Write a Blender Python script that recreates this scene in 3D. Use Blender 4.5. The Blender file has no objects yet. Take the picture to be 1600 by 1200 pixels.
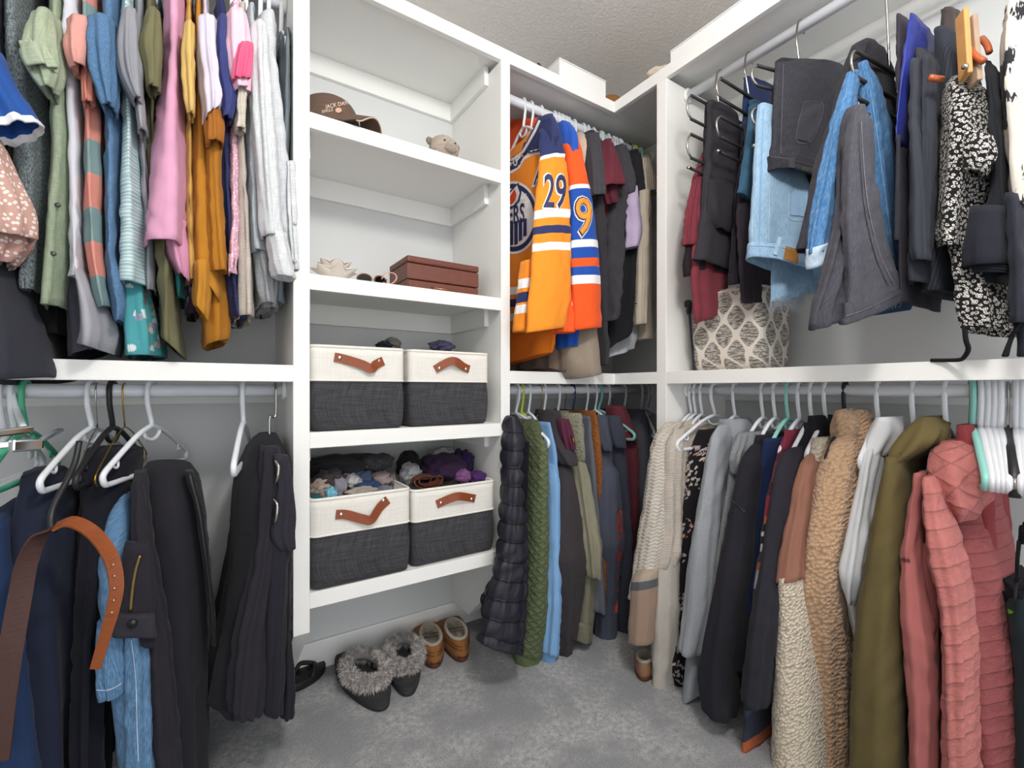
import bpy, bmesh, math, random
import numpy as np
from mathutils import Vector, Matrix
from mathutils.bvhtree import BVHTree

# ------------------------------------------------------------------ camera, world, lights, exposure
D = 1.35                      # distance scale of the closet front (metres)
H = 0.724 * D                 # camera height
FPX, HOR = 722.0, 608.0       # focal length in pixels and horizon row of the 1600x1200 frame
YAW = math.radians(33.6)
SY, CY = math.sin(YAW), math.cos(YAW)
scene = bpy.context.scene
COL = scene.collection
cam_d = bpy.data.cameras.new('camera')
cam_d.sensor_width = 36.0
cam_d.lens = FPX / 1600 * 36.0
cam_d.shift_y = (HOR - 600) / 1600.0
cam_d.clip_start = 0.02
cam = bpy.data.objects.new('camera', cam_d)
cam.location = (0, 0, H)
cam.rotation_euler = (math.pi / 2, 0, -YAW)
COL.objects.link(cam)
scene.camera = cam

world = bpy.data.worlds.new('world')
scene.world = world
world.use_nodes = True
bg = world.node_tree.nodes['Background']
bg.inputs[0].default_value = (0.96, 0.975, 1.0, 1)
bg.inputs[1].default_value = 2.05
scene.view_settings.view_transform = 'Standard'
scene.view_settings.look = 'None'
scene.view_settings.exposure = 0.0
scene.view_settings.gamma = 1.0
scene.view_settings.use_curve_mapping = False
ADDED_LAMP_GLOW = 105.0         # radiance of the added, unseen globe

ROD_R = 0.0165
YT = D                        # front plane of the left/tower/corner joinery
YWALL = 1.279 * D
XR = 1.039 * D                # front plane of the right joinery
XWALL = 1.318 * D
RODY = 1.095 * D
RODX = 1.128 * D
ZU = H + 0.822 * D            # upper rods
ZL = H - 0.003 * D            # lower rods
MID_T, MID_B = H + 0.0475 * D, H + 0.0145 * D
TOP_T, TOP_B = H + 0.876 * D, H + 0.843 * D
CEIL = 2.44

def ray(u):
    a = (u - 800) / FPX
    return SY + CY * a, CY - SY * a
def onY(u, v, Y):
    dx, dy = ray(u); t = Y / dy
    return np.array((dx * t, Y, H + (HOR - v) / FPX * t))
def onX(u, v, X):
    dx, dy = ray(u); t = X / dx
    return np.array((X, dy * t, H + (HOR - v) / FPX * t))
def onZ(u, v, z):
    dx, dy = ray(u); t = (z - H) * FPX / (HOR - v)
    return np.array((dx * t, dy * t, z))
def onP(u, v, p0, p1):
    """hit with the vertical plane through ground points p0,p1"""
    dx, dy = ray(u)
    nx, ny = (p1[1] - p0[1]), -(p1[0] - p0[0])
    t = (nx * p0[0] + ny * p0[1]) / (nx * dx + ny * dy)
    return np.array((dx * t, dy * t, H + (HOR - v) / FPX * t))

def lin(h):
    h = h.lstrip('#')
    c = [int(h[i:i + 2], 16) / 255 for i in (0, 2, 4)]
    return tuple(x / 12.92 if x <= 0.04045 else ((x + 0.055) / 1.055) ** 2.4 for x in c) + (1,)

# ------------------------------------------------------------------ materials
MATS = {}
class NT:
    def __init__(s, name):
        s.m = bpy.data.materials.new(name); s.m.use_nodes = True
        s.t = s.m.node_tree; s.n = s.t.nodes
        s.b = s.n['Principled BSDF']
    def add(s, typ, **kw):
        nd = s.n.new(typ)
        for k, v in kw.items():
            if k.startswith('i_'):
                key = k[2:]
                nd.inputs[int(key) if key.isdigit() else key].default_value = v
            else:
                setattr(nd, k, v)
        return nd
    def link(s, a, b): s.t.links.new(a, b)
    def uv(s, sx=1, sy=1, rot=0):
        tc = s.add('ShaderNodeTexCoord'); mp = s.add('ShaderNodeMapping')
        mp.inputs['Scale'].default_value = (sx, sy, 1); mp.inputs['Rotation'].default_value = (0, 0, rot)
        s.link(tc.outputs['UV'], mp.inputs[0]); return mp.outputs[0]
    def obj(s, sc=1):
        tc = s.add('ShaderNodeTexCoord'); mp = s.add('ShaderNodeMapping')
        mp.inputs['Scale'].default_value = (sc, sc, sc)
        s.link(tc.outputs['Object'], mp.inputs[0]); return mp.outputs[0]
    def ramp(s, fac, stops, interp='LINEAR'):
        r = s.add('ShaderNodeValToRGB'); r.color_ramp.interpolation = interp
        el = r.color_ramp.elements
        while len(el) < len(stops): el.new(0.5)
        for e, (p, c) in zip(el, stops): e.position = p; e.color = c
        s.link(fac, r.inputs[0]); return r.outputs[0]
    def mix(s, fac, a, b, mode='MIX'):
        m = s.add('ShaderNodeMix', data_type='RGBA', blend_type=mode)
        for sock, val in ((m.inputs['Factor'], fac), (m.inputs[6], a), (m.inputs[7], b)):
            if hasattr(val, 'is_linked') or isinstance(val, bpy.types.NodeSocket): s.link(val, sock)
            else: sock.default_value = val
        return m.outputs[2]
    def bump(s, height, strength, dist=0.01, prev=None):
        b = s.add('ShaderNodeBump'); b.inputs['Strength'].default_value = strength
        b.inputs['Distance'].default_value = dist
        s.link(height, b.inputs['Height'])
        if prev is not None: s.link(prev, b.inputs['Normal'])
        return b.outputs[0]
    def noise(s, vec, scale, detail=2.0, rough=0.5):
        n = s.add('ShaderNodeTexNoise'); n.inputs['Scale'].default_value = scale
        n.inputs['Detail'].default_value = detail; n.inputs['Roughness'].default_value = rough
        s.link(vec, n.inputs['Vector']); return n.outputs['Fac']
    def math(s, op, a, b=0.0, c=None):
        m = s.add('ShaderNodeMath', operation=op)
        for i, v in enumerate((a, b, c)):
            if v is None: continue
            if isinstance(v, bpy.types.NodeSocket): s.link(v, m.inputs[i])
            else: m.inputs[i].default_value = v
        return m.outputs[0]
    def done(s, color=None, rough=0.9, normal=None, metal=0.0, sheen=0.0, spec=None):
        if color is not None:
            if isinstance(color, bpy.types.NodeSocket): s.link(color, s.b.inputs['Base Color'])
            else: s.b.inputs['Base Color'].default_value = color
        s.b.inputs['Roughness'].default_value = rough
        s.b.inputs['Metallic'].default_value = metal
        if sheen: s.b.inputs['Sheen Weight'].default_value = sheen
        if spec is not None: s.b.inputs['Specular IOR Level'].default_value = spec
        if normal is not None: s.link(normal, s.b.inputs['Normal'])
        return s.m

def plain(key, hexc, rough=0.5, metal=0.0, spec=0.5, noise=0.0, scale=60):
    k = ('plain', key)
    if k in MATS: return MATS[k]
    t = NT(key)
    c = lin(hexc)
    nrm = None
    if noise:
        v = t.obj()
        nz = t.noise(v, scale, 3)
        c = t.mix(nz, tuple(x * (1 - noise) for x in c[:3]) + (1,), tuple(min(1, x * (1 + noise)) for x in c[:3]) + (1,))
        nrm = t.bump(nz, 0.15, 0.004)
    MATS[k] = t.done(c, rough, nrm, metal, spec=spec)
    return MATS[k]

def sc_(c, f): return tuple(min(1, x * f) for x in c[:3]) + (1,)

def fab(hexc, pat='plain', hex2=None, s=1.0):
    """procedural cloth; UV are metres round and along the cloth"""
    k = (hexc, pat, hex2, s)
    if k in MATS: return MATS[k]
    t = NT('cloth_' + pat)
    c = lin(hexc); c2 = lin(hex2) if hex2 else sc_(c, 0.6)
    uv = t.uv()
    rough, spec, sheen = 0.92, 0.15, 0.05
    soft = t.noise(uv, 14, 3)
    base = t.mix(soft, sc_(c, 0.86), sc_(c, 1.12))
    weave = t.noise(uv, 900, 1)
    nrm = t.bump(weave, 0.25, 0.0015)
    crease = t.noise(t.uv(1.0, 0.45), 22, 2)
    nrm = t.bump(crease, 0.22, 0.012, nrm)
    if pat == 'heather':
        n = t.noise(t.uv(1, 0.35), 420, 3, 0.7)
        f = t.ramp(n, [(0.36, (0, 0, 0, 1)), (0.64, (1, 1, 1, 1))])
        base = t.mix(f, c, c2)
        base = t.mix(0.35, base, t.mix(soft, sc_(c, .8), sc_(c, 1.15)))
        nrm = t.bump(n, 0.35, 0.003, nrm)
    elif pat == 'linen':
        n1 = t.noise(t.uv(1, 0.06), 600, 2); n2 = t.noise(t.uv(0.06, 1), 600, 2)
        w = t.math('MULTIPLY', t.math('ADD', n1, n2), 0.5)
        f = t.ramp(w, [(0.4, (0, 0, 0, 1)), (0.62, (1, 1, 1, 1))])
        base = t.mix(f, sc_(c, 0.82), sc_(c, 1.1))
        wr = t.noise(t.uv(0.8, 0.8, 0.7), 38, 3)
        nrm = t.bump(wr, 0.3, 0.01, nrm)
    elif pat == 'denim':
        n1 = t.noise(t.uv(1, 0.12), 420, 3, 0.7)
        f = t.ramp(n1, [(0.4, (0, 0, 0, 1)), (0.62, (1, 1, 1, 1))])
        fade = t.noise(t.uv(1, 0.5), 7, 3)
        base = t.mix(fade, sc_(c, 0.72), sc_(c, 1.3))
        base = t.mix(t.math('MULTIPLY', f, 0.55), base, c2)
        nrm = t.bump(t.noise(t.uv(0.5, 1), 30, 3), 0.35, 0.012, nrm)
        nrm = t.bump(n1, 0.3, 0.003, nrm)
    elif pat == 'stripe':      # bands round the cloth, period s metres
        sep = t.add('ShaderNodeSeparateXYZ'); t.link(uv, sep.inputs[0])
        ph = t.math('FRACT', t.math('DIVIDE', sep.outputs[1], s))
        f = t.math('GREATER_THAN', ph, 0.5)
        base = t.mix(f, base, t.mix(soft, sc_(c2, .88), sc_(c2, 1.1)))
    elif pat == 'finestripe':
        sep = t.add('ShaderNodeSeparateXYZ'); t.link(uv, sep.inputs[0])
        nn = t.noise(t.uv(0.1, 1), 160, 2)
        ph = t.math('FRACT', t.math('ADD', t.math('DIVIDE', sep.outputs[1], s), t.math('MULTIPLY', nn, 1.2)))
        f = t.ramp(ph, [(0.3, (0, 0, 0, 1)), (0.6, (1, 1, 1, 1))])
        base = t.mix(f, base, c2)
    elif pat == 'vstripe':
        sep = t.add('ShaderNodeSeparateXYZ'); t.link(uv, sep.inputs[0])
        f = t.math('GREATER_THAN', t.math('FRACT', t.math('DIVIDE', sep.outputs[0], s)), 0.72)
        base = t.mix(f, base, c2)
    elif pat == 'rib':
        sep = t.add('ShaderNodeSeparateXYZ'); t.link(uv, sep.inputs[0])
        w = t.math('SINE', t.math('MULTIPLY', sep.outputs[1], 6.283 / (0.006 * s)))
        hn = t.noise(uv, 300, 2)
        base = t.mix(hn, sc_(c, 0.88), sc_(c, 1.1))
        nrm = t.bump(w, 0.45, 0.003, nrm)
    elif pat == 'cable':
        sep = t.add('ShaderNodeSeparateXYZ'); t.link(uv, sep.inputs[0])
        w = t.math('SINE', t.math('MULTIPLY', sep.outputs[0], 6.283 / 0.028))
        w2 = t.math('SINE', t.math('ADD', t.math('MULTIPLY', sep.outputs[1], 6.283 / 0.012), t.math('MULTIPLY', w, 1.3)))
        hh = t.math('ADD', t.math('MULTIPLY', w, 1.0), t.math('MULTIPLY', w2, 0.6))
        base = t.mix(t.math('MULTIPLY_ADD', w2, 0.5, 0.5), sc_(c, 0.86), sc_(c, 1.08))
        nrm = t.bump(hh, 0.4, 0.004, nrm)
    elif pat == 'quilt':       # diamond quilting
        def band(r):
            sp = t.add('ShaderNodeSeparateXYZ'); t.link(t.uv(1 / (0.045 * s), 1 / (0.045 * s), r), sp.inputs[0])
            return t.math('ABSOLUTE', t.math('SINE', t.math('MULTIPLY', sp.outputs[0], math.pi)))
        hh = t.math('MINIMUM', band(0.9), band(-0.9))
        hs = t.math('POWER', hh, 0.5)
        base = t.mix(t.ramp(hh, [(0.0, (0, 0, 0, 1)), (0.22, (1, 1, 1, 1))]), sc_(c, 0.8), base)
        nrm = t.bump(hs, 0.6, 0.007, nrm)
        nrm = t.bump(t.noise(uv, 55, 3), 0.45, 0.01, nrm)
    elif pat == 'grid':        # square stitched quilting
        sp = t.add('ShaderNodeSeparateXYZ'); t.link(t.uv(1 / (0.04 * s), 1 / (0.022 * s)), sp.inputs[0])
        a = t.math('ABSOLUTE', t.math('SINE', t.math('MULTIPLY', sp.outputs[1], math.pi)))
        b = t.math('ABSOLUTE', t.math('SINE', t.math('MULTIPLY', sp.outputs[0], math.pi)))
        hh = t.math('MINIMUM', t.math('POWER', a, 0.6), t.math('ADD', t.math('POWER', b, 0.3), 0.15))
        base = t.mix(t.ramp(hh, [(0.05, (0, 0, 0, 1)), (0.4, (1, 1, 1, 1))]), sc_(c, 0.6), base)
        nrm = t.bump(hh, 0.45, 0.005, nrm)
        nrm = t.bump(t.noise(t.uv(1, 1), 60, 3), 0.5, 0.01, nrm)
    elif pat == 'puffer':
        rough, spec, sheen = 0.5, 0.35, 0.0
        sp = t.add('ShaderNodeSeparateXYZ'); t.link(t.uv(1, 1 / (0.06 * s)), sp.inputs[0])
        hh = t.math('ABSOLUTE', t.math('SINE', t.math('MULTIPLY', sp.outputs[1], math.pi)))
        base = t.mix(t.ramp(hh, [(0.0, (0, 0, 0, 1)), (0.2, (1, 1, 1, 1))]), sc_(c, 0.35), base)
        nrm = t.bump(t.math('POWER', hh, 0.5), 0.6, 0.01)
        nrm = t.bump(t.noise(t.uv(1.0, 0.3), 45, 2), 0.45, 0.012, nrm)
    elif pat == 'sherpa':
        v = t.add('ShaderNodeTexVoronoi', voronoi_dimensions='2D'); v.inputs['Scale'].default_value = 120 * s
        wp = t.mix(0.004, uv, t.add('ShaderNodeTexNoise', i_Scale=90.0).outputs['Color'])
        t.link(wp, v.inputs['Vector'])
        hh = t.math('SUBTRACT', 1.0, v.outputs['Distance'])
        base = t.mix(t.ramp(v.outputs['Distance'], [(0.42, (0, 0, 0, 1)), (0.95, (1, 1, 1, 1))]), sc_(c, 1.08), sc_(c, 0.6))
        nrm = t.bump(hh, 0.9, 0.008, nrm); sheen = 0.4
    elif pat == 'floral':
        n = t.noise(uv, 26 * s, 2)
        wp = t.mix(0.015, uv, t.add('ShaderNodeTexNoise', i_Scale=40.0).outputs['Color'])
        v = t.add('ShaderNodeTexVoronoi', voronoi_dimensions='2D'); v.inputs['Scale'].default_value = 55 * s
        t.link(wp, v.inputs['Vector'])
        sprig = t.noise(uv, 9 * s, 1)
        msk = t.math('MULTIPLY', t.math('LESS_THAN', v.outputs['Distance'], 0.34), t.math('GREATER_THAN', sprig, 0.5))
        hue = t.add('ShaderNodeSeparateColor'); t.link(v.outputs['Color'], hue.inputs[0])
        petal = t.ramp(hue.outputs[0], [(0.0, c2), (0.45, sc_(c2, 0.8)), (0.6, lin('c08a74')), (0.8, lin('8d93a8')), (1.0, lin('d8cfc6'))])
        base = t.mix(msk, base, petal)
    elif pat == 'bigfloral':
        wp = t.mix(0.05, uv, t.add('ShaderNodeTexNoise', i_Scale=22.0).outputs['Color'])
        v = t.add('ShaderNodeTexVoronoi', voronoi_dimensions='2D'); v.inputs['Scale'].default_value = 20 * s
        t.link(wp, v.inputs['Vector'])
        sp = t.add('ShaderNodeSeparateColor'); t.link(v.outputs['Color'], sp.inputs[0])
        base = t.mix(t.math('GREATER_THAN', sp.outputs[0], 0.76), base, c2)
    elif pat == 'leopard':
        wp = t.mix(0.004, uv, t.add('ShaderNodeTexNoise', i_Scale=120.0).outputs['Color'])
        v = t.add('ShaderNodeTexVoronoi', voronoi_dimensions='2D'); v.inputs['Scale'].default_value = 135 * s
        t.link(wp, v.inputs['Vector'])
        d = v.outputs['Distance']
        ring = t.math('MULTIPLY', t.math('GREATER_THAN', d, 0.13), t.math('LESS_THAN', d, 0.38))
        cut = t.math('GREATER_THAN', t.noise(uv, 330 * s, 1), 0.40)
        base = t.mix(t.math('MULTIPLY', ring, cut), base, c2)
    elif pat == 'dots':
        v = t.add('ShaderNodeTexVoronoi', voronoi_dimensions='2D'); v.inputs['Scale'].default_value = 95 * s
        t.link(uv, v.inputs['Vector'])
        base = t.mix(t.math('LESS_THAN', v.outputs['Distance'], 0.27), base, c2)
    elif pat == 'melange':
        n = t.noise(uv, 240, 3, 0.8)
        base = t.mix(t.ramp(n, [(0.44, (0, 0, 0, 1)), (0.56, (1, 1, 1, 1))]), c, c2)
    elif pat == 'satin':
        rough, spec = 0.45, 0.4
    elif pat == 'jersey':
        rough, spec = 0.75, 0.25
        d = t.add('ShaderNodeTexVoronoi', voronoi_dimensions='2D'); d.inputs['Scale'].default_value = 420; t.link(uv, d.inputs['Vector'])
        base = c
        nrm = t.bump(crease, 0.15, 0.01)
    elif pat == 'weave':
        n1 = t.noise(t.uv(1, 0.05), 260, 2); n2 = t.noise(t.uv(0.05, 1), 260, 2)
        w = t.math('MULTIPLY', t.math('ADD', n1, n2), 0.5)
        base = t.mix(t.ramp(w, [(0.4, (0, 0, 0, 1)), (0.6, (1, 1, 1, 1))]), c, c2)
        nrm = t.bump(w, 0.4, 0.003)
    elif pat == 'fur':
        base = t.mix(t.noise(t.obj(40), 3, 3), c, c2)
    MATS[k] = t.done(base, rough, nrm, 0.0, sheen, spec)
    return MATS[k]

def bands(key, stops, total):
    """cloth with colour bands along its length: stops = [(metres from top, hex)]"""
    k = ('bands', key)
    if k in MATS: return MATS[k]
    t = NT('cloth_' + key)
    uv = t.uv()
    sep = t.add('ShaderNodeSeparateXYZ'); t.link(uv, sep.inputs[0])
    fac = t.math('DIVIDE', sep.outputs[1], total)
    col = t.ramp(fac, [(min(1, max(0, m / total)), lin(h)) for m, h in stops], 'CONSTANT')
    nrm = t.bump(t.noise(t.uv(1.0, 0.5), 20, 2), 0.18, 0.01)
    nrm = t.bump(t.noise(uv, 700, 1), 0.15, 0.001, nrm)
    MATS[k] = t.done(col, 0.8, nrm, 0, 0.1, 0.2)
    return MATS[k]

# ------------------------------------------------------------------ objects
def link(o, parent=None):
    COL.objects.link(o)
    if parent is not None:
        o.parent = parent
        o.matrix_parent_inverse = parent.matrix_basis.inverted()
    return o
def tag(o, label=None, cat=None, group=None, kind=None):
    if label: o['label'] = label
    if cat: o['category'] = cat
    if group: o['group'] = group
    if kind: o['kind'] = kind
    return o
def empty(name, loc, label=None, cat=None, group=None, kind=None):
    e = bpy.data.objects.new(name, None)
    e.empty_display_size = 0.03
    e.location = tuple(float(x) for x in loc)
    COL.objects.link(e)
    return tag(e, label, cat, group, kind)
def mesh_obj(name, verts, faces, mat, parent=None, smooth=True, uvs=None):
    me = bpy.data.meshes.new(name)
    me.from_pydata([tuple(map(float, v)) for v in verts], [], faces)
    if smooth: me.polygons.foreach_set('use_smooth', [True] * len(me.polygons))
    if uvs is not None:
        lay = me.uv_layers.new(name='UVMap')
        li = np.empty(len(me.loops), dtype=np.int32); me.loops.foreach_get('vertex_index', li)
        lay.data.foreach_set('uv', np.asarray(uvs, dtype=np.float32)[li].ravel())
    me.materials.append(mat)
    me.update()
    return link(bpy.data.objects.new(name, me), parent)
def bm_obj(name, bm, mat, parent=None, smooth=False):
    me = bpy.data.meshes.new(name)
    bmesh.ops.recalc_face_normals(bm, faces=bm.faces)
    bm.to_mesh(me); bm.free()
    if smooth: me.polygons.foreach_set('use_smooth', [True] * len(me.polygons))
    me.materials.append(mat)
    return link(bpy.data.objects.new(name, me), parent)
def box_bm(bm, lo, hi, bev=0.0):
    r = bmesh.ops.create_cube(bm, size=1.0)
    vs = r['verts']
    for v in vs:
        v.co = Vector([lo[i] + (v.co[i] + 0.5) * (hi[i] - lo[i]) for i in range(3)])
    if bev:
        es = list({e for v in vs for e in v.link_edges})
        bmesh.ops.bevel(bm, geom=es, offset=bev, segments=2, affect='EDGES', profile=0.5)
def box(name, lo, hi, mat, parent=None, bev=0.0015):
    bm = bmesh.new()
    lo, hi = [min(a, b) for a, b in zip(lo, hi)], [max(a, b) for a, b in zip(lo, hi)]
    box_bm(bm, lo, hi, bev)
    return bm_obj(name, bm, mat, parent)
def tube_data(pts, r, n=8, closed=False):
    P = np.asarray(pts, float); m = len(P)
    R = np.full(m, r) if np.isscalar(r) else np.asarray(r, float)
    T = np.gradient(P, axis=0)
    if closed: T = np.roll(P, -1, 0) - np.roll(P, 1, 0)
    T /= np.linalg.norm(T, axis=1)[:, None] + 1e-12
    up = np.array((0, 0, 1.0)) if abs(T[0][2]) < 0.9 else np.array((1.0, 0, 0))
    N = np.cross(T[0], up); N /= np.linalg.norm(N)
    V = []
    for i in range(m):
        N = N - T[i] * np.dot(N, T[i]); N /= np.linalg.norm(N) + 1e-12
        B = np.cross(T[i], N)
        for j in range(n):
            a = 2 * math.pi * j / n
            V.append(P[i] + R[i] * (math.cos(a) * N + math.sin(a) * B))
    Fc = []
    last = m if closed else m - 1
    for i in range(last):
        k = (i + 1) % m
        for j in range(n):
            j2 = (j + 1) % n
            Fc.append((i * n + j, i * n + j2, k * n + j2, k * n + j))
    if not closed:
        Fc.append(tuple(range(n))[::-1]); Fc.append(tuple((m - 1) * n + j for j in range(n)))
    return V, Fc
def tube(name, pts, r, mat, parent=None, n=8, closed=False):
    V, Fc = tube_data(pts, r, n, closed)
    return mesh_obj(name, V, Fc, mat, parent)
def spline(pts, k=8):
    P = np.asarray(pts, float); out = []
    for i in range(len(P) - 1):
        p0 = P[max(i - 1, 0)]; p1 = P[i]; p2 = P[i + 1]; p3 = P[min(i + 2, len(P) - 1)]
        for j in range(k):
            t = j / k
            out.append(0.5 * (2 * p1 + (p2 - p0) * t + (2 * p0 - 5 * p1 + 4 * p2 - p3) * t * t + (3 * p1 - p0 - 3 * p2 + p3) * t ** 3))
    out.append(P[-1]); return np.array(out)

def smooth_rows(A, it):
    A = A.copy()
    for _ in range(it):
        A[1:-1] = 0.25 * A[:-2] + 0.5 * A[1:-1] + 0.25 * A[2:]
    return A

SEED = [7]
def loft(name, rows, mat, parent=None, n=40, p=2.4, fold=0.006, kf=(4, 10), wr=0.003, env0=0.25,
         lip=0.02, cap=True, step=0.014, soft=3, seed=None, channel=None, kind=None, ch_amp=1.0):
    """cloth shell through rows (centre, half-width vector, half-depth vector)"""
    SEED[0] += 1
    rng = np.random.RandomState(SEED[0] if seed is None else seed)
    C = np.array([r[0] for r in rows], float); A = np.array([r[1] for r in rows], float); B = np.array([r[2] for r in rows], float)
    d = np.concatenate([[0], np.cumsum(np.linalg.norm(np.diff(C, axis=0), axis=1) + 1e-6)])
    m = int(np.clip(d[-1] / step, 8, 64 if step > 0.01 else 170))
    s = np.linspace(0, d[-1], m)
    def rs(Q):
        q = np.stack([np.interp(s, d, Q[:, i]) for i in range(3)], 1)
        return smooth_rows(q, soft)
    C, A, B = rs(C), rs(A), rs(B)
    th = np.linspace(0, 2 * math.pi, n, endpoint=False) + math.pi / 2
    cs, sn = np.cos(th), np.sin(th)
    ce = np.sign(cs) * np.abs(cs) ** (2 / p); se = np.sign(sn) * np.abs(sn) ** (2 / p)
    la = np.linalg.norm(A, axis=1) + 1e-9; lb = np.linalg.norm(B, axis=1) + 1e-9
    P = C[:, None, :] + A[:, None, :] * ce[None, :, None] + B[:, None, :] * se[None, :, None]
    Ah, Bh = A / la[:, None], B / lb[:, None]
    Nn = Ah[:, None, :] * (cs[None, :] * lb[:, None])[:, :, None] + Bh[:, None, :] * (sn[None, :] * la[:, None])[:, :, None]
    Nn /= np.linalg.norm(Nn, axis=2)[:, :, None] + 1e-9
    t = s / max(d[-1], 1e-6)
    env = env0 + (1 - env0) * np.clip(t * 1.4, 0, 1)
    disp = np.zeros((m, n))
    for _ in range(4):
        k = rng.randint(kf[0], kf[1] + 1)
        disp += rng.uniform(0.4, 1) * np.sin(k * th[None, :] + rng.uniform(0, 6.28) + rng.uniform(-3, 3) * s[:, None] * 2)
    amp = np.minimum(fold, 0.35 * np.minimum(la, lb))
    disp = disp / 2.0 * (env * amp)[:, None]
    seg = np.linalg.norm(np.roll(P, -1, 1) - P, axis=2)
    ar = np.concatenate([np.zeros((m, 1)), np.cumsum(seg, 1)[:, :-1]], 1)
    if wr:
        for _ in range(5):
            ang = rng.uniform(-1.2, 1.2); lam = rng.uniform(0.03, 0.10)
            ph = (ar * math.cos(ang) + s[:, None] * math.sin(ang)) * 2 * math.pi / lam + rng.uniform(0, 6)
            msk = 0.5 + 0.5 * np.sin(ar * rng.uniform(8, 30) + s[:, None] * rng.uniform(8, 30) + rng.uniform(0, 6))
            disp += wr * 0.5 * np.sin(ph + 1.5 * np.sin(s[:, None] * 25)) * msk ** 2 * np.minimum(1, la / 0.01)[:, None]
    if channel:
        disp += (np.abs(np.sin(math.pi * s / channel)) ** 0.5 * 0.009 - 0.005)[:, None] * ch_amp
    P = P + Nn * disp[:, :, None]
    V = [P.reshape(-1, 3)]
    UV = [np.stack([ar, np.repeat(s[:, None], n, 1)], 2).reshape(-1, 2)]
    F = []
    idx = np.arange(m * n).reshape(m, n)
    a = idx[:-1]; b = idx[1:]
    F += [tuple(q) for q in np.stack([a, np.roll(a, -1, 1), np.roll(b, -1, 1), b], 2).reshape(-1, 4).tolist()]
    tot = m * n
    if cap: F.append(tuple(idx[0][::-1].tolist()))
    if lip:
        down = C[-1] - C[-2]; down /= np.linalg.norm(down) + 1e-9
        base = tot
        for q, (ins, upv) in enumerate(((0.0025, -0.002), (0.005, lip), (0.008, lip * 2.2))):
            ring = P[-1] - Nn[-1] * np.minimum(ins, 0.45 * min(la[-1], lb[-1])) - down * upv
            V.append(ring); UV.append(np.stack([ar[-1], np.full(n, s[-1] - upv)], 1))
            prev = idx[-1] if q == 0 else np.arange(base + (q - 1) * n, base + q * n)
            cur = np.arange(base + q * n, base + (q + 1) * n)
            F += [tuple(x) for x in np.stack([prev, np.roll(prev, -1), np.roll(cur, -1), cur], 1).tolist()]
    o = mesh_obj(name, np.concatenate(V), F, mat, parent, True, np.concatenate(UV))
    if kind: o['kind'] = kind
    return o

# ------------------------------------------------------------------ hanging things
RODS = {  # name: (axis 'X' or 'Y', fixed coordinate, z)
    'LU': ('X', RODY, ZU), 'LL': ('X', RODY, ZL), 'CU': ('X', RODY, ZU), 'CL': ('X', RODY, ZL),
    'RU': ('Y', RODX, ZU), 'RL': ('Y', RODX, ZL)}
def rod_s(rod, u):
    ax, c, z = RODS[rod]
    dx, dy = ray(u)
    return c * dx / dy if ax == 'X' else c * dy / dx
def rod_pt(rod, s):
    ax, c, z = RODS[rod]
    return np.array((s, c, z)) if ax == 'X' else np.array((c, s, z))
def strip_rows(rod, rows, f=None, b=None, d=None, s=None, fl=(0.04, 0.33), auto=False, df=0.0):
    """rows (v,uL,uR[,f[,b]]): silhouette of the front nose of a hanging cloth, f metres in front of the rod"""
    ax, c, z = RODS[rod]; out = []
    for i, r in enumerate(rows):
        v, uL, uR = r[:3]
        if len(r) > 3 and not auto: ff = r[3]
        elif isinstance(f, (list, tuple)) and not auto: ff = f[i]
        elif f is not None and not auto: ff = f
        else:
            um = 0.6 * uL + 0.4 * uR if ax == 'Y' else 0.4 * uL + 0.6 * uR
            dx, dy = ray(um)
            ff = c - (s * dy / dx if ax == 'X' else s * dx / dy)
            ff = min(max(ff, fl[0]), fl[1]) + df
        vL = vR = v
        if isinstance(v, list): vL, vR = v
        elif not isinstance(v, (int, float)):    # ('z', dz): height relative to the rod
            dx, dy = ray((uL + uR) / 2)
            tt = (c - ff) / (dy if ax == 'X' else dx)
            vL = vR = HOR - (z + v[1] - H) * FPX / tt
        bb = r[4] if len(r) > 4 else (b if b is not None else min(max(ff * 0.85, 0.03), 0.19))
        dep = d if d is not None else ff + bb
        if ax == 'X':
            L, R = onY(uL, vL, c - ff), onY(uR, vR, c - ff); dv = np.array((0, dep / 2, 0))
        else:
            L, R = onX(uL, vL, c - ff), onX(uR, vR, c - ff); dv = np.array((dep / 2, 0, 0))
        out.append(((L + R) / 2 + dv, (R - L) / 2, dv))
    return out
def face_rows(plane, rows, th):
    """rows (uL,vL,uR,vR[,th]) on the vertical plane through two ground points"""
    p0, p1 = plane; dv = np.array((p1[0] - p0[0], p1[1] - p0[1], 0.0)); dv /= np.linalg.norm(dv)
    nv = np.array((-dv[1], dv[0], 0)); out = []
    for r in rows:
        L, R = onP(r[0], r[1], p0, p1), onP(r[2], r[3], p0, p1)
        t = r[4] if len(r) > 4 else th
        out.append(((L + R) / 2, (R - L) / 2, nv * t / 2))
    return out

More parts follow.
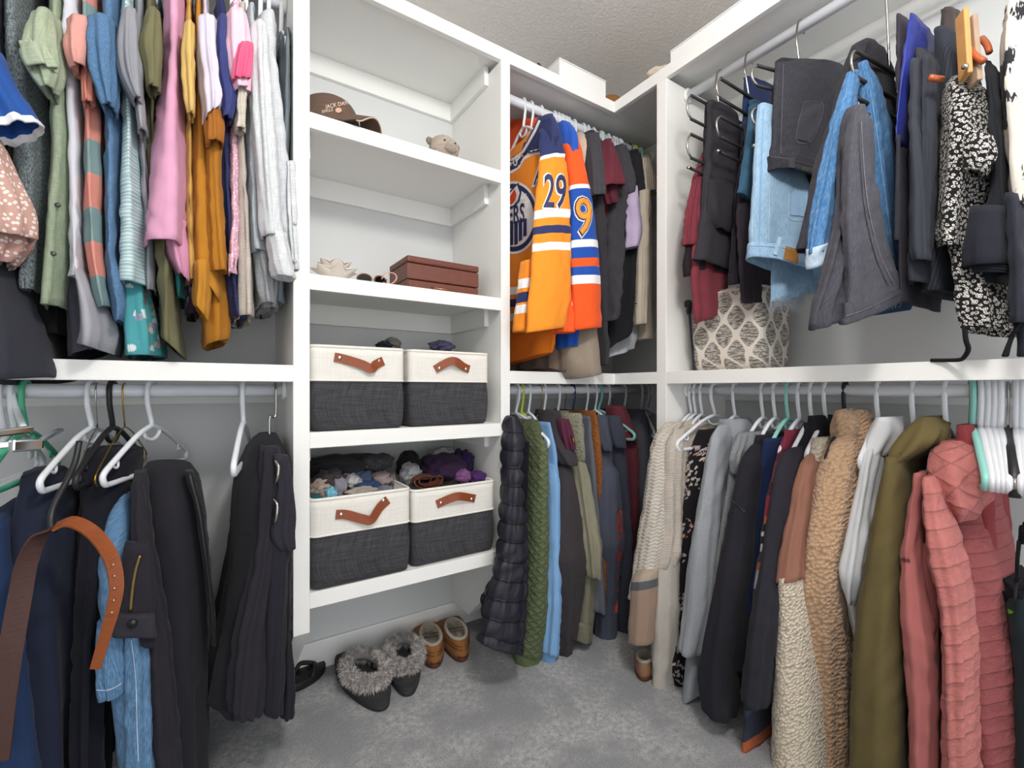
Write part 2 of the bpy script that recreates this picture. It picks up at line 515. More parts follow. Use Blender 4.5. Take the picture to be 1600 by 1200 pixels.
HANGER_MESH = {}
def hanger_shapes(kind):
    if kind in HANGER_MESH: return HANGER_MESH[kind]
    r = {'tube': 0.0062, 'flat': 0.007, 'wire': 0.0017, 'clip': 0.0028}[kind]
    R = ROD_R + r + 0.0005
    hook = [(math.cos(a) * R, 0, math.sin(a) * R) for a in np.linspace(math.radians(215), math.radians(-10), 18)]
    hook += [(R * 0.92, 0, -0.03), (R * 0.55, 0, -0.052), (0.002, 0, -0.075), (0, 0, -0.09)]
    if kind in ('wire', 'clip'): hook = [(x, y, zz) for x, y, zz in hook]
    hk = tube_data(hook, r * 0.95, 8)
    W = 0.205
    top = [(0.0, -0.088), (0.03, -0.095), (0.07, -0.108), (0.13, -0.137), (0.175, -0.160), (W - 0.008, -0.172), (W, -0.183), (W - 0.006, -0.196), (W - 0.022, -0.2005), (0.1, -0.2005)]
    loop = [(x, z) for x, z in top] + [(-x, z) for x, z in reversed(top[:])][:-1]
    pts = [(x, 0, z) for x, z in loop]
    V, F = tube_data(spline(pts + [pts[0]], 4)[:-1], r, 8, True)
    if kind == 'tube':
        eye = [(-0.042, 0, -0.10), (-0.03, 0, -0.116), (0, 0, -0.124), (0.03, 0, -0.116), (0.042, 0, -0.10)]
        V2, F2 = tube_data(spline(eye, 4), r * 0.8, 8)
        off = len(V); V = list(V) + list(V2); F = F + [tuple(i + off for i in f) for f in F2]
        for sx in (-1, 1):
            nub = [(sx * 0.150, 0, -0.150), (sx * 0.148, 0, -0.165), (sx * 0.156, 0, -0.170), (sx * 0.166, 0, -0.164)]
            V2, F2 = tube_data(spline(nub, 3), r * 0.45, 6)
            off = len(V); V = list(V) + list(V2); F = F + [tuple(i + off for i in f) for f in F2]
    def mk(nm, vf):
        me = bpy.data.meshes.new(nm); me.from_pydata([tuple(map(float, v)) for v in vf[0]], [], vf[1])
        me.polygons.foreach_set('use_smooth', [True] * len(me.polygons)); return me
    HANGER_MESH[kind] = (mk('hook', hk), mk('frame', (V, F)))
    return HANGER_MESH[kind]
HM = {}
def hanger_mat(c):
    table = {'white': ('e4e8ee', 0.35, 0), 'black': ('1d1d20', 0.45, 0), 'green': ('4fb890', 0.4, 0), 'aqua': ('8fd0c6', 0.4, 0), 'teal': ('7fb9b4', 0.4, 0),
             'lime': ('b8cc2f', 0.4, 0), 'gold': ('b89035', 0.25, 1), 'chrome': ('b9b5ae', 0.2, 1), 'navy': ('25305c', 0.4, 0), 'rust': ('a8552e', 0.35, 0), 'wood': ('c48f52', 0.5, 0)}
    h, r, m = table[c]
    return plain('hanger_' + c, h, r, m)
HGROUP = 'clothes hangers on the rods'
def hanger(rod, u, label, color='white', kind='tube', end_u=None, yaw=0.0, s=None, flip=False, tilt=0.0, drop=0.0, sx=1.0):
    if s is None: s = rod_s(rod, u)
    ax, c, z = RODS[rod]
    o = rod_pt(rod, s)
    # forward direction: LU.. -> -Y, RU.. -> -X ; yaw found so that the front end lands on column end_u
    base = -math.pi / 2 if ax == 'X' else math.pi
    if end_u is not None:
        best = None
        for k in range(-70, 71):
            a = base + math.radians(k)
            x, y = o[0] + 0.205 * math.cos(a), o[1] + 0.205 * math.sin(a)
            fw = x * SY + y * CY; rt = x * CY - y * SY
            e = abs(800 + FPX * rt / fw - end_u)
            if best is None or e < best[0]: best = (e, a)
        ang = best[1]
    else: ang = base + math.radians(yaw)
    name = {'wire': 'wire_hanger', 'clip': 'wire_hanger'}.get(kind, 'clothes_hanger')
    e = empty(name, o, label, 'hanger', HGROUP)
    e.rotation_euler = (0, 0, ang)
    e.scale = (sx, 1, 1)
    hk, fr = hanger_shapes(kind)
    m = hanger_mat(color)
    for me0, nm in ((hk, 'hook'), (fr, 'frame')):
        key = (kind, nm, color)
        if key not in HM:
            me = me0.copy(); me.materials.append(m); HM[key] = me
        ob = bpy.data.objects.new(nm, HM[key]); COL.objects.link(ob); ob.parent = e
    return e

def garment(name, label, cat, rod, u, pieces, group=None, hang='white', hkind='tube', short=None, end_u=None, s=None, hlabel=None, auto=False):
    """one hanging garment: Empty at the rod > cloth parts; plus its hanger as a thing of its own"""
    if s is None and u is None:                 # stand where the cloth of the first part hangs
        rr = strip_rows(rod, pieces[0][1], pieces[0][3].get('f', 0.2))[min(1, len(pieces[0][1]) - 1)][0]
        s = rr[0] if RODS[rod][0] == 'X' else rr[1]
    if s is None: s = rod_s(rod, u)
    o = rod_pt(rod, s)
    e = empty(name, (o[0], o[1], o[2] - 0.3), label, cat, group)
    made = {}
    for pc in pieces:
        nm, rows, mat = pc[:3]; kw = dict(pc[3]) if len(pc) > 3 else {}
        if auto and kw.get('auto', True) and 'sleeve' in nm and 'under' not in nm and 'long' not in nm:   # run the sleeve up into the shoulder
            v0, l0, r0 = rows[0][:3]; sg = 1 if RODS[rod][0] == 'Y' else -1; w0 = r0 - l0; cc_ = (l0 + r0) / 2
            rows = [(v0 - 20, cc_ + sg * w0 * .55 - w0 * .12, cc_ + sg * w0 * .55 + w0 * .12, 0.1), (v0 - 8, cc_ + sg * w0 * .2 - w0 * .34, cc_ + sg * w0 * .2 + w0 * .34, 0.12)] + list(rows)
        if 'plane' in kw:
            rr = face_rows(kw.pop('plane'), rows, kw.pop('th', 0.04))
        else:
            rr = strip_rows(rod, rows, kw.pop('f', None), kw.pop('b', None), kw.pop('d', None), s, kw.pop('fl', (0.04, 0.33)), kw.pop('auto', auto), kw.pop('df', 0.0 if nm == 'body' else 0.025))
        lab = kw.pop('label', None)
        made[nm] = loft(nm, rr, mat, e, **kw)
        if lab: made[nm]['label'] = lab
    if hang:
        hanger(rod, u, hlabel or ('%s %shanger holding the %s' % (hang, 'plastic ' if hkind != 'wire' else 'wire ', short or name.replace('_', ' '))), hang, hkind, end_u, s=s, sx=1.0 if end_u is not None else 0.58)
    return e, made

# ------------------------------------------------------------------ the room
def paint_mat(name, hexc, bump=0.05, scale=180, rough=0.6):
    t = NT(name); v = t.obj()
    n = t.noise(v, scale, 4); n2 = t.noise(v, 2.2, 2)
    c = lin(hexc)
    return t.done(t.mix(n2, sc_(c, 0.97), sc_(c, 1.02)), rough, t.bump(n, bump, 0.004), spec=0.3)
WHITE = paint_mat('white_joinery', 'f1f1ee', 0.03, 60, 0.45)
WALLM = paint_mat('wall_paint', 'd4d6d6', 0.06, 220)
def ceiling_mat():
    t = NT('ceiling_texture'); v = t.obj()
    n = t.noise(v, 70, 5, 0.6); n2 = t.noise(v, 260, 3)
    h = t.math('ADD', n, t.math('MULTIPLY', n2, 0.4))
    return t.done(t.mix(n, lin('e2ddd8'), lin('f0ece8')), 0.9, t.bump(h, 0.5, 0.012), spec=0.1)
def carpet_mat():
    t = NT('carpet'); v = t.obj()
    big = t.noise(v, 5.5, 3, 0.55); fine = t.noise(v, 300, 3, 0.75); mid = t.noise(v, 60, 3, 0.6)
    c = t.mix(t.ramp(big, [(0.4, (0, 0, 0, 1)), (0.62, (1, 1, 1, 1))]), lin('a3a5a9'), lin('e2e2e2'))
    c = t.mix(t.ramp(mid, [(0.3, (0, 0, 0, 1)), (0.7, (1, 1, 1, 1))]), sc_(lin('a2a4a7'), 1.0), c)
    c = t.mix(t.ramp(fine, [(0.35, (0.55, 0.55, 0.55, 1)), (0.7, (1.25, 1.25, 1.25, 1))]), c, c, 'MIX')
    cm = t.mix(1.0, c, t.ramp(fine, [(0.4, (0.55, 0.55, 0.55, 1)), (0.6, (1, 1, 1, 1))]), 'MULTIPLY')
    h = t.math('ADD', t.math('MULTIPLY', fine, 0.6), t.math('MULTIPLY', mid, 0.8))
    return t.done(cm, 1.0, t.bump(h, 0.8, 0.01), sheen=0.3, spec=0.05)
XL, YB = -0.95, -1.55        # left wall and the wall behind the camera
def st(o): o['kind'] = 'structure'; return o
st(box('floor', (XL - 0.1, YB - 0.1, -0.1), (XWALL + 0.1, YWALL + 0.1, 0), carpet_mat(), bev=0))
st(box('ceiling', (XL - 0.1, YB - 0.1, CEIL), (XWALL + 0.1, YWALL + 0.1, CEIL + 0.1), ceiling_mat(), bev=0))
st(box('wall_back', (XL - 0.1, YWALL, 0), (XWALL + 0.1, YWALL + 0.1, CEIL), WALLM, bev=0))
st(box('wall_right', (XWALL, YB - 0.1, 0), (XWALL + 0.1, YWALL, CEIL), WALLM, bev=0))
st(box('wall_left', (XL - 0.1, YB - 0.1, 0), (XL, YWALL, CEIL), WALLM, bev=0))
BBH = 0.074 * D
def baseboard(name, lo, hi, face):
    o = box(name, lo, hi, WHITE, bev=0.004); return st(o)
baseboard('baseboard_back', (XL, YWALL - 0.014, 0), (XWALL, YWALL, BBH), 'y')
baseboard('baseboard_right', (XWALL - 0.014, YB, 0), (XWALL, YWALL - 0.014, BBH), 'x')
baseboard('baseboard_left', (XL, YB, 0), (XL + 0.014, YWALL - 0.014, BBH), 'x')

# ------------------------------------------------------------------ built-in joinery
BT = 0.019                    # board thickness
LX0, LX1 = 0.1451 * D, 0.1757 * D          # left tower upright
TX0, TX1 = 0.631 * D, 0.6584 * D           # right tower upright
RY0, RY1 = 0.810 * D, 0.842 * D            # upright on the right-hand wall
FE = 0.032 * D                # height of the shelf facing
def upright(name, parent, ax, a0, a1, zb_front, top):
    """side panel with the lower front corner cut back to the wall"""
    bm = bmesh.new()
    front, wall = (YT, YWALL) if ax == 'X' else (XR, XWALL)
    zb = BBH + 0.003
    prof = [(front, top), (wall, top), (wall, zb), (wall - 0.103 * D, zb), (front, zb_front)]
    vs = []
    for a in (a0, a1):
        for d_, z_ in prof:
            vs.append(bm.verts.new((a, d_, z_) if ax == 'X' else (d_, a, z_)))
    n = len(prof)
    bm.faces.new(vs[:n]); bm.faces.new(vs[n:][::-1])
    for i in range(n):
        j = (i + 1) % n
        bm.faces.new((vs[i], vs[j], vs[n + j], vs[n + i]))
    bmesh.ops.bevel(bm, geom=list(bm.edges), offset=0.0012, segments=1, affect='EDGES')
    return bm_obj(name, bm, WHITE, parent)
CUT = H - 0.49 * D
tower = empty('shelf_tower', ((LX0 + TX1) / 2, YT, 0), 'white built-in shelf tower holding the baskets, leather box and cap', 'shelving')
upright('side_panel', tower, 'X', LX0, LX1, CUT, TOP_B)
upright('side_panel', tower, 'X', TX0, TX1, CUT, TOP_B)
SHZ = [H + 0.5590 * D, H + 0.2330 * D, H - 0.0877 * D, H - 0.4113 * D]
CL_H = 0.052 * D
for i, z in enumerate(SHZ):
    sh = box('shelf', (LX1, YT + BT, z - BT), (TX0, YWALL, z), WHITE, tower)
    box('front_edge', (LX1, YT, z - FE), (TX0, YT + BT, z), WHITE, sh)
    if i < 3:
        zc = z - BT
        box('back_cleat', (LX1, YWALL - 0.017, zc - CL_H), (TX0, YWALL, zc), WHITE, sh)
        box('side_cleat', (TX0 - 0.017, YT + 0.085, zc - CL_H), (TX0, YWALL - 0.017, zc), WHITE, sh)
        box('side_cleat', (LX1, YT + 0.085, zc - CL_H), (LX1 + 0.017, YWALL - 0.017, zc), WHITE, sh)
zc = TOP_T - BT
box('back_cleat', (LX1, YWALL - 0.017, zc - CL_H), (TX0, YWALL, zc), WHITE, tower)
box('side_cleat', (TX0 - 0.017, YT + 0.085, zc - CL_H), (TX0, YWALL - 0.017, zc), WHITE, tower)

ru = empty('shelf_upright', (XR, RY0, 0), 'white vertical panel between the corner bay and the trouser bay', 'panel')
upright('side_panel', ru, 'Y', RY0, RY1, CUT, TOP_B)

ts = empty('top_shelf', (XR, YT, TOP_B), 'white L-shaped shelf just below the ceiling running round the corner', 'shelf')
box('board', (XL, YT + BT, TOP_T - BT), (XWALL, YWALL, TOP_T), WHITE, ts)
box('board', (XR + BT, YB + 0.9, TOP_T - BT), (XWALL, YT + BT, TOP_T), WHITE, ts)
box('front_edge', (XL, YT, TOP_B), (XR + BT, YT + BT, TOP_T), WHITE, ts)
box('front_edge', (XR, YB + 0.9, TOP_B), (XR + BT, YT, TOP_T), WHITE, ts)
box('cleat', (XL, YWALL - 0.017, TOP_T - BT - CL_H), (LX0, YWALL, TOP_T - BT), WHITE, ts)
box('cleat', (TX1, YWALL - 0.017, TOP_T - BT - CL_H), (XWALL, YWALL, TOP_T - BT), WHITE, ts)
box('cleat', (XWALL - 0.017, YB + 0.9, TOP_T - BT - CL_H), (XWALL, RY0, TOP_T - BT), WHITE, ts)

def mid(name, label, boards, edges, cleats):
    e = empty(name, boards[0][0], label, 'shelf')
    for lo, hi in boards: box('board', lo, hi, WHITE, e)
    for lo, hi in edges: box('front_edge', lo, hi, WHITE, e)
    for lo, hi in cleats: box('cleat', lo, hi, WHITE, e)
    return e
zb = MID_T - BT
mid('middle_shelf', 'white middle shelf on the left between the short tops and the hanging trousers',
    [((XL, YT + BT, zb), (LX0, YWALL, MID_T))], [((XL, YT, MID_B), (LX0, YT + BT, MID_T))],
    [((XL, YWALL - 0.017, zb - 0.09), (LX0, YWALL, zb))])
mid('middle_shelf', 'white middle shelf in the corner under the two orange jerseys',
    [((TX1, YT + BT, zb), (XWALL, YWALL, MID_T)), ((XR + BT, RY1, zb), (XWALL, YT + BT, MID_T))],
    [((TX1, YT, MID_B), (XR + BT, YT + BT, MID_T)), ((XR, RY1, MID_B), (XR + BT, YT, MID_T))],
    [((TX1, YWALL - 0.017, zb - 0.09), (XWALL, YWALL, zb))])
mid('middle_shelf', 'white middle shelf on the right carrying the patterned cushion',
    [((XR + BT, YB + 0.9, zb), (XWALL, RY0, MID_T))], [((XR, YB + 0.9, MID_B), (XR + BT, RY0, MID_T))],
    [((XWALL - 0.017, YB + 0.9, zb - 0.09), (XWALL, RY0, zb))])

RODM = plain('white_rod', 'dfe3ea', 0.35, 0, 0.5)
def rod(label, ax, a0, a1, c, z):
    P = (lambda s: (s, c, z)) if ax == 'X' else (lambda s: (c, s, z))
    e = empty('closet_rod', P(a0), label, 'rod')
    tube('pole', [P(a0 + 0.002), P((a0 + a1) / 2), P(a1 - 0.002)], ROD_R, RODM, e, 20)
    for a, sg in ((a0, 1), (a1, -1)):
        tube('socket', [P(a + sg * 0.0005), P(a + sg * 0.012)], ROD_R + 0.009, WHITE, e, 20)
    return e
rod('white round rod on the upper left carrying the short tops', 'X', XL, LX0, RODY, ZU)
rod('white round rod on the lower left carrying dark trousers', 'X', XL, LX0, RODY, ZL)
rod('white round rod in the corner carrying the jerseys', 'X', TX1, XWALL - 0.0, RODY, ZU)
rod('white round rod in the corner carrying the puffer vest and hoodies', 'X', TX1, XWALL - 0.0, RODY, ZL)
rod('white round rod on the upper right carrying the jeans', 'Y', YB + 0.9, RY0, RODX, ZU)
rod('white round rod on the lower right carrying the coats', 'Y', YB + 0.9, RY0, RODX, ZL)

# unseen globe lamp, added and hung low so it also brightens the ceiling
lx, ly, lz, lr = 0.40, 0.0, 2.10, 0.11
e = empty('added_globe_lamp', (lx, ly, CEIL), 'unseen white globe lamp added to brighten the closet ceiling', 'lamp')
bm = bmesh.new()
bmesh.ops.create_cone(bm, cap_ends=True, segments=32, radius1=0.06, radius2=0.055, depth=0.025, matrix=Matrix.Translation((lx, ly, CEIL - 0.0135)))
bm_obj('canopy', bm, plain('added_lamp_rim', 'd8d8d6', 0.3, 1), e)
tube('cord', [(lx, ly, CEIL - 0.02), (lx, ly, (CEIL + lz + lr) / 2), (lx, ly, lz + lr + 0.03)], 0.004, plain('added_lamp_cord', 'e0e0e0', 0.5), e)
tube('cap', [(lx, ly, lz + lr + 0.035), (lx, ly, lz + lr - 0.008)], 0.03, plain('added_lamp_rim', 'd8d8d6', 0.3, 1), e, 20)
t_ = NT('added_lamp_glass'); t_.b.inputs['Emission Color'].default_value = (1, 0.965, 0.92, 1); t_.b.inputs['Emission Strength'].default_value = ADDED_LAMP_GLOW
bm = bmesh.new(); bmesh.ops.create_uvsphere(bm, u_segments=24, v_segments=14, radius=lr, matrix=Matrix.Translation((lx, ly, lz)))
bm_obj('globe', bm, t_.done(lin('fff8f0'), 0.4), e, True)

# ------------------------------------------------------------------ upper left: short tops, edge on
GLU = 'tops on the upper left rod'
def top2(u0, u1, f=0.19):
    um = (u0 + u1) / 2; q = (u1 - u0) * 0.28
    return [(('z', -0.095), um - q, um + q, 0.05), (('z', -0.155), u0, u1, f)]
def lu(name, label, cat, rows, mat, extra=(), f=0.19, short=None, **kw):
    body = top2(rows[0][1], rows[0][2], f) + [r if len(r) > 3 else r + (f,) for r in rows]
    pcs = [('body', body, mat, dict(kw, f=f))] + list(extra)
    return garment(name, label, cat, 'LU', None, pcs, GLU, 'white', 'tube', short)
royal = fab('24509a', 'jersey')
lu('sports_jersey', 'royal blue jersey sleeve with a white stripe at the left edge', 'jersey',
   [(40, -90, -30), (300, -95, -35), (520, -95, -40)], royal,
   [('sleeve', [(60, -70, -10, .30), (115, -60, 10, .30), (150, -50, 34, .30), ([200, 180], -38, 57, .30)],
     bands('blue_sleeve', [(0, '24509a'), (.125, 'e8eaee'), (.145, '24509a')], .25), dict(d=.09, p=2, wr=.002))], f=.2, short='royal blue jersey')
lu('blouse', 'dusty pink blouse with tiny white dots and flounced sleeve at the left edge', 'blouse',
   [(40, -62, -16), (300, -66, -18), (500, -66, -20)], fab('c39d91', 'dots', 'e9dcd6'),
   [('sleeve', [(200, -60, -14, .29), (245, -55, 6, .29), (300, -50, 32, .29), (340, -48, 45, .29), (362, -44, 40, .29)], fab('c39d91', 'dots', 'e9dcd6'), dict(d=.10, p=2, fold=.01)),
    ('flounce', [(330, -46, 30, .26), (370, -44, 38, .26), (404, -40, 8, .26)], fab('b78f86', 'dots', 'e3d2cc'), dict(d=.10, p=2, fold=.012))], f=.18, short='dotted pink blouse')
lu('tunic', 'charcoal navy top whose wide hem drops over the middle shelf at the left edge', 'top',
   [(40, -40, -6), (300, -40, -8), (430, -60, 4, .24), (500, -60, 30, .27), (560, -55, 48, .28), ([598, 586], -52, 53, .28)], fab('34363f'), f=.18, short='charcoal navy top', fold=.008)
lu('cardigan', 'heathered charcoal and pale grey knit cardigan beside the sage green shirt', 'cardigan',
   [(66, -8, 36), (110, -4, 55), (200, 2, 70), (300, 15, 64), (400, 20, 58), (449, 22, 52)], fab('3d484b', 'heather', 'a9b4b7'), f=.17, short='heathered knit cardigan', fold=.009)
lu('olive_tee', 'olive green top whose hem shows below the heathered cardigan', 'top',
   [(66, -24, 4, .1), (250, 0, 30, .1), (380, 4, 36, .13), (420, 8, 38, .13), (482, 14, 41, .13)], fab('6f7a4d'), f=.1, short='olive green top')
lu('linen_shirt', 'sage green linen shirt with a rolled sleeve and dark buttons', 'shirt',
   [(66, 66, 98), (140, 63, 113), (250, 62, 111), (330, 56, 104), (420, 53, 99), (474, 50, 93)], fab('96a48c', 'linen'),
   [('sleeve', [(10, 40, 84, .25), (66, 24, 86, .27), (88, 28, 92, .27), (108, 42, 92, .27), (129, 60, 80, .27)], fab('a3b097', 'linen'), dict(d=.08, p=2, fold=.008)),
    ('cuff', [(64, 22, 70, .285), (78, 24, 76, .285), (98, 36, 84, .285)], fab('a9b59d', 'linen'), dict(d=.05, p=2, fold=.006))], short='sage green shirt')
lu('black_tee', 'plain black top with hem showing under the sage green shirt', 'top',
   [(66, 70, 92, .08), (300, 60, 92, .09), (450, 42, 92, .11), (518, 44, 92, .11)], fab('131316'), f=.09, short='plain black top')
lu('long_tee', 'white tee with a grey lilac curved shirt tail, beside the striped tee', 'tee',
   [(66, 84, 126), (130, 96, 124), (220, 101, 123), (330, 103, 124), (428, 103, 126)], fab('cfd0d9'),
   [('shirt_tail', [(415, 104, 128, .19), (450, 106, 150, .2), (480, 112, 160, .2), (515, 108, 176, .2), ([530, 548], 106, 164, .2)], fab('a3a3ac'), dict(d=.3, fold=.012, p=2))], short='white tee with grey tail')
lu('charcoal_tee', 'charcoal tee whose long pointed hem hangs behind the grey lilac shirt tail', 'tee',
   [(66, 100, 118, .1), (300, 96, 112, .1), (440, 92, 130, .12), (520, 93, 160, .13), ([556, 540], 96, 150, .13)], fab('4a4a54'), f=.1, short='charcoal long tee', fold=.01)
lu('striped_tee', 'coral and sage banded tee with a folded coral sleeve', 'tee',
   [(66, 118, 150), (150, 122, 155), (300, 124, 156), (400, 128, 160), (440, 137, 166), ([478, 474], 146, 172)],
   fab('d88f80', 'stripe', '7d9697', 0.142),
   [('sleeve', [(20, 100, 140, .25), (66, 98, 134, .26), (95, 108, 132, .26)], fab('d3988f'), dict(d=.07, p=2)),
    ('under_sleeve', [(100, 122, 150, .22), (130, 122, 143, .23), (154, 125, 145, .23)], fab('cf8474'), dict(d=.06, p=2))], short='coral striped tee')
lu('blue_tee', 'denim blue marled tee with a folded sleeve', 'tee',
   [(66, 150, 186), (160, 155, 186), (300, 157, 183), (400, 159, 180), (440, 160, 196), (470, 168, 200), (498, 174, 192)], fab('4d7196', 'heather', '6b8cad'),
   [('sleeve', [(20, 128, 178, .25), (66, 128, 180, .26), (110, 137, 180, .26), (140, 152, 180, .26), (158, 158, 178, .26)], fab('5f83a8', 'heather', '3f6287'), dict(d=.08, p=2, fold=.009))], short='denim blue tee')
lu('aqua_tee', 'pale aqua finely striped tee with a wide flared hem', 'tee',
   [(66, 184, 206), (130, 185, 208), (250, 186, 214), (330, 181, 222), (400, 177, 227), ([434, 440], 175, 229)], fab('9ab8bc', 'finestripe', 'c5d8d9', .008), short='pale aqua striped tee')
lu('floral_blouse', 'turquoise top with red and white flowers hanging below the aqua tee', 'top',
   [(66, 196, 212, .1), (330, 190, 214, .11), (440, 188, 224, .13), (490, 180, 238, .14), (553, 186, 248, .14)], fab('4f9fa6', 'floral', 'd9e6e4', .8), f=.1, short='turquoise floral top', fold=.012)
lu('grey_tee', 'mid grey tee with two stacked rolled sleeves', 'tee',
   [(66, 206, 224, .16), (200, 210, 228, .16), (350, 222, 240, .16), (450, 226, 242, .16)], fab('85878e'),
   [('sleeve', [(10, 184, 216, .25), (66, 175, 219, .26), (100, 180, 219, .26), (125, 190, 218, .26), (147, 206, 220, .26)], fab('8e9097'), dict(d=.08, p=2, fold=.01)),
    ('under_sleeve', [(140, 208, 222, .22), (170, 211, 226, .22), (198, 214, 228, .22)], fab('94969c'), dict(d=.06, p=2))], f=.16, short='mid grey tee')
lu('khaki_shirt', 'olive khaki shirt with a rolled sleeve and dangling side hem left of the pink tee', 'shirt',
   [(66, 222, 244, .15), (200, 226, 246, .15), (360, 240, 262, .17), (420, 244, 272, .18), (480, 246, 274, .18), ([520, 552], 246, 282, .18)], fab('68674c'),
   [('sleeve', [(10, 226, 250, .24), (66, 208, 250, .25), (90, 224, 248, .25), (128, 226, 245, .25)], fab('716f52'), dict(d=.07, p=2, fold=.008))], f=.15, short='olive khaki shirt', fold=.012)
lu('teal_tee', 'teal tee edge showing between the khaki and mustard shirts', 'tee',
   [(66, 236, 250, .1), (300, 250, 280, .1), (430, 268, 288, .12), (462, 270, 288, .12)], fab('3f8f8b'), f=.1, short='teal tee')
lu('pink_tee', 'plain orchid pink tee, the widest pink one', 'tee',
   [(66, 250, 292, .2), (150, 238, 292, .22), (250, 225, 294, .23), (330, 216, 294, .24), ([368, 374], 212, 294, .24)], fab('d49cb9'),
   [('side_hem', [(340, 240, 294, .2), (390, 256, 295, .2), ([418, 436], 274, 296, .2)], fab('cb8fae'), dict(d=.25, fold=.01))], f=.2, short='orchid pink tee', fold=.007)
lu('plum_blouse', 'dark plum floral top peeking below the mustard shirt', 'top',
   [(66, 280, 296, .08), (350, 284, 304, .08), (450, 286, 312, .1), (488, 290, 308, .1)], fab('3a2c3d', 'floral', '8c7f9a', .8), f=.08, short='dark plum top')
lu('ochre_tee', 'pale ochre tee with a rolled sleeve beside the mustard shirt', 'tee',
   [(66, 288, 302, .17), (250, 290, 302, .17), (380, 290, 306, .17), (434, 291, 310, .17)], fab('c7a257'),
   [('sleeve', [(30, 286, 304, .24), (80, 281, 304, .25), (130, 285, 304, .25), (172, 293, 303, .25)], fab('d3b06a'), dict(d=.06, p=2))], f=.17, short='pale ochre tee')
lu('mustard_shirt', 'mustard orange shirt with long draped tails', 'shirt',
   [(66, 303, 316), (150, 299, 322), (250, 294, 330), (350, 292, 338), (400, 292, 345), ([400, 480], 296, 352, .2)], fab('b27a2a'),
   [('front_tail', [(405, 300, 330, .21), (450, 301, 332, .21), ([470, 500], 302, 326, .21)], fab('b67e2e'), dict(d=.12, fold=.01, p=2)),
    ('back_tail', [(400, 310, 352, .17), (480, 314, 359, .17), ([538, 526], 316, 358, .17)], fab('a97024'), dict(d=.28, fold=.01)),
    ('sleeve', [(120, 320, 344, .24), (165, 321, 346, .25), (200, 321, 352, .25), (216, 322, 351, .25)], fab('a5682c'), dict(d=.07, p=2)),
    ('under_sleeve', [(200, 322, 350, .21), (260, 324, 346, .21), (330, 326, 350, .21), (420, 330, 357, .21)], fab('a87026'), dict(d=.07, p=2))], short='mustard orange shirt')
lu('lilac_tee', 'pale lilac tee whose sleeve flares between the mustard and navy shirts', 'tee',
   [(66, 312, 328, .16), (200, 318, 330, .14), (360, 322, 332, .14)], fab('cbc3d4'),
   [('sleeve', [(20, 308, 340, .25), (66, 308, 340, .26), (120, 316, 346, .26), (150, 318, 351, .26), ([176, 160], 320, 345, .26)], fab('d3cbdb'), dict(d=.08, p=2, fold=.01))], f=.16, short='pale lilac tee')
lu('navy_tee', 'navy blue tee with a long sleeve fold left of the floral pink tee', 'tee',
   [(66, 334, 356, .17), (180, 338, 362, .17), (300, 342, 366, .17), (430, 352, 378, .16), (492, 360, 386, .16)], fab('2f355e'),
   [('sleeve', [(20, 338, 358, .24), (66, 336, 358, .25), (120, 338, 366, .25), (148, 348, 372, .25), (178, 344, 362, .25)], fab('3b4276'), dict(d=.07, p=2, fold=.009))], f=.17, short='navy blue tee')
lu('pink_blouse', 'pale pink blouse with a frilled hot pink edged sleeve', 'blouse',
   [(66, 356, 380, .18), (150, 356, 376, .18), (250, 357, 374, .18), (330, 360, 376, .18), (424, 354, 372, .2)], fab('e2b1c6', 'dots', 'f4dde6'),
   [('frill_sleeve', [(10, 352, 388, .25), (66, 351, 395, .26), (95, 355, 395, .26), (132, 366, 392, .26)], fab('f0c3d4'), dict(d=.09, p=2, fold=.014)),
    ('frill', [(64, 372, 396, .27), (90, 366, 397, .272), (118, 362, 390, .272)], fab('dc5f84'), dict(d=.03, p=2, fold=.012))], f=.18, short='pale pink blouse')
lu('linen_blouse', 'oatmeal linen top with a rolled sleeve', 'top',
   [(66, 372, 388, .18), (200, 369, 386, .18), (330, 371, 394, .18), (400, 371, 398, .18), (490, 371, 400, .18)], fab('c0b8ad', 'linen'),
   [('sleeve', [(60, 376, 392, .23), (125, 371, 388, .24), (160, 370, 384, .24), (196, 369, 385, .24)], fab('cdc5b8', 'linen'), dict(d=.06, p=2))], f=.18, short='oatmeal linen top')
lu('grey_linen_shirt', 'pale blue grey linen shirt with curling hem', 'shirt',
   [(66, 384, 402, .19), (150, 380, 404, .2), (250, 384, 408, .2), (330, 386, 416, .2), (388, 388, 422, .2)], fab('b0b8bf', 'linen'),
   [('side_hem', [(370, 390, 424, .18), (430, 400, 432, .18), (470, 406, 434, .18)], fab('a1a4a8', 'linen'), dict(d=.25, fold=.013))], short='pale blue grey shirt', fold=.008)
lu('chambray_shirt', 'silvery white chambray shirt with buttoned cuffs next to the shelf tower', 'shirt',
   [(66, 396, 440, .19), (180, 400, 455, .2), (300, 408, 462, .2), (360, 412, 464, .2), (405, 424, 467, .2)], fab('c9cdd1', 'linen'),
   [('sleeve', [(30, 392, 420, .24), (120, 392, 424, .25), (240, 400, 432, .25), (340, 408, 438, .25), (364, 410, 444, .25)], fab('ced2d5', 'linen'), dict(d=.08, p=2.2, fold=.007)),
    ('cuff', [(360, 418, 450, .25), (395, 424, 455, .25), ([426, 432], 430, 465, .25)], fab('d3d6d9', 'linen'), dict(d=.08, p=2.2, fold=.006)),
    ('placket', [(250, 448, 462, .21), (340, 452, 465, .21), (420, 458, 468, .21)], fab('d0d3d6', 'linen'), dict(d=.03, p=2.6, fold=.003))], short='silvery chambray shirt', fold=.008)
lu('slate_tee', 'slate grey top at the end of the rod against the tower', 'top',
   [(66, 442, 457, .14), (200, 440, 457, .13), (440, 424, 446, .12), (470, 424, 446, .12)], fab('6b757c'), f=.13, short='slate grey top')
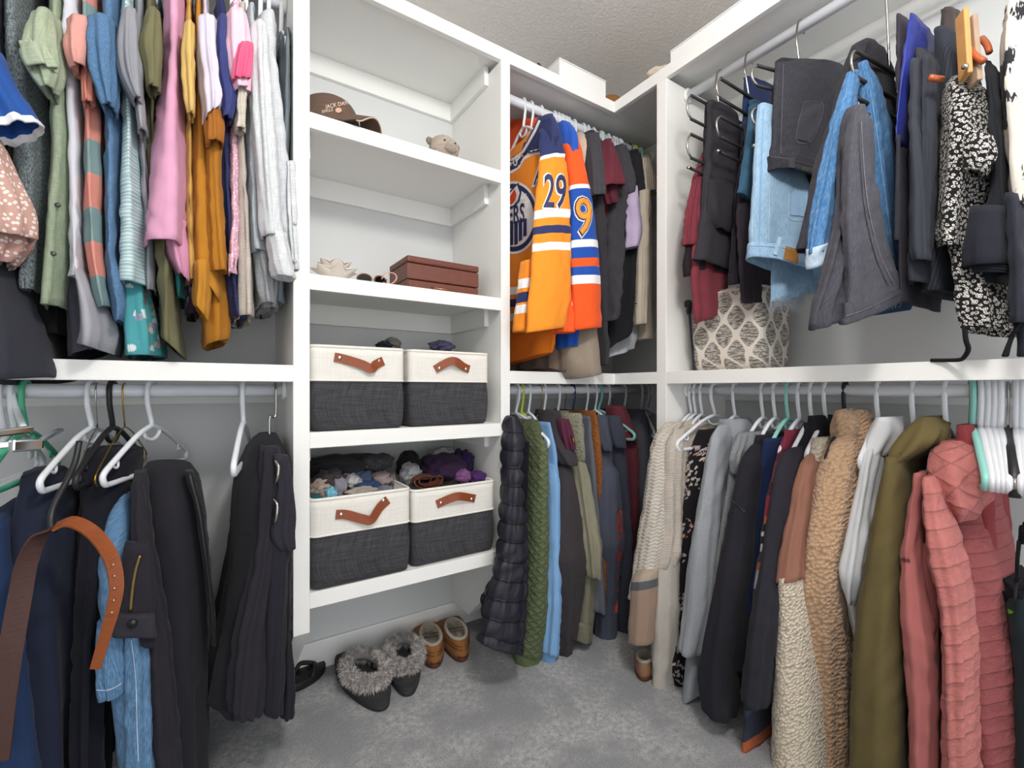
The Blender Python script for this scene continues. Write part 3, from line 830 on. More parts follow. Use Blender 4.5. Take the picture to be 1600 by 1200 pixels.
lu('ash_shirt', 'ash grey shirt tails crumpled below the chambray shirt', 'shirt',
   [(66, 418, 434, .1), (350, 410, 440, .12), (430, 404, 446, .14), (478, 410, 438, .14)], fab('8d8f91'), f=.1, short='ash grey shirt', fold=.014)

def buttons(parent, spots, plane, mat, r=0.005):
    for (u, v) in spots:
        c = onY(u, v, plane) if parent else None
        bm = bmesh.new()
        bmesh.ops.create_cone(bm, cap_ends=True, segments=14, radius1=r, radius2=r * 0.85, depth=0.003, matrix=Matrix.Translation(tuple(c)) @ Matrix.Rotation(math.pi / 2, 4, 'X'))
        bm_obj('button', bm, mat, parent, True)
HORN = plain('horn_button', '4a4a42', 0.3)
PEARL = plain('pearl_button', 'b9b5ae', 0.25)
for o in [o for o in COL.objects if o.get('label', '').startswith('silvery white chambray')]:
    buttons(o, [(461, 349), (461, 408)], RODY - 0.2115, PEARL)
for o in [o for o in COL.objects if o.get('label', '').startswith('sage green linen')]:
    buttons(o, [(83, 396), (90, 320)], RODY - 0.192, HORN)

# ------------------------------------------------------------------ lower left: trousers, belt, odd hangers
GLL = 'clothes on the lower left rod'
def ll(name, label, cat, u, rows, mat, extra=(), f=0.19, hang='white', hkind='tube', short=None, end_u=None, hlabel=None, **kw):
    return garment(name, label, cat, 'LL', u, [('body', rows, mat, dict(kw, f=f))] + list(extra), GLL, hang, hkind, short, end_u, hlabel=hlabel)
inky = fab('23283a'); inkb = fab('1b1c25'); blk = fab('26252b'); blk2 = fab('2b2930')
ll('trousers', 'dark navy trousers folded over a hanger at the left edge', 'trousers', 22,
   [(745, 22, 78, .1), (770, 10, 96, .15), (850, -10, 102, .19), (950, -14, 106, .2), (1060, -16, 108, .2), (1290, -18, 108, .2)], inky, f=.19, short='dark navy trousers', end_u=-40, fold=.012, lip=.02)
ll('suit_trousers', 'midnight blue trousers hanging behind the leather belt', 'trousers', 5,
   [(820, -50, 12, .2), (900, -40, 20, .22), (1000, -30, 40, .23), (1290, -30, 80, .24)], fab('26385a'), f=.2, short='midnight blue trousers', end_u=-70, hang='white', fold=.01)
ll('black_trousers', 'black navy trousers hanging from the black hanger', 'trousers', 176,
   [(708, 122, 215, .1), (720, 117, 214, .12), (800, 112, 200, .17), (900, 104, 178, .19), (1000, 102, 160, .19), (1120, 98, 155, .19), (1290, 98, 152, .19)], inkb, f=.16, hang=None, fold=.01)
jean = fab('4a7299', 'denim', '86a6c2')
ll('jeans', 'faded blue jeans hanging behind the tan belt end', 'jeans', 195,
   [(772, 176, 206, .13), (800, 157, 210, .18), (880, 135, 212, .215), (960, 140, 218, .22), (1040, 146, 232, .22), (1290, 182, 244, .22)], jean,
   [('turned_cuff', [(985, 146, 190, .24), (1050, 146, 192, .24), ([1104, 1088], 152, 190, .24)], jean, dict(d=.08, fold=.006)),
    ('leg', [(960, 190, 222, .235), (1040, 188, 236, .245), (1290, 190, 246, .245)], jean, dict(d=.1, fold=.008))], f=.17, hang='gold', hkind='wire', short='faded blue jeans', end_u=148, fold=.011)
ll('black_slacks', 'black slacks with satin side stripe draped over a white hanger', 'slacks', 237,
   [(733, 222, 296, .10), (742, 208, 308, .14), (800, 205, 318, .17), (880, 214, 326, .18), (960, 222, 330, .18), (1060, 230, 328, .18), (1290, 240, 326, .18)], blk, 
   [('side_stripe', [(738, 290, 302, .165), (800, 305, 318, .19), (900, 320, 331, .2), (960, 326, 336, .2), (1010, 330, 338, .2)], fab('1a1a1f', 'satin'), dict(d=.05, fold=.002, p=2.4)),
    ('front_fold', [(740, 208, 226, .2), (800, 202, 230, .22), (860, 204, 236, .23), (1000, 226, 262, .23), (1290, 244, 290, .23)], blk2, dict(d=.08, fold=.006)),
    ('pocket_flap', [(850, 192, 232, .245), (900, 188, 240, .25), (950, 182, 240, .25), (966, 176, 240, .25)], blk2, dict(d=.03, fold=.002)),
    ('waist_tab', [(962, 174, 242, .262), (980, 173, 242, .262), (997, 174, 242, .262)], fab('34323a'), dict(d=.02, fold=.001, p=3.5)),
    ('waist_hem', [(985, 215, 244, .252), (1012, 220, 244, .252)], blk, dict(d=.03, fold=.002))], f=.16, short='black slacks', end_u=160, fold=.009)
sl = [o for o in COL.objects if o.get('label', '').startswith('black slacks with satin')][0]
buttons(sl, [(207, 975)], RODY - 0.2645, plain('black_button', '17171a', 0.3), 0.009)
BRASS = plain('brass_zip', 'a08a5a', 0.3, 1)
zp = [onY(u, v, RODY - 0.2515) for u, v in ((219, 868), (213, 888), (208, 915), (204, 955))]
tube('zip', spline(zp, 6), 0.0035, BRASS, sl, 8)
ll('black_chinos', 'black chinos hanging from a bent steel hanger against the tower', 'trousers', 430,
   [(679, 408, 436, .05), (690, 396, 446, .1), (720, 386, 454, .15), (760, 372, 460, .18), (800, 368, 462, .19), (850, 368, 458, .19), (920, 360, 450, .19), (1000, 345, 448, .19), (1080, 325, 452, .2), (1124, 316, 440, .2)], blk,
   [('leg', [(800, 424, 458, .22), (870, 420, 456, .23), (960, 418, 452, .24), (1060, 414, 446, .24), (1110, 412, 446, .24), (1122, 411, 446, .24)], fab('25252d'), dict(d=.1, fold=.006)),
    ('rear_leg', [(850, 440, 462, .15), (1000, 440, 458, .16), (1080, 436, 466, .16), (1126, 436, 462, .16)], blk, dict(d=.14, fold=.008)),
    ('front_panel', [(700, 410, 440, .19), (760, 408, 440, .22), (830, 404, 436, .22), (900, 396, 428, .23), (1000, 372, 416, .24), (1110, 360, 410, .25), (1128, 364, 404, .25)], blk2, dict(d=.09, fold=.007)),
    ('fly_flap', [(712, 428, 452, .225), (760, 436, 460, .23), (800, 430, 462, .235), (838, 420, 461, .235), (860, 436, 462, .235)], fab('302e37'), dict(d=.04, fold=.004))],
   f=.19, hang=None, fold=.011)
CHROME = hanger_mat('chrome')
BLKM = hanger_mat('black')
# bent steel hanger that carries the chinos
s430 = rod_s('LL', 430)
e = empty('steel_hanger', rod_pt('LL', s430), 'brushed steel S-shaped trouser hanger next to the tower panel', 'hanger', HGROUP)
pp = [(s430, RODY + .012, ZL - .01), (s430, RODY + .016, ZL + .012), (s430, RODY, ZL + ROD_R + .004), (s430, RODY - .019, ZL + .01), (s430, RODY - .02, ZL - .05), (s430 - .004, RODY - .026, ZL - .075), (s430 - .014, RODY - .03, ZL - .07), (s430 - .018, RODY - .034, ZL - .085), (s430 - .018, RODY - .036, ZL - .14)]
tube('hook', spline(pp, 6), 0.0032, CHROME, e)
for v0, v1, uu in ((724, 752, 433), (784, 816, 431)):
    q = [onY(uu - 3, v0 - 4, RODY - .233), onY(uu + 2, v0 + 4, RODY - .245), onY(uu + 2, (v0 + v1) / 2, RODY - .249), onY(uu, v1 - 4, RODY - .247), onY(uu - 4, v1 + 3, RODY - .236)]
    tube('bar_end', spline(q, 5), 0.0033, CHROME, e)
# empty and special hangers
hanger('LL', 143, 'empty white plastic hanger swung out to the left, left of the black hanger', 'white', 'tube', 62)
hanger('LL', 40, 'mint green plastic hanger behind the chrome clip hanger', 'green', 'tube', -30)
hanger('LL', 380, 'white plastic hanger seen edge on beside the black chinos', 'white', 'flat', 364)
hanger('LL', 152, 'thin dark wire hanger hooked behind the empty white hanger', 'chrome', 'wire', 118)
hanger('LL', 176, 'black plastic hanger with notches holding the black navy trousers and belt', 'black', 'tube', 118)
bh_ = [o for o in COL.objects if o.get('label', '').startswith('black plastic hanger with notches')][0]
bpy.context.view_layer.update()
hk_ = tube('belt_hook', spline([onY(124, 690, RODY - .18), onY(117, 722, RODY - .20), onY(104, 752, RODY - .23), (onY(88, 782, RODY - .26)), onY(80, 806, RODY - .28), onY(81, 826, RODY - .287), onY(88, 828, RODY - .283)], 6), .0055, BLKM)
hk_.parent = bh_; hk_.matrix_parent_inverse = bh_.matrix_world.inverted()
# chrome clip hanger at the left edge
e = empty('clip_hanger', rod_pt('LL', rod_s('LL', 8)), 'shiny chrome trouser clip hanger at the left edge', 'hanger', HGROUP)
a, b_ = onY(-40, 690, RODY - .24), onY(64, 682, RODY - .16)
MIR = plain('mirror_chrome', 'd9dde0', 0.08, 1)
def slat(name, p, q, w, t, mat, parent):
    p, q = Vector(p), Vector(q); d = (q - p); L = d.length
    bm = bmesh.new(); box_bm(bm, (-L / 2, -t / 2, -w / 2), (L / 2, t / 2, w / 2), min(t, w) * 0.25)
    o = bm_obj(name, bm, mat, parent); 
    me = o.data; M = Matrix.Translation((p + q) / 2) @ d.to_track_quat('X', 'Z').to_matrix().to_4x4()
    me.transform(M); return o
slat('clamp_bar', onY(-50, 683, RODY - .23), onY(52, 670, RODY - .17), 0.014, 0.012, MIR, e)
slat('clamp_jaw', onY(15, 697, RODY - .25), onY(66, 694, RODY - .22), 0.023, 0.016, MIR, e)
slat('clamp_jaw', onY(60, 690, RODY - .20), onY(95, 671, RODY - .12), 0.006, 0.012, MIR, e)
slat('clamp_bar', onY(-45, 700, RODY - .25), onY(20, 694, RODY - .24), 0.012, 0.008, MIR, e)
tube('hook', spline([rod_pt('LL', rod_s('LL', 22)) + np.array((0, .012, .012)), rod_pt('LL', rod_s('LL', 22)) + np.array((0, -.004, ROD_R + .006)), onY(20, 618, RODY - .02), onY(28, 645, RODY - .03), onY(37, 668, RODY - .1)], 6), .006, hanger_mat('white'), e)
# leather belt: a loop of strap
def strap(name, pts, wdir, w, t, mat, parent, uvs=True):
    P = spline(pts, 8); V = []; U = []; F = []
    W = np.asarray(wdir, float)
    T = np.gradient(P, axis=0); T /= np.linalg.norm(T, axis=1)[:, None]
    s = 0
    for i, p in enumerate(P):
        Wi = W[0] * (1 - i / (len(P) - 1)) + W[1] * (i / (len(P) - 1)) if W.ndim == 2 else W
        Wi = Wi - T[i] * np.dot(Wi, T[i]); Wi = Wi / np.linalg.norm(Wi)
        N = np.cross(T[i], Wi)
        if i: s += np.linalg.norm(P[i] - P[i - 1])
        ww = w if np.isscalar(w) else np.interp(i / (len(P) - 1), [0, 1], w)
        for a_, c_ in ((-1, -1), (1, -1), (1, 1), (-1, 1)):
            V.append(p + Wi * a_ * ww / 2 + N * c_ * t / 2); U.append((a_ * ww / 2, s))
    for i in range(len(P) - 1):
        for j in range(4):
            F.append((i * 4 + j, i * 4 + (j + 1) % 4, (i + 1) * 4 + (j + 1) % 4, (i + 1) * 4 + j))
    F += [(3, 2, 1, 0), tuple((len(P) - 1) * 4 + j for j in range(4))]
    o = mesh_obj(name, V, F, mat, parent, False, U)
    return o
belt = empty('leather_belt', onY(85, 822, RODY - .27), 'tan leather belt looped over the black hanger, punched holes on its end', 'belt')
LEATHER = plain('belt_leather', '8a4822', 0.4, 0, 0.4, 0.12, 90)
LEATHB = plain('belt_back', '4b3430', 0.55, 0, 0.3, 0.1, 90)
yb = RODY - .29
strap('strap_end', [onY(86, 823, yb), onY(112, 815, yb - .005), onY(145, 832, yb - .01), onY(172, 868, yb - .015), onY(182, 910, yb - .02), onY(177, 950, yb - .02), onY(164, 995, yb - .015), onY(149, 1045, yb - .01)],
      [(.2, .95, .35), (1, -.25, .1)], (.03, .017), .004, LEATHER, belt)
strap('strap', [onY(86, 823, yb + .004), onY(62, 838, yb + .01), onY(42, 880, yb + .01), onY(30, 940, yb + .005), onY(18, 1010, yb), onY(8, 1080, yb), onY(-4, 1190, yb)],
      [(.6, .8, .2), (1, -.1, 0)], .032, .004, LEATHB, belt)
for u, v in ((177, 882), (179, 900), (179, 919), (178, 938), (175, 957)):
    bm = bmesh.new(); c = onY(u, v, yb - .0265)
    bmesh.ops.create_uvsphere(bm, u_segments=10, v_segments=6, radius=.0022, matrix=Matrix.Translation(tuple(c)))
    bm_obj('eyelet', bm, plain('eyelet', 'd8cfc4', 0.3, 1), belt, True)

# ------------------------------------------------------------------ upper corner: jerseys and tees
GCU = 'clothes on the upper corner rod'
def ptop(rod, z, f):
    return None
OR = 'f0902a'; OR2 = 'ee5a22'; NVY = '2c3562'; WHT = 'eeeef0'; RB = '1f4fa8'
s1 = rod_s('CU', 818)
PL1 = ((s1 - .004, RODY), (s1, RODY - .3))
def zm(v0, v1, u, Y):   # metres between two rows at a column
    return (v1 - v0) / FPX * Y / ray(u)[1]
def prow(u, z, Y):      # image row of a height
    return HOR - (z - H) * FPX * ray(u)[1] / Y
jersey1, jp1 = garment('hockey_jersey', 'orange and navy hockey jersey with round crest and 29 on the sleeve', 'jersey', 'CU', 818, [
    ('body', [(782, 256, 861, 184, .03), (779, 264, 867, 196, .045), (776, 282, 872, 240, .06), (775, 320, 876, 300, .065), (775, 400, 876, 400, .07), (775, 478, 874, 470, .075), (775, 522, 872, 505, .075)],
     fab(OR, 'jersey'), dict(plane=PL1, fold=.005, cap=False, soft=1, kf=(3, 6))),
    ('collar_back', [(790, 188, 846, 184, .012), (786, 215, 850, 205, .02), (780, 260, 852, 250, .02)], fab('e2531c', 'jersey'), dict(plane=((s1 + .045, RODY), (s1 + .045, RODY - .3)), fold=.002, soft=1, wr=0)),
    ('shoulder_yoke', [(841, 184, 862, 180, .016), (833, 204, 868, 196, .022), (822, 225, 868, 216, .024), (813, 242, 866, 234, .024)], fab(NVY, 'jersey'), dict(plane=((s1 - .026, RODY), (s1 - .026, RODY - .3)), fold=.002, wr=.001, soft=1)),
    ('back_hem', [(776, 497, 868, 490, .045), (776, 540, 868, 528, .05), (776, 574, 862, 550, .05)], fab('e87a1c', 'jersey'), dict(plane=((s1 + .006, RODY), (s1 + .008, RODY - .3)), fold=.006, soft=1)),
    ('sleeve', [(177, 852, 868, .13), (186, 853, 874, .17), (200, 853, 880, .2), (235, 855, 888, .23), (270, 851, 894, .25), (330, 845, 897, .27), (400, 842, 899, .28), (460, 836, 898, .29), ([518, 510], 831, 889, .29)],
     bands('orange_jersey_sleeve', [(0, NVY), (.235, WHT), (.251, OR), (.453, WHT), (.481, OR), (.509, NVY), (.537, OR), (.569, WHT), (.597, OR)], 1.0), dict(d=.06, p=2.2, fold=.005, kf=(2, 5), soft=1)),
    ('side_panel', [(405, 824, 840, .215), (440, 820, 841, .22), (480, 816, 838, .225), (516, 812, 836, .225)],
     bands('orange_jersey_side', [(0, OR), (.063, WHT), (.098, OR), (.112, NVY), (.147, OR), (.155, WHT), (.185, OR)], .4), dict(d=.06, p=2.2, fold=.003, soft=1))], GCU, short='orange and navy jersey')
s2 = s1 + .085
jersey2, jp2 = garment('hockey_jersey', 'orange and royal blue hockey jersey with a 9 on the sleeve', 'jersey', 'CU', 848, [
    ('body', [(880, 190, 888, 190, .03), (862, 200, 900, 205, .05), (850, 260, 903, 260, .06), (850, 500, 904, 500, .06), (858, 553, 901, 540, .06)],
     bands('blue_jersey_body', [(0, '2a57b5'), (.12, WHT), (.135, OR2), (.56, RB)], .8), dict(plane=((s2, RODY), (s2 + .01, RODY - .3)), fold=.006, soft=1)),
    ('under_sleeve', [(420, 886, 904, .24), (470, 880, 906, .25), (508, 876, 906, .26), (518, 872, 906, .26)], fab(OR2, 'jersey'), dict(d=.07, p=2.2, fold=.004)),
    ('sleeve', [(206, 882, 906, .16), (230, 888, 914, .2), (270, 895, 924, .24), (300, 897, 930, .25), (340, 899, 936, .26), (400, 899, 943, .27), (440, 902, 945, .28), ([514, 510], 906, 946, .28)],
     bands('blue_jersey_sleeve', [(0, OR2), (.25, WHT), (.262, RB), (.451, WHT), (.48, RB), (.518, OR2), (.547, RB), (.581, WHT), (.61, OR2)], 1.0), dict(d=.055, p=2.2, fold=.004, kf=(2, 5), soft=1))], GCU, s=s2, short='jersey with the 9 on its sleeve')
def cu(name, label, cat, u, rows, mat, extra=(), hang='white', hkind='tube', short=None, **kw):
    top = []
    return garment(name, label, cat, 'CU', u, [('body', rows, mat, kw)] + list(extra), GCU, hang, hkind, short)
chb = fab('38363b'); chc = fab('434247')
cu('sleeveless_blouse', 'beige sleeveless top tucked beside the royal blue jersey', 'top', 872,
   [(205, 902, 914, .06), (214, 904, 926, .12), (240, 908, 930, .16), (400, 915, 940, .2), (560, 905, 945, .2)], fab('cdb9a4'), short='beige sleeveless top')
cu('taupe_tunic', 'long taupe knit tunic drooping over the middle shelf edge', 'tunic', 880,
   [(214, 908, 918, .08), (300, 905, 930, .18), (500, 905, 945, .22), (530, 900, 950, .235), (570, 900, 955, .24), ([592, 580], 912, 954, .24)], fab('8f8272', 'heather', 'a3978a'), short='long taupe tunic', fold=.01)
cu('brown_tunic', 'dark brown garment hem behind the orange jersey', 'tunic', 830,
   [(205, 856, 864, .06), (300, 862, 878, .1), (500, 868, 890, .14), ([574, 586], 870, 898, .16)], fab('6f5f55'), short='brown tunic', fold=.012)
cu('charcoal_tee', 'charcoal tee with a rolled sleeve between jersey and maroon tee', 'tee', 888,
   [(203, 918, 934, .07), (212, 914, 942, .12), (260, 926, 948, .18), (330, 930, 954, .2), (450, 938, 956, .22), (500, 942, 956, .22), (570, 944, 956, .22)], chb,
   [('sleeve', [(206, 922, 942, .14), (240, 926, 946, .2), (280, 930, 949, .24), (302, 931, 950, .25)], chc, dict(d=.08, p=2.2, fold=.006))], short='charcoal rolled sleeve tee', fold=.013, wr=.006)
cu('maroon_tee', 'maroon tee with a wide short sleeve', 'tee', 918,
   [(216, 946, 956, .07), (226, 944, 962, .12), (260, 945, 966, .16), (340, 946, 962, .18), (458, 946, 959, .21)], fab('5a2530'),
   [('sleeve', [(216, 948, 960, .12), (240, 948, 972, .19), (270, 945, 982, .25), (286, 944, 985, .26)], fab('6a2c39'), dict(d=.09, p=2, fold=.008)),
    ('under_sleeve', [(280, 950, 972, .22), (305, 952, 970, .23), (316, 956, 968, .23)], fab('5b2631'), dict(d=.06, p=2))], short='maroon tee')
cu('black_tee', 'large washed black tee with a twisted hem in the middle of the corner rod', 'tee', 939,
   [(224, 966, 980, .08), (234, 964, 988, .13), (270, 966, 990, .18), (340, 958, 984, .22), (400, 958, 984, .24), (450, 960, 982, .25), ([502, 494], 950, 980, .25)], fab('3b3a3e'),
   [('sleeve', [(226, 968, 984, .14), (250, 972, 992, .19), (275, 980, 1000, .22), (300, 984, 998, .22)], fab('414046'), dict(d=.08, p=2.2, fold=.007))], short='large washed black tee', fold=.014, wr=.007)
cu('black_shirt', 'jet black shirt with pointed hem right of the washed black tee', 'shirt', 958,
   [(232, 990, 1002, .08), (246, 984, 1006, .12), (300, 985, 1012, .17), (420, 978, 1004, .2), (470, 972, 1002, .2), ([554, 500], 950, 1006, .19)], fab('1f1f22'),
   [('sleeve', [(238, 992, 1006, .13), (280, 998, 1014, .17), (344, 1004, 1020, .19)], fab('2a2a2e'), dict(d=.08, p=2.2))], short='jet black shirt', fold=.01)
cu('lilac_tee', 'pale lavender tee sleeve showing between black shirts', 'tee', 950,
   [(245, 1000, 1008, .1), (290, 990, 1006, .15), (370, 988, 1008, .16)], fab('a898b4'),
   [('sleeve', [(290, 987, 1000, .22), (330, 988, 1007, .23), (360, 990, 1010, .235), (384, 988, 1002, .235)], fab('b4a4c0'), dict(d=.06, p=2))], short='pale lavender tee')
cu('striped_tee', 'black and white striped tee edge left of the cream cardigan', 'top', 962,
   [(250, 1004, 1012, .08), (380, 996, 1006, .16), (476, 995, 1003, .18)], fab('e0ddd8', 'stripe', '2b2b2d', .012), short='black and white striped tee')
cu('cream_cardigan', 'long cream knit cardigan against the right hand panel', 'cardigan', 985,
   [(240, 1010, 1018, .06), (250, 1008, 1022, .1), (300, 1006, 1026, .13), (400, 1004, 1030, .16), (470, 1004, 1030, .17), (528, 1012, 1030, .17)], fab('c2b5a3', 'heather', 'cfc4b4'),
   [('sleeve', [(245, 1006, 1022, .14), (270, 1008, 1028, .17), (296, 1010, 1030, .18)], fab('d3c6b6', 'vstripe', '8d7d70', .008), dict(d=.06, p=2.2)),
    ('long_sleeve', [(295, 1006, 1020, .19), (400, 1004, 1018, .2), (505, 1003, 1014, .2)], fab('c8bcab', 'heather', 'd4c9ba'), dict(d=.06, p=2.2))], short='long cream cardigan')
cu('white_blouse', 'crumpled pale grey blouse hem low on the corner shelf', 'blouse', 970,
   [(250, 1002, 1012, .06), (400, 990, 1012, .1), (520, 960, 1008, .13), ([560, 540], 950, 1004, .14)], fab('b9bcc0', 'linen'), short='crumpled pale grey blouse', fold=.014)
ORD = ['first', 'second', 'third', 'fourth', 'fifth', 'sixth', 'seventh', 'eighth']
for k, u in enumerate((866, 877, 884, 897, 911, 927, 950, 967)):
    hanger('CU', u, 'white plastic hanger in the tight row behind the jerseys, %s from the left' % ORD[k], 'white', 'tube', sx=.6)
for u, c_, lab in ((941, 'aqua', 'aqua plastic hanger above the washed black tee on the corner rod'), (984, 'navy', 'navy plastic hanger near the right end of the corner rod'), (992, 'lime', 'lime green plastic hanger just right of the navy one, corner rod'),
                   (1000, 'aqua', 'aqua plastic hanger between the two lime ones, corner rod'), (1008, 'lime', 'lime green plastic hanger at the far right of the corner rod')):
    hanger('CU', u, lab, c_, 'tube', sx=.6)

# ------------------------------------------------------------------ lower corner: vest, jackets, hoodies
GCL = 'clothes on the lower corner rod'
def cl(name, label, cat, u, rows, mat, extra=(), hang='white', hkind='tube', short=None, end_u=None, **kw):
    return garment(name, label, cat, 'CL', u, [('body', rows, mat, kw)] + list(extra), GCL, hang, hkind, short, end_u, auto=True)
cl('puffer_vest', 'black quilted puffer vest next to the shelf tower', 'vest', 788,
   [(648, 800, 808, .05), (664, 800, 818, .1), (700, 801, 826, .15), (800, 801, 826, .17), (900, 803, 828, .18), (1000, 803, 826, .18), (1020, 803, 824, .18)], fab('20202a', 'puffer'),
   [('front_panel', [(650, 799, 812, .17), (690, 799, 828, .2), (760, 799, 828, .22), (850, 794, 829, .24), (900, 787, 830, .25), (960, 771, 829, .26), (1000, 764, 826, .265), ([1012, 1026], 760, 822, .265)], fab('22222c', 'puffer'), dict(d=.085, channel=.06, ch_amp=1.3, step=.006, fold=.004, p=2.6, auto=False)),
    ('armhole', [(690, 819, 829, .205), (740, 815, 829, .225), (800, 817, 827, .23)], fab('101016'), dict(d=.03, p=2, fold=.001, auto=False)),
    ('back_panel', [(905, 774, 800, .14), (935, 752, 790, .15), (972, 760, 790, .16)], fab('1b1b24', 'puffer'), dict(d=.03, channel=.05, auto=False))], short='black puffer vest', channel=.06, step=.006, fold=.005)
cl('grey_vest', 'light grey fleece sliver under the lime green hanger', 'vest', 815,
   [(650, 824, 832, .08), (680, 822, 838, .14), (730, 824, 840, .17), (900, 822, 840, .17)], fab('a9aab2'), hang='lime', short='light grey fleece')
cl('quilted_jacket', 'olive green diamond quilted jacket', 'jacket', 806,
   [(656, 834, 846, .07), (668, 832, 858, .12), (720, 828, 862, .18), (800, 826, 862, .21), (880, 828, 850, .22), (960, 826, 850, .22)], fab('565f45', 'quilt', None, .5),
   [('sleeve', [(700, 846, 862, .2), (760, 843, 864, .23), (850, 840, 865, .25), (950, 834, 863, .27), (1030, 818, 856, .28)], fab('5e684b', 'quilt', None, .5), dict(d=.12, p=2.2, fold=.003)),
    ('cuff', [(1026, 817, 854, .283), (1050, 818, 853, .283), ([1062, 1070], 821, 851, .283)], fab('5c6648'), dict(d=.1, p=2.2, fold=.002))], short='olive quilted jacket')
cl('blue_sweatshirt', 'sky blue sweatshirt right of the olive quilted jacket', 'sweatshirt', 826,
   [(660, 856, 862, .07), (690, 860, 872, .14), (740, 864, 879, .19), (860, 865, 880, .21), (960, 864, 880, .22)], fab('7ba6d4'),
   [('sleeve', [(745, 864, 879, .21), (850, 865, 881, .24), (950, 864, 883, .26), (1026, 858, 878, .27)], fab('80abd8'), dict(d=.1, p=2.2, fold=.003)),
    ('cuff', [(1022, 858, 875, .27), (1056, 854, 871, .27)], fab('7ba5d2', 'rib'), dict(d=.08, p=2.2, fold=.001))], short='sky blue sweatshirt')
cl('brown_hoodie', 'charcoal brown hoodie with its hood flopped forward', 'hoodie', 850,
   [(660, 862, 876, .07), (690, 868, 892, .13), (750, 876, 904, .18), (860, 880, 926, .2), (920, 884, 930, .21), (1000, 886, 914, .21)], fab('3a3639'),
   [('hood', [(642, 866, 880, .08), (660, 862, 884, .12), (690, 868, 898, .18), (712, 880, 911, .22), (728, 892, 909, .22)], fab('3d393d'), dict(d=.12, p=2, fold=.006)),
    ('maroon_lining', [(655, 880, 892, .13), (672, 882, 899, .16), (702, 890, 900, .17)], fab('57283c'), dict(d=.05, p=2)),
    ('sleeve', [(735, 878, 902, .2), (800, 879, 918, .23), (880, 881, 928, .25), (940, 882, 912, .26), (1030, 879, 899, .27)], fab('3c383b'), dict(d=.11, p=2.2, fold=.004)),
    ('cuff', [(1026, 880, 898, .27), (1050, 883, 893, .27)], fab('353135', 'rib'), dict(d=.06, p=2.2))], short='charcoal brown hoodie')
cl('sage_fleece', 'grey green sherpa collared fleece jacket', 'jacket', 872,
   [(642, 884, 892, .06), (660, 888, 906, .11), (720, 898, 922, .17), (800, 908, 934, .2), (900, 908, 945, .22), (970, 905, 938, .22), (1006, 903, 935, .22)], fab('7e7b69'),
   [('collar', [(646, 896, 914, .1), (670, 896, 920, .14), (720, 906, 920, .17)], fab('8b8a74', 'sherpa'), dict(d=.1, p=2)),
    ('sleeve', [(730, 906, 924, .2), (800, 916, 938, .23), (860, 924, 949, .25), (905, 928, 944, .25)], fab('84816f'), dict(d=.09, p=2.2)),
    ('hem_band', [(978, 903, 935, .223), (1006, 903, 935, .223)], fab('7a7765', 'rib'), dict(d=.3, fold=.002))], short='grey green fleece jacket', b=.15)
cl('steel_shirt', 'steel grey thin shirt left of the rust melange sweater', 'shirt', 882,
   [(650, 918, 926, .06), (700, 920, 934, .14), (800, 928, 942, .18), (960, 934, 952, .18)], fab('5f626c'), hang='black', hkind='wire', short='steel grey shirt')
cl('melange_sweater', 'rust and black melange knit sweater', 'sweater', 895,
   [(642, 926, 934, .06), (656, 926, 940, .1), (700, 930, 948, .16), (800, 934, 950, .2), (880, 940, 952, .21), (960, 940, 952, .21)], fab('a8662e', 'melange', '4a3226'), hang='navy', short='rust melange sweater')
cl('slate_hoodie', 'slate blue grey hoodie with red lettering down the sleeve', 'hoodie', 916,
   [(650, 938, 950, .06), (664, 936, 958, .11), (720, 944, 966, .16), (800, 948, 980, .19), (900, 950, 984, .2)], fab('4a4e5c'),
   [('hood', [(650, 938, 954, .1), (670, 940, 960, .14), (705, 950, 961, .16)], fab('494d5a'), dict(d=.1, p=2)),
    ('sleeve', [(735, 947, 975, .19), (800, 947, 981, .21), (850, 947, 986, .23), (900, 948, 974, .24), (1000, 947, 971, .25), (1016, 947, 971, .25)], fab('4d5160'), dict(d=.1, p=2.2, fold=.003)),
    ('cuff', [(1012, 947, 971, .25), (1030, 948, 971, .25), (1041, 952, 968, .25)], fab('3b3e4c', 'rib'), dict(d=.07, p=2.2))], short='slate hoodie')
cl('navy_hoodie', 'dark navy grey hoodie left of the maroon one', 'hoodie', 930,
   [(655, 960, 972, .06), (668, 958, 980, .1), (720, 966, 988, .14), (850, 978, 994, .17), (960, 972, 992, .17), (1000, 972, 990, .17)], fab('393c48'),
   [('hood', [(650, 958, 976, .1), (675, 962, 984, .13), (700, 970, 984, .14)], fab('3c3f4b'), dict(d=.1, p=2))], hang='white', short='navy grey hoodie')
cl('maroon_hoodie', 'maroon hoodie half hidden by the cream cardigan', 'hoodie', 950,
   [(640, 968, 978, .05), (650, 966, 990, .09), (700, 984, 1008, .14), (800, 988, 1006, .17), (940, 982, 1004, .17)], fab('5b2a34'),
   [('hood', [(634, 966, 982, .08), (660, 970, 996, .11), (690, 984, 1003, .12)], fab('5e2b36'), dict(d=.1, p=2))], short='maroon hoodie')
cl('grey_fleece', 'dark grey fleece at the deep end of the lower corner rod', 'fleece', 975,
   [(640, 1000, 1012, .04), (655, 996, 1022, .08), (700, 1000, 1032, .12), (900, 1000, 1040, .14)], fab('4d4f57'), short='dark grey fleece')
hanger('CL', 806, 'white plastic hanger on the puffer vest side of the lime green hanger', 'white', 'tube')
hanger('CL', 843, 'thin gold wire hanger between the quilted jacket and the blue sweatshirt', 'gold', 'wire')
hanger('CL', 935, 'teal plastic hanger right of the rust melange sweater', 'teal', 'tube')
hanger('CL', 1002, 'white plastic hanger pointing out at the deep end of the lower corner rod', 'white', 'tube', 1023)
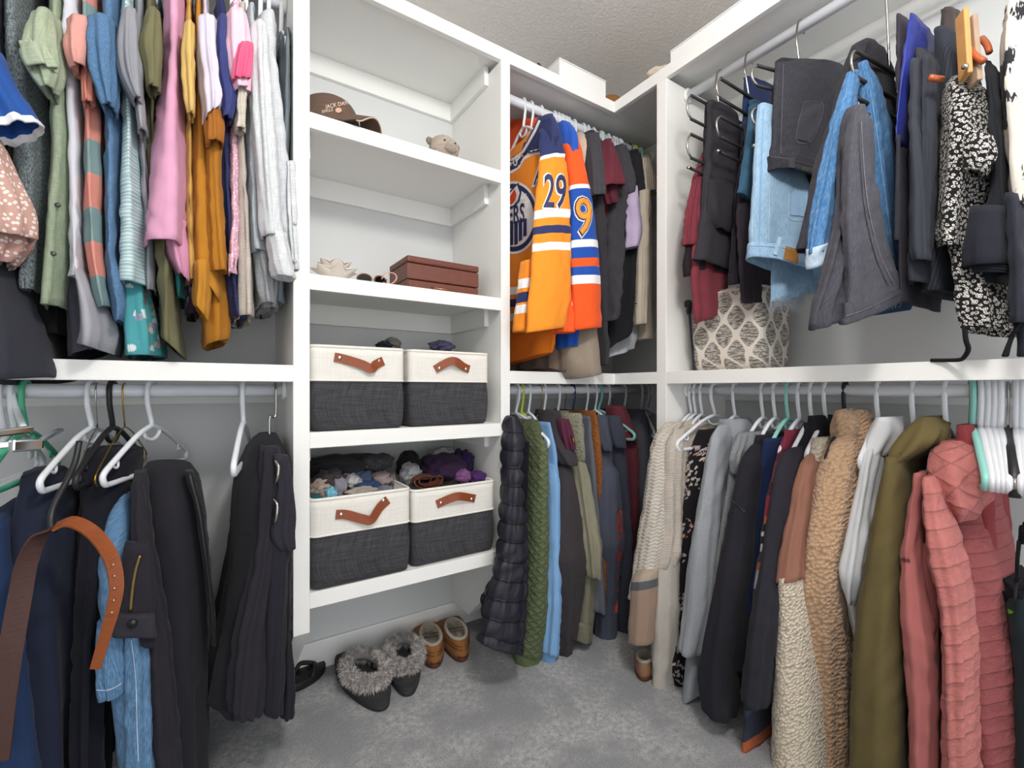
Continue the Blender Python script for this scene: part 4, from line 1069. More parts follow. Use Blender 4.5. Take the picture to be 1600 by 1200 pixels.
for u, w_ in ((1010, 'left'), (1016, 'middle'), (1022, 'right')):
    hanger('CL', u, 'white plastic hanger bunched against the right hand panel, the %s of three' % w_, 'white', 'tube', sx=.7)

# ------------------------------------------------------------------ lower right: cardigans, coats, hoodies
GRL = 'clothes on the lower right rod'
def rl(name, label, cat, u, rows, mat, extra=(), hang='white', hkind='tube', short=None, end_u=None, **kw):
    return garment(name, label, cat, 'RL', u, [('body', rows, mat, kw)] + list(extra), GRL, hang, hkind, short, end_u, auto=(u < 1380))
rl('cable_cardigan', 'cream cable knit cardigan, first on the lower right rod', 'cardigan', 1080,
   [(655, 1068, 1086, .05), (668, 1030, 1076, .1), (690, 1012, 1062, .17), (760, 1004, 1040, .2), (850, 992, 1030, .22), (950, 985, 1030, .22)], fab('bdb7ac', 'rib'),
   [('sleeve', [(680, 1014, 1040, .2), (720, 1005, 1032, .22), (780, 998, 1028, .24), (850, 986, 1022, .26), (910, 977, 1014, .27), ([934, 946], 973, 1002, .27)], fab('c4bdb2', 'cable'), dict(d=.1, p=2.2, fold=.003))], short='cable knit cardigan')
rl('striped_sweater', 'tan knit sweater with a grey band, cuff showing below the cream cardigan', 'sweater', 1087,
   [(665, 1050, 1064, .06), (760, 1020, 1040, .18), (900, 990, 1030, .2)], fab('b79a86'),
   [('sleeve', [(900, 978, 1010, .25), (950, 975, 1008, .26), ([1002, 1012], 972, 1004, .26)], bands('band_cuff', [(0, 'a79686'), (.085, '585c61'), (.115, '9a8272')], .25), dict(d=.09, p=2.2, fold=.004))], short='tan banded sweater')
rl('ribbed_sweater', 'beige ribbed sweater with a drooping sleeve', 'sweater', 1097,
   [(664, 1072, 1086, .05), (680, 1040, 1078, .11), (700, 1035, 1066, .15), (760, 1032, 1054, .18), (840, 1028, 1052, .2), (900, 1020, 1052, .21), (1010, 1016, 1050, .21)], fab('bfb5ab', 'rib'),
   [('sleeve', [(690, 1034, 1054, .17), (760, 1030, 1050, .2), (830, 1024, 1050, .22), (875, 1010, 1046, .25), (890, 1012, 1040, .25)], fab('c3b9af', 'rib'), dict(d=.09, p=2.2)),
    ('long_sleeve', [(870, 1014, 1042, .24), (950, 1006, 1041, .26), (1030, 1010, 1040, .26), ([1078, 1086], 1013, 1032, .26)], fab('b5afa7', 'heather', 'c6c0b8'), dict(d=.1, p=2.2, fold=.004))], short='beige ribbed sweater')
rl('floral_dress', 'black dress with pale and peach flowers', 'dress', 1117,
   [(672, 1082, 1106, .06), (690, 1068, 1112, .11), (720, 1058, 1100, .16), (780, 1053, 1092, .19), (860, 1050, 1080, .21), (940, 1044, 1070, .22), (1040, 1037, 1066, .23), ([1096, 1106], 1040, 1092, .23)], fab('1f1c20', 'floral', 'bdb4ac', 1.1), short='black floral dress', end_u=1058, fold=.008)
rl('grey_cardigan', 'light grey fine knit cardigan', 'cardigan', 1148,
   [(655, 1118, 1150, .05), (668, 1112, 1160, .1), (690, 1102, 1142, .15), (760, 1088, 1130, .19), (860, 1072, 1118, .22), (960, 1062, 1104, .24), (1020, 1058, 1098, .24), ([1108, 1092], 1052, 1086, .23)], fab('8e939a', 'heather', 'a5aab0'),
   [('sleeve', [(684, 1102, 1122, .18), (760, 1087, 1114, .22), (860, 1068, 1104, .26), (960, 1058, 1098, .28), ([1018, 1032], 1054, 1080, .28)], fab('959aa1', 'heather', 'acb1b7'), dict(d=.11, p=2.2, fold=.005))], short='light grey cardigan')
rl('cowl_sweater', 'mid grey marl sweater with a folded cowl collar', 'sweater', 1192,
   [(678, 1146, 1166, .06), (700, 1136, 1158, .12), (760, 1128, 1150, .16), (850, 1114, 1134, .2), (950, 1102, 1126, .21), (1050, 1096, 1120, .21)], fab('6c6f73', 'heather', '898c90'),
   [('cowl', [(676, 1146, 1168, .1), (696, 1138, 1166, .14), (722, 1132, 1152, .16), (740, 1140, 1150, .16)], fab('74777b', 'heather', '909397'), dict(d=.1, p=2, fold=.008))], short='grey cowl sweater')
rl('black_sweater', 'plain black sweater left of the navy top', 'sweater', 1211,
   [(680, 1172, 1190, .06), (700, 1160, 1186, .1), (740, 1146, 1184, .14), (820, 1128, 1172, .18), (900, 1112, 1166, .21), (1000, 1092, 1158, .24), (1060, 1082, 1150, .25)], fab('232229'),
   [('sleeve', [(715, 1150, 1174, .16), (800, 1130, 1160, .21), (900, 1108, 1150, .26), (1000, 1090, 1134, .28), (1050, 1078, 1128, .29), ([1094, 1140], 1084, 1124, .29)], fab('25242b'), dict(d=.12, p=2.2, fold=.005))], short='plain black sweater')
rl('navy_sweater', 'deep navy blue sweater sliver beside the red patterned knit', 'sweater', 1231,
   [(686, 1186, 1204, .06), (720, 1180, 1204, .12), (780, 1172, 1196, .16), (860, 1162, 1184, .19), (960, 1150, 1176, .2)], fab('1c2a4c'), short='deep navy sweater', hang='aqua')
rl('patterned_knit', 'shaggy red and black patterned knit with orange and white bands', 'sweater', 1249,
   [(672, 1224, 1234, .06), (690, 1214, 1232, .1), (730, 1202, 1222, .14), (780, 1190, 1206, .17), (840, 1182, 1196, .2), (920, 1168, 1186, .22), (1020, 1156, 1180, .24), (1100, 1152, 1174, .25), (1290, 1142, 1164, .25)],
   bands('fairisle', [(0, '7c2a3e'), (.05, '5c2335'), (.09, '8a2e42'), (.14, '4a1f2d'), (.18, '8a2e42'), (.235, 'b3602c'), (.255, '2a2428'), (.275, 'b9b2a8'), (.29, '2a2428'), (.31, 'b9b2a8'), (.33, '3a3740'), (.36, 'a05a2a'), (.38, '9a97a0'), (.43, '2b3040'), (.52, '38404f'), (.6, '242836'), (.68, '38404f'), (.76, '2b3040'), (.83, 'a8552c'), (.86, '6b2d3a')], 1.05), short='red patterned knit')
rl('black_hoodie', 'black hoodie with the hood up, left of the terracotta jacket', 'hoodie', 1268,
   [(660, 1250, 1274, .06), (690, 1232, 1272, .1), (740, 1208, 1256, .14), (800, 1194, 1236, .17), (860, 1188, 1222, .2), (950, 1172, 1206, .22), (1050, 1156, 1196, .23), (1110, 1148, 1188, .23)], fab('27262c'),
   [('hood', [(650, 1256, 1274, .08), (666, 1250, 1284, .1), (690, 1248, 1288, .12), (712, 1246, 1264, .12)], fab('222127'), dict(d=.14, p=2, fold=.006)),
    ('sleeve', [(720, 1206, 1232, .17), (800, 1190, 1218, .21), (880, 1180, 1208, .24), (980, 1160, 1196, .26), (1060, 1150, 1188, .27), ([1090, 1118], 1148, 1182, .27)], fab('2a2930'), dict(d=.12, p=2.2))], short='black hoodie')
rl('colour_block_jacket', 'terracotta jacket with cream sherpa lower half and collar', 'jacket', 1290,
   [(690, 1262, 1284, .06), (720, 1248, 1276, .11), (780, 1232, 1262, .16), (850, 1214, 1250, .2), (908, 1204, 1246, .22)], fab('8a6150'),
   [('sherpa_body', [(904, 1199, 1244, .24), (1000, 1192, 1252, .25), (1100, 1185, 1258, .26), (1290, 1178, 1264, .26)], fab('d8c9b2', 'sherpa'), dict(fold=.004, b=.15)),
    ('upper_sleeve', [(730, 1240, 1262, .16), (800, 1224, 1254, .2), (860, 1209, 1244, .24), (911, 1200, 1241, .26)], fab('8e6454'), dict(d=.12, p=2.3, fold=.003)),
    ('collar', [(684, 1262, 1284, .1), (700, 1256, 1286, .13), (740, 1258, 1276, .15), (772, 1258, 1268, .15)], fab('d8c9b2', 'sherpa'), dict(d=.1, p=2, fold=.003))], short='terracotta sherpa jacket')
teddy = fab('c6a17e', 'sherpa', None, .8)
rl('teddy_coat', 'thick camel teddy coat with turned up collar', 'coat', 1321,
   [(640, 1318, 1346, .05), (660, 1300, 1358, .1), (690, 1290, 1360, .12), (725, 1278, 1348, .15), (800, 1256, 1332, .19), (870, 1248, 1310, .21), (950, 1248, 1322, .22), (1050, 1252, 1330, .23), (1290, 1262, 1336, .23)], teddy,
   [('sleeve', [(690, 1284, 1330, .18), (760, 1258, 1322, .22), (850, 1243, 1306, .26), (920, 1240, 1300, .27), (1000, 1246, 1306, .28), (1100, 1256, 1308, .28), (1290, 1260, 1310, .28)], teddy, dict(d=.14, p=2.3, fold=.006)),
    ('collar', [([646, 638], 1296, 1316, .1), ([662, 650], 1287, 1328, .13), ([690, 676], 1289, 1338, .15), ([712, 694], 1302, 1326, .15)], teddy, dict(d=.12, p=2, fold=.006))], hang='black', short='camel teddy coat', fold=.007)
rl('white_hoodie', 'white hoodie between the teddy coat and the olive hoodie', 'hoodie', 1372,
   [(668, 1362, 1392, .05), (700, 1346, 1384, .1), (760, 1336, 1368, .15), (820, 1322, 1356, .18), (880, 1306, 1348, .2), ([930, 950], 1310, 1344, .2), (1020, 1330, 1350, .16)], fab('c9ccd1'),
   [('hood', [(652, 1360, 1392, .08), (668, 1346, 1402, .11), (695, 1338, 1386, .14), (715, 1342, 1368, .15)], fab('d4d6da'), dict(d=.13, p=2, fold=.007)),
    ('sleeve', [(705, 1342, 1368, .15), (780, 1329, 1354, .18), (850, 1312, 1346, .21), (900, 1304, 1338, .22), ([936, 950], 1318, 1330, .22)], fab('cfd2d6'), dict(d=.1, p=2.2, fold=.005))], short='white hoodie')
rl('olive_hoodie', 'olive brown hoodie with a draped hood', 'hoodie', 1427,
   [(672, 1410, 1442, .05), (710, 1382, 1430, .11), (780, 1362, 1412, .16), (860, 1344, 1402, .19), (950, 1328, 1398, .21), (1050, 1320, 1398, .22), (1290, 1310, 1398, .22)], fab('5c5130'),
   [('hood', [(652, 1430, 1452, .08), (668, 1402, 1464, .12), (690, 1384, 1462, .15), (712, 1376, 1430, .17), (730, 1378, 1398, .17)], fab('665a38'), dict(d=.16, p=2, fold=.008)),
    ('sleeve', [(715, 1376, 1402, .18), (780, 1362, 1402, .22), (860, 1344, 1400, .25), (960, 1326, 1397, .27), (1060, 1318, 1397, .28), (1290, 1310, 1397, .28)], fab('615636'), dict(d=.12, p=2.3, fold=.003))], short='olive brown hoodie')
rose = 'a96562'
rl('quilted_parka', 'rose pink quilted hooded jacket with smooth sleeve sides', 'jacket', 1478,
   [(690, 1455, 1500, .05), (740, 1440, 1540, .1), (820, 1440, 1548, .12), (860, 1440, 1556, .13), (960, 1450, 1570, .14), (1060, 1470, 1586, .15), (1290, 1490, 1606, .15)], fab('925253', 'grid', None, 1.4),
   [('smooth_sleeve', [(740, 1424, 1440, .17), (800, 1412, 1434, .21), (860, 1402, 1430, .24), (930, 1398, 1438, .26), (1000, 1400, 1450, .27), (1100, 1410, 1456, .27), (1290, 1414, 1452, .27)], fab(rose), dict(d=.1, p=2.3, fold=.004)),
    ('smooth_side', [(850, 1432, 1462, .2), (900, 1430, 1462, .21), (980, 1438, 1464, .22), (1070, 1446, 1462, .22), (1120, 1448, 1456, .22)], fab('a5625f'), dict(d=.1, p=2.3, fold=.004)),
    ('quilted_sleeve', [(745, 1434, 1456, .22), (820, 1434, 1474, .25), (880, 1440, 1490, .265), (950, 1460, 1502, .27), (1050, 1464, 1509, .275), (1290, 1462, 1514, .275)], fab('b46f6a', 'grid', None, 1.7), dict(d=.13, p=2.2, fold=.005, channel=.04, ch_amp=.45)),
    ('hood', [(690, 1462, 1500, .1), (706, 1434, 1518, .15), (738, 1430, 1526, .19), (775, 1444, 1530, .2), (800, 1462, 1530, .19), (816, 1478, 1516, .18)], fab('b16c68', 'quilt', None, 1.0), dict(d=.2, p=2.2, fold=.009))], short='rose quilted jacket')
rl('maroon_jacket', 'dark red fleece collar behind the rose quilted jacket', 'jacket', 1500,
   [(664, 1490, 1516, .05), (690, 1486, 1524, .08), (760, 1500, 1545, .1), (900, 1520, 1556, .1)], fab('83393c'), hang=None)
# row of empty hangers
hanger('RL', 1514, 'gold wire hanger left of the aqua hanger', 'gold', 'wire', 1535)
for u, eu, c, k, lab in ((1519, 1540, 'aqua', 'flat', 'empty aqua plastic hanger seen edge on, first of the bare hangers'),
                         (1532, 1551, 'white', 'flat', 'empty white hanger right beside the aqua one, lower right'),
                         (1543, 1562, 'white', 'flat', 'empty white hanger, second from the aqua one'),
                         (1553, 1570, 'white', 'flat', 'empty white hanger, third from the aqua one'),
                         (1563, 1576, 'white', 'flat', 'empty white hanger just left of the black padded hanger'),
                         (1575, 1586, 'chrome', 'clip', 'empty hanger with black padded arms among the white ones'),
                         (1588, 1596, 'white', 'flat', 'empty white hanger just right of the black padded hanger'),
                         (1597, 1604, 'white', 'flat', 'empty white hanger at the right edge of the photo')):
    e = hanger('RL', u, lab, c, k, eu)
    if c == 'chrome':
        pad = tube('padding', [(0.0, 0, -.09), (.1, 0, -.125), (.19, 0, -.168), (.2, 0, -.21)], [.009, .011, .011, .009], BLKM)
        pad.parent = e
# backpack and dark teal jacket low on the right
rl('teal_jacket', 'dark teal jacket with a lime green patch at the lower right edge', 'jacket', 1592,
   [(930, 1560, 1640, .1), (960, 1556, 1650, .13), (1040, 1566, 1660, .14), (1290, 1576, 1670, .15)], fab('223035'), hang=None)
rl('black_backpack', 'black backpack with a dangling strap at the right edge', 'backpack', 1600,
   [(905, 1560, 1576, .08), (930, 1562, 1610, .1), (960, 1572, 1650, .11)], fab('15151a'), [
    ('strap_knot', [(822, 1592, 1612, .16), (836, 1588, 1612, .17), (850, 1590, 1606, .17)], fab('101013', 'rib'), dict(d=.03, p=2)),
    ('strap', [(845, 1588, 1596, .165), (880, 1585, 1592, .165), (908, 1585, 1593, .165)], fab('16161a'), dict(d=.006, fold=0, wr=0)),
    ('buckle', [(904, 1583, 1594, .168), (910, 1583, 1594, .168)], fab('0c0c0e'), dict(d=.012, fold=0, wr=0)),
    ('strap_tail', [(908, 1585, 1591, .165), (935, 1583, 1588, .165)], fab('2b2b31'), dict(d=.005, fold=0, wr=0))], hang=None)

# ------------------------------------------------------------------ upper right: trousers on tiered hangers
GRU = 'trousers and jeans on the upper right rod'
def gp(u, X):
    q = onX(u, 608, X); return (q[0], q[1])
XF, XB = RODX - .18, RODX + .17
RUBBER = plain('black_rubber', '1c1b1e', 0.6)
def tier_hanger(label, uF, uB, tiers, uS=None, hook=None):
    """serpentine steel trouser hanger: bars in the plane through front column uF and rear column uB"""
    p0, p1 = np.array(gp(uF, XF)), np.array(gp(uB, XB))
    dv = (p1 - p0); L = np.linalg.norm(dv); dv /= L
    Z = [onX(uF, v, XF)[2] for v in tiers]
    cpt = p0 + dv * L * 0.5
    rp = np.array((RODX, cpt[1]))
    e = empty('tiered_trouser_hanger', (RODX, cpt[1], ZU), label, 'hanger', 'tiered steel trouser hangers')
    P = lambda a, z: np.array((p0[0] + dv[0] * a, p0[1] + dv[1] * a, z))
    hk = [(RODX + .018, rp[1], ZU - .012), (RODX + .018, rp[1], ZU + .012), (RODX, rp[1], ZU + ROD_R + .004), (RODX - .0205, rp[1], ZU + .004), (RODX - .03, rp[1], ZU - .05), (RODX - .02, rp[1], (ZU + Z[0]) / 2 - .01)]
    end = P(L * .5, Z[0])
    tube('hook', spline(hk + [tuple(end + np.array((0, 0, .004)))], 6), .003, CHROME, e)
    for i, z in enumerate(Z):
        tube('bar', [P(.012, z), P(L * .5, z), P(L - .01, z)], .0048, RUBBER, e)
        if i + 1 < len(Z):
            z2 = Z[i + 1]; front = i % 2 == 0
            if front:
                arc = [P(.022 - .03 * math.sin(a), (z + z2) / 2 + (z - z2) / 2 * math.cos(a)) for a in np.linspace(0, math.pi, 14)]
            else:
                arc = [P(L - .015 + .03 * math.sin(a), (z + z2) / 2 + (z - z2) / 2 * math.cos(a)) for a in np.linspace(0, math.pi, 14)]
            tube('bend', arc, .0034, CHROME, e)
    a = P(.012, Z[-1]); b2 = P(-.004, Z[-1])
    tube('tip', [a, b2], .0052, CHROME, e)
    return e, (tuple(p0), tuple(p1)), Z
H1, PLA, _ = tier_hanger('tiered steel trouser hanger nearest the panel, holding maroon and charcoal trousers', 1076, 1168, [147, 184, 208, 245, 262])
H2, PLB, _ = tier_hanger('tiered steel trouser hanger with the navy and teal trousers', 1122, 1212, [120, 152, 180, 212, 236])
H3, PLC, _ = tier_hanger('tiered steel trouser hanger holding the black and light blue jeans', 1178, 1318, [101, 132, 166, 196, 228])
def off(pl, d):   # the same plane moved sideways (towards the camera side for positive d)
    (x0, y0), (x1, y1) = pl; dv = np.array((x1 - x0, y1 - y0)); dv /= np.linalg.norm(dv)
    n = np.array((dv[1], -dv[0]));  n = n if n[1] < 0 else -n
    return ((x0 + n[0] * d, y0 + n[1] * d), (x1 + n[0] * d, y1 + n[1] * d))
def ru(name, label, cat, pl, pieces, group=GRU):
    c = np.array((np.mean([pl[0][0], pl[1][0]]), np.mean([pl[0][1], pl[1][1]])))
    e = empty(name, (c[0], c[1], ZU - .3), label, cat, group)
    out = {}
    for pc in pieces:
        nm, rows, mat = pc[:3]; kw = dict(pc[3]) if len(pc) > 3 else {}
        pln = off(pl, kw.pop('o', 0.0))
        rr = face_rows(pln, rows, kw.pop('th', .03)); kw.setdefault('soft', 2)
        out[nm] = loft(nm, rr, mat, e, **kw)
    return e, out
cj = fab('39373d'); mar = fab('7a3540'); nav = fab('28355a'); tea = fab('35566f')
ru('maroon_trousers', 'maroon slim trousers hanging lowest beside the panel', 'trousers', PLA, [
    ('waist', [(1098, 238, 1104, 236, .02), (1086, 275, 1104, 270), (1074, 330, 1104, 330), (1070, 382, 1098, 384)], mar, dict(o=-.02, th=.03)),
    ('leg', [(1090, 300, 1112, 300, .02), (1082, 390, 1134, 392), (1081, 440, 1137, 436), (1086, 505, 1137, 484)], fab('7e3843'), dict(o=-.012, th=.035, fold=.004)),
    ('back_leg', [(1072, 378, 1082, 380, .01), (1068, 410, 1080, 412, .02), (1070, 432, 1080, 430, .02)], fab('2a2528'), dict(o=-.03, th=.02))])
ru('charcoal_joggers', 'charcoal joggers with a gathered waist folded over the top bar', 'trousers', PLA, [
    ('leg', [(1106, 157, 1112, 157, .016), (1106, 163, 1150, 172, .022), (1104, 210, 1162, 215), (1100, 290, 1162, 300), (1094, 350, 1160, 360), (1086, 400, 1158, 420), (1083, 404, 1156, 430)], cj, dict(o=.012, th=.035, fold=.007)),
    ('gathered_waist', [(1108, 280, 1150, 282, .02), (1106, 320, 1156, 320, .05), (1110, 345, 1156, 350, .05), (1118, 356, 1152, 375, .04)], fab('343238'), dict(o=.03, th=.05, fold=.012)),
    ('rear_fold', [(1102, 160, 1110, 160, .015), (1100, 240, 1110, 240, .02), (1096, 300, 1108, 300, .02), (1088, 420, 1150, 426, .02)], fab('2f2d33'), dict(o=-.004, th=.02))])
ru('black_leggings', 'dark plum black leggings hanging left of the light blue jeans', 'leggings', PLB, [
    ('leg', [(1166, 188, 1174, 190, .016), (1164, 230, 1182, 240), (1156, 285, 1196, 290), (1151, 330, 1208, 330), (1154, 400, 1210, 400), (1160, 472, 1209, 474)], fab('322c34'), dict(o=.03, th=.03, fold=.005)),
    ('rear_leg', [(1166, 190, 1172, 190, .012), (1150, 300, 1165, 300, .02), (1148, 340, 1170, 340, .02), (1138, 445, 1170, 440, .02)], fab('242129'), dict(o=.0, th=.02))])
ru('navy_trousers', 'navy trousers folded over the uppermost bar left of the black jeans', 'trousers', PLB, [
    ('leg', [(1164, 121, 1172, 121, .016), (1164, 126, 1210, 134, .02), (1161, 180, 1212, 190), (1158, 220, 1212, 230), (1156, 290, 1212, 300)], nav, dict(o=-.01, th=.025))])
ru('teal_trousers', 'steel teal trousers with pointed hems beside the navy pair', 'trousers', PLB, [
    ('leg', [(1171, 157, 1180, 158, .016), (1172, 166, 1206, 172, .02), (1168, 230, 1208, 240), (1160, 302, 1176, 296), (1160, 304, 1172, 302, .015)], tea, dict(o=.012, th=.022)),
    ('front_leg', [(1172, 165, 1184, 165, .02), (1166, 230, 1184, 232), (1156, 290, 1182, 306), (1152, 300, 1180, 318, .015)], fab('3b5f79'), dict(o=.052, th=.02))])
lj = fab('86aac8', 'denim', 'b9d0e2'); bj = fab('34343a', 'denim', '4a4a52')
ljo, ljp = ru('light_jeans', 'light blue ripped jeans with a tan leather waist patch', 'jeans', PLC, [
    ('leg', [(1186, 163, 1196, 163, .02), (1184, 170, 1226, 172, .03), (1180, 250, 1255, 262, .04), (1175, 320, 1272, 332, .045), (1172, 380, 1278, 395, .05), (1172, 400, 1279, 432, .075)], lj, dict(o=.01, th=.04, fold=.006)),
    ('waistband', [(1171, 380, 1279, 398, .058), (1171, 402, 1280, 434, .085)], fab('84abcd', 'denim', 'bcd3e6'), dict(o=.012, th=.06, fold=.003, p=2.6)),
    ('ripped_leg', [(1206, 400, 1284, 412, .03), (1206, 440, 1290, 442), (1203, 476, 1286, 450)], fab('86aed0', 'denim', 'c3d8e8'), dict(o=-.02, th=.03))])
bjo, bjp = ru('black_jeans', 'faded black jeans folded with back pocket and waistband showing', 'jeans', PLC, [
    ('leg', [(1213, 95, 1222, 93, .02), (1211, 100, 1318, 98, .03), (1208, 170, 1312, 176, .035), (1206, 230, 1298, 246, .045), (1203, 250, 1288, 276, .065)], bj, dict(o=.035, th=.04, fold=.006)),
    ('waistband', [(1203, 243, 1291, 262, .058), (1203, 266, 1278, 290, .08)], fab('2e2e34', 'denim', '434349'), dict(o=.037, th=.06, fold=.003, p=2.6)),
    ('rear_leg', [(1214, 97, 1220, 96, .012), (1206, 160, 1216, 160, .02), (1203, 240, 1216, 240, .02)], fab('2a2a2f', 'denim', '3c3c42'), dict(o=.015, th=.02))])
PLD = (gp(1318, XF), gp(1440, XB))
PLD2 = (gp(1336, XF - .02), gp(1400, XB))
dk = fab('2f2e34', 'denim', '3f3e45'); bl = fab('3a6a9c', 'denim', '7ba1c4'); dg = fab('46464e', 'denim', '5d5d65')
H4, PLE, _ = tier_hanger('tiered steel trouser hanger holding the dark grey and bright blue jeans', 1333, 1440, [76, 118, 150, 168])
ru('black_flares', 'black trousers draped high in a peak over the bright blue jeans', 'trousers', PLD, [
    ('left_leg', [(1336, 68, 1352, 66, .03), (1322, 110, 1340, 112), (1300, 190, 1330, 196), (1280, 250, 1306, 262), (1264, 320, 1292, 330), (1250, 388, 1274, 395)], dk, dict(o=-.01, th=.04, fold=.005)),
    ('right_leg', [(1340, 66, 1362, 66, .03), (1346, 100, 1388, 96), (1352, 160, 1396, 160), (1360, 240, 1402, 245), (1372, 320, 1406, 330)], dk, dict(o=-.015, th=.04, fold=.005))])
ru('blue_jeans', 'bright mid blue jeans with a turned up cuff', 'jeans', PLD, [
    ('left_leg', [(1326, 112, 1338, 112, .02), (1312, 160, 1334, 170), (1296, 220, 1330, 226), (1280, 300, 1318, 308), (1270, 352, 1312, 366), (1264, 396, 1310, 400)], bl, dict(o=.012, th=.04, fold=.005)),
    ('turned_cuff', [(1266, 388, 1311, 374, .05), (1266, 420, 1310, 402, .05)], fab('a9c0d6', 'denim', 'd6e1ea'), dict(o=.014, th=.05, fold=.002, p=2.6)),
    ('right_leg', [(1342, 98, 1350, 98, .02), (1346, 130, 1368, 136), (1354, 200, 1386, 206), (1360, 300, 1400, 306), (1368, 400, 1410, 406), (1380, 460, 1412, 450)], bl, dict(o=.01, th=.04, fold=.006)),
    ('waistband', [(1352, 462, 1440, 440, .05), (1356, 486, 1438, 452, .05), (1366, 492, 1418, 484, .04)], fab('1f4262', 'denim', '3a5f80'), dict(o=-.02, th=.04, fold=.004))])
ru('grey_jeans', 'washed dark grey jeans hanging in front with a wide hem', 'jeans', PLE, [
    ('left_leg', [(1326, 168, 1338, 166, .02), (1318, 200, 1342, 206), (1314, 280, 1346, 290), (1304, 360, 1346, 370), (1284, 440, 1338, 450), (1264, 500, 1330, 478), (1266, 516, 1326, 494)], fab('3c3c43', 'denim', '52525a'), dict(o=.03, th=.04, fold=.006)),
    ('right_leg', [(1334, 166, 1344, 168, .025), (1328, 200, 1354, 200), (1322, 280, 1360, 284), (1322, 370, 1376, 370), (1326, 440, 1396, 430), (1322, 488, 1408, 452), (1318, 506, 1412, 464)], dg, dict(o=.06, th=.045, fold=.005)),
    ('hem', [(1323, 484, 1408, 448, .048), (1317, 507, 1413, 465, .048)], fab('3d3d44', 'denim', '55555c'), dict(o=.061, th=.05, fold=.002))])
# edge-on things on the right
def rs(name, label, cat, rows, mat, extra=(), f=.17, hang=None, hk='tube', short=None, **kw):
    return garment(name, label, cat, 'RU', None, [('body', rows, mat, dict(kw, f=f))] + list(extra), GRU, hang, hk, short)
rs('plum_trousers', 'plum black trousers with a hanging drawstring right of the blue jeans', 'trousers',
   [(20, 1396, 1412, .1), (66, 1394, 1412, .13), (150, 1395, 1412, .15), (300, 1400, 1412, .15), (470, 1402, 1416, .15)], fab('38353f'), [
    ('drawstring', [(210, 1400, 1406, .2), (300, 1398, 1405, .2), (374, 1396, 1404, .2)], fab('33333a'), dict(d=.006, fold=0, wr=0))])
rs('royal_blue_top', 'royal blue top just visible left of the dark slate trousers', 'blouse',
   [(20, 1416, 1432, .12), (66, 1406, 1428, .15), (150, 1399, 1414, .17), (210, 1394, 1407, .18), (220, 1396, 1404, .18)], fab('232f86', 'satin'))
rs('slate_trousers', 'dark slate pleated trousers with long straight legs', 'trousers',
   [(74, 1420, 1450, .12), (84, 1416, 1466, .16), (150, 1408, 1456, .18), (300, 1405, 1450, .19), (438, 1404, 1446, .19)], fab('34373f'), [
    ('front_pleat', [(90, 1418, 1438, .2), (200, 1416, 1434, .21), (300, 1418, 1446, .215), (404, 1420, 1448, .215)], fab('3a3d46'), dict(d=.05, fold=.003)),
    ('side_pleat', [(84, 1436, 1454, .2), (200, 1436, 1456, .2), (300, 1434, 1452, .205), (400, 1432, 1448, .205)], fab('363942'), dict(d=.05, fold=.003))])
rs('pinstripe_skirt', 'dark pinstripe skirt behind the leopard print dress', 'skirt',
   [(40, 1450, 1492, .09), (70, 1448, 1502, .12), (130, 1452, 1506, .13), (300, 1456, 1500, .13), (452, 1426, 1480, .14)], fab('2c2f38', 'vstripe', '3b3e48', .008), fold=.008)
rs('satin_skirt', 'black satin skirt bunched beside the wooden hanger', 'skirt',
   [(10, 1466, 1496, .05), (50, 1462, 1500, .08), (95, 1466, 1502, .09), (300, 1470, 1500, .09)], fab('3a3230', 'satin'), fold=.012)
leo = fab('1c1b1e', 'leopard', 'd5d2cc')
lde, ldp = rs('leopard_dress', 'black and white leopard print dress with a drawcord hem', 'dress',
   [(117, 1470, 1520, .13), (122, 1458, 1532, .17), (160, 1453, 1540, .19), (220, 1450, 1547, .2), (280, 1449, 1530, .21), (340, 1446, 1516, .21), ([378, 384], 1446, 1512, .21)], leo, [
    ('ruffle', [(205, 1500, 1546, .23), (240, 1498, 1548, .24), (262, 1500, 1530, .24)], leo, dict(d=.08, fold=.01)),
    ('lower_skirt', [(350, 1462, 1522, .17), (400, 1468, 1550, .18), (450, 1474, 1570, .19), (495, 1472, 1576, .2), (512, 1486, 1570, .2)], leo, dict(d=.3, fold=.009))], fold=.009)
tube('drawcord', spline([onX(1507, 508, RODX - .19), onX(1509, 530, RODX - .19), onX(1513, 545, RODX - .18), onX(1508, 556, RODX - .17), onX(1500, 562, RODX - .15), onX(1478, 563, RODX - .13), onX(1455, 563, RODX - .12)], 6), .0045, leo, lde)
rs('black_sweatpants', 'black sweatpants with folded ribbed waist right of the leopard dress', 'trousers',
   [(95, 1534, 1552, .1), (110, 1532, 1556, .14), (200, 1536, 1566, .17), (300, 1540, 1574, .17), (330, 1520, 1576, .18), (440, 1500, 1576, .18)], fab('262830'), [
    ('folded_waist', [(320, 1512, 1574, .215), (372, 1502, 1574, .22), ([414, 408], 1500, 1574, .22)], fab('292b33'), dict(d=.06, fold=.004)),
    ('waist_rib', [(395, 1502, 1575, .21), (424, 1518, 1574, .21)], fab('202229', 'rib'), dict(d=.05, fold=.002)),
    ('leg', [(300, 1564, 1592, .215), (400, 1570, 1602, .22), (502, 1572, 1606, .22)], fab('2b2d36'), dict(d=.1, fold=.004))])
rs('floral_blouse', 'cream blouse with large black flowers at the top right edge', 'blouse',
   [(0, 1560, 1610, .12), (66, 1548, 1612, .17), (150, 1552, 1616, .19), (250, 1562, 1622, .2), (316, 1566, 1626, .2)], fab('d3cdc3', 'bigfloral', '2c2d33'), fold=.01)
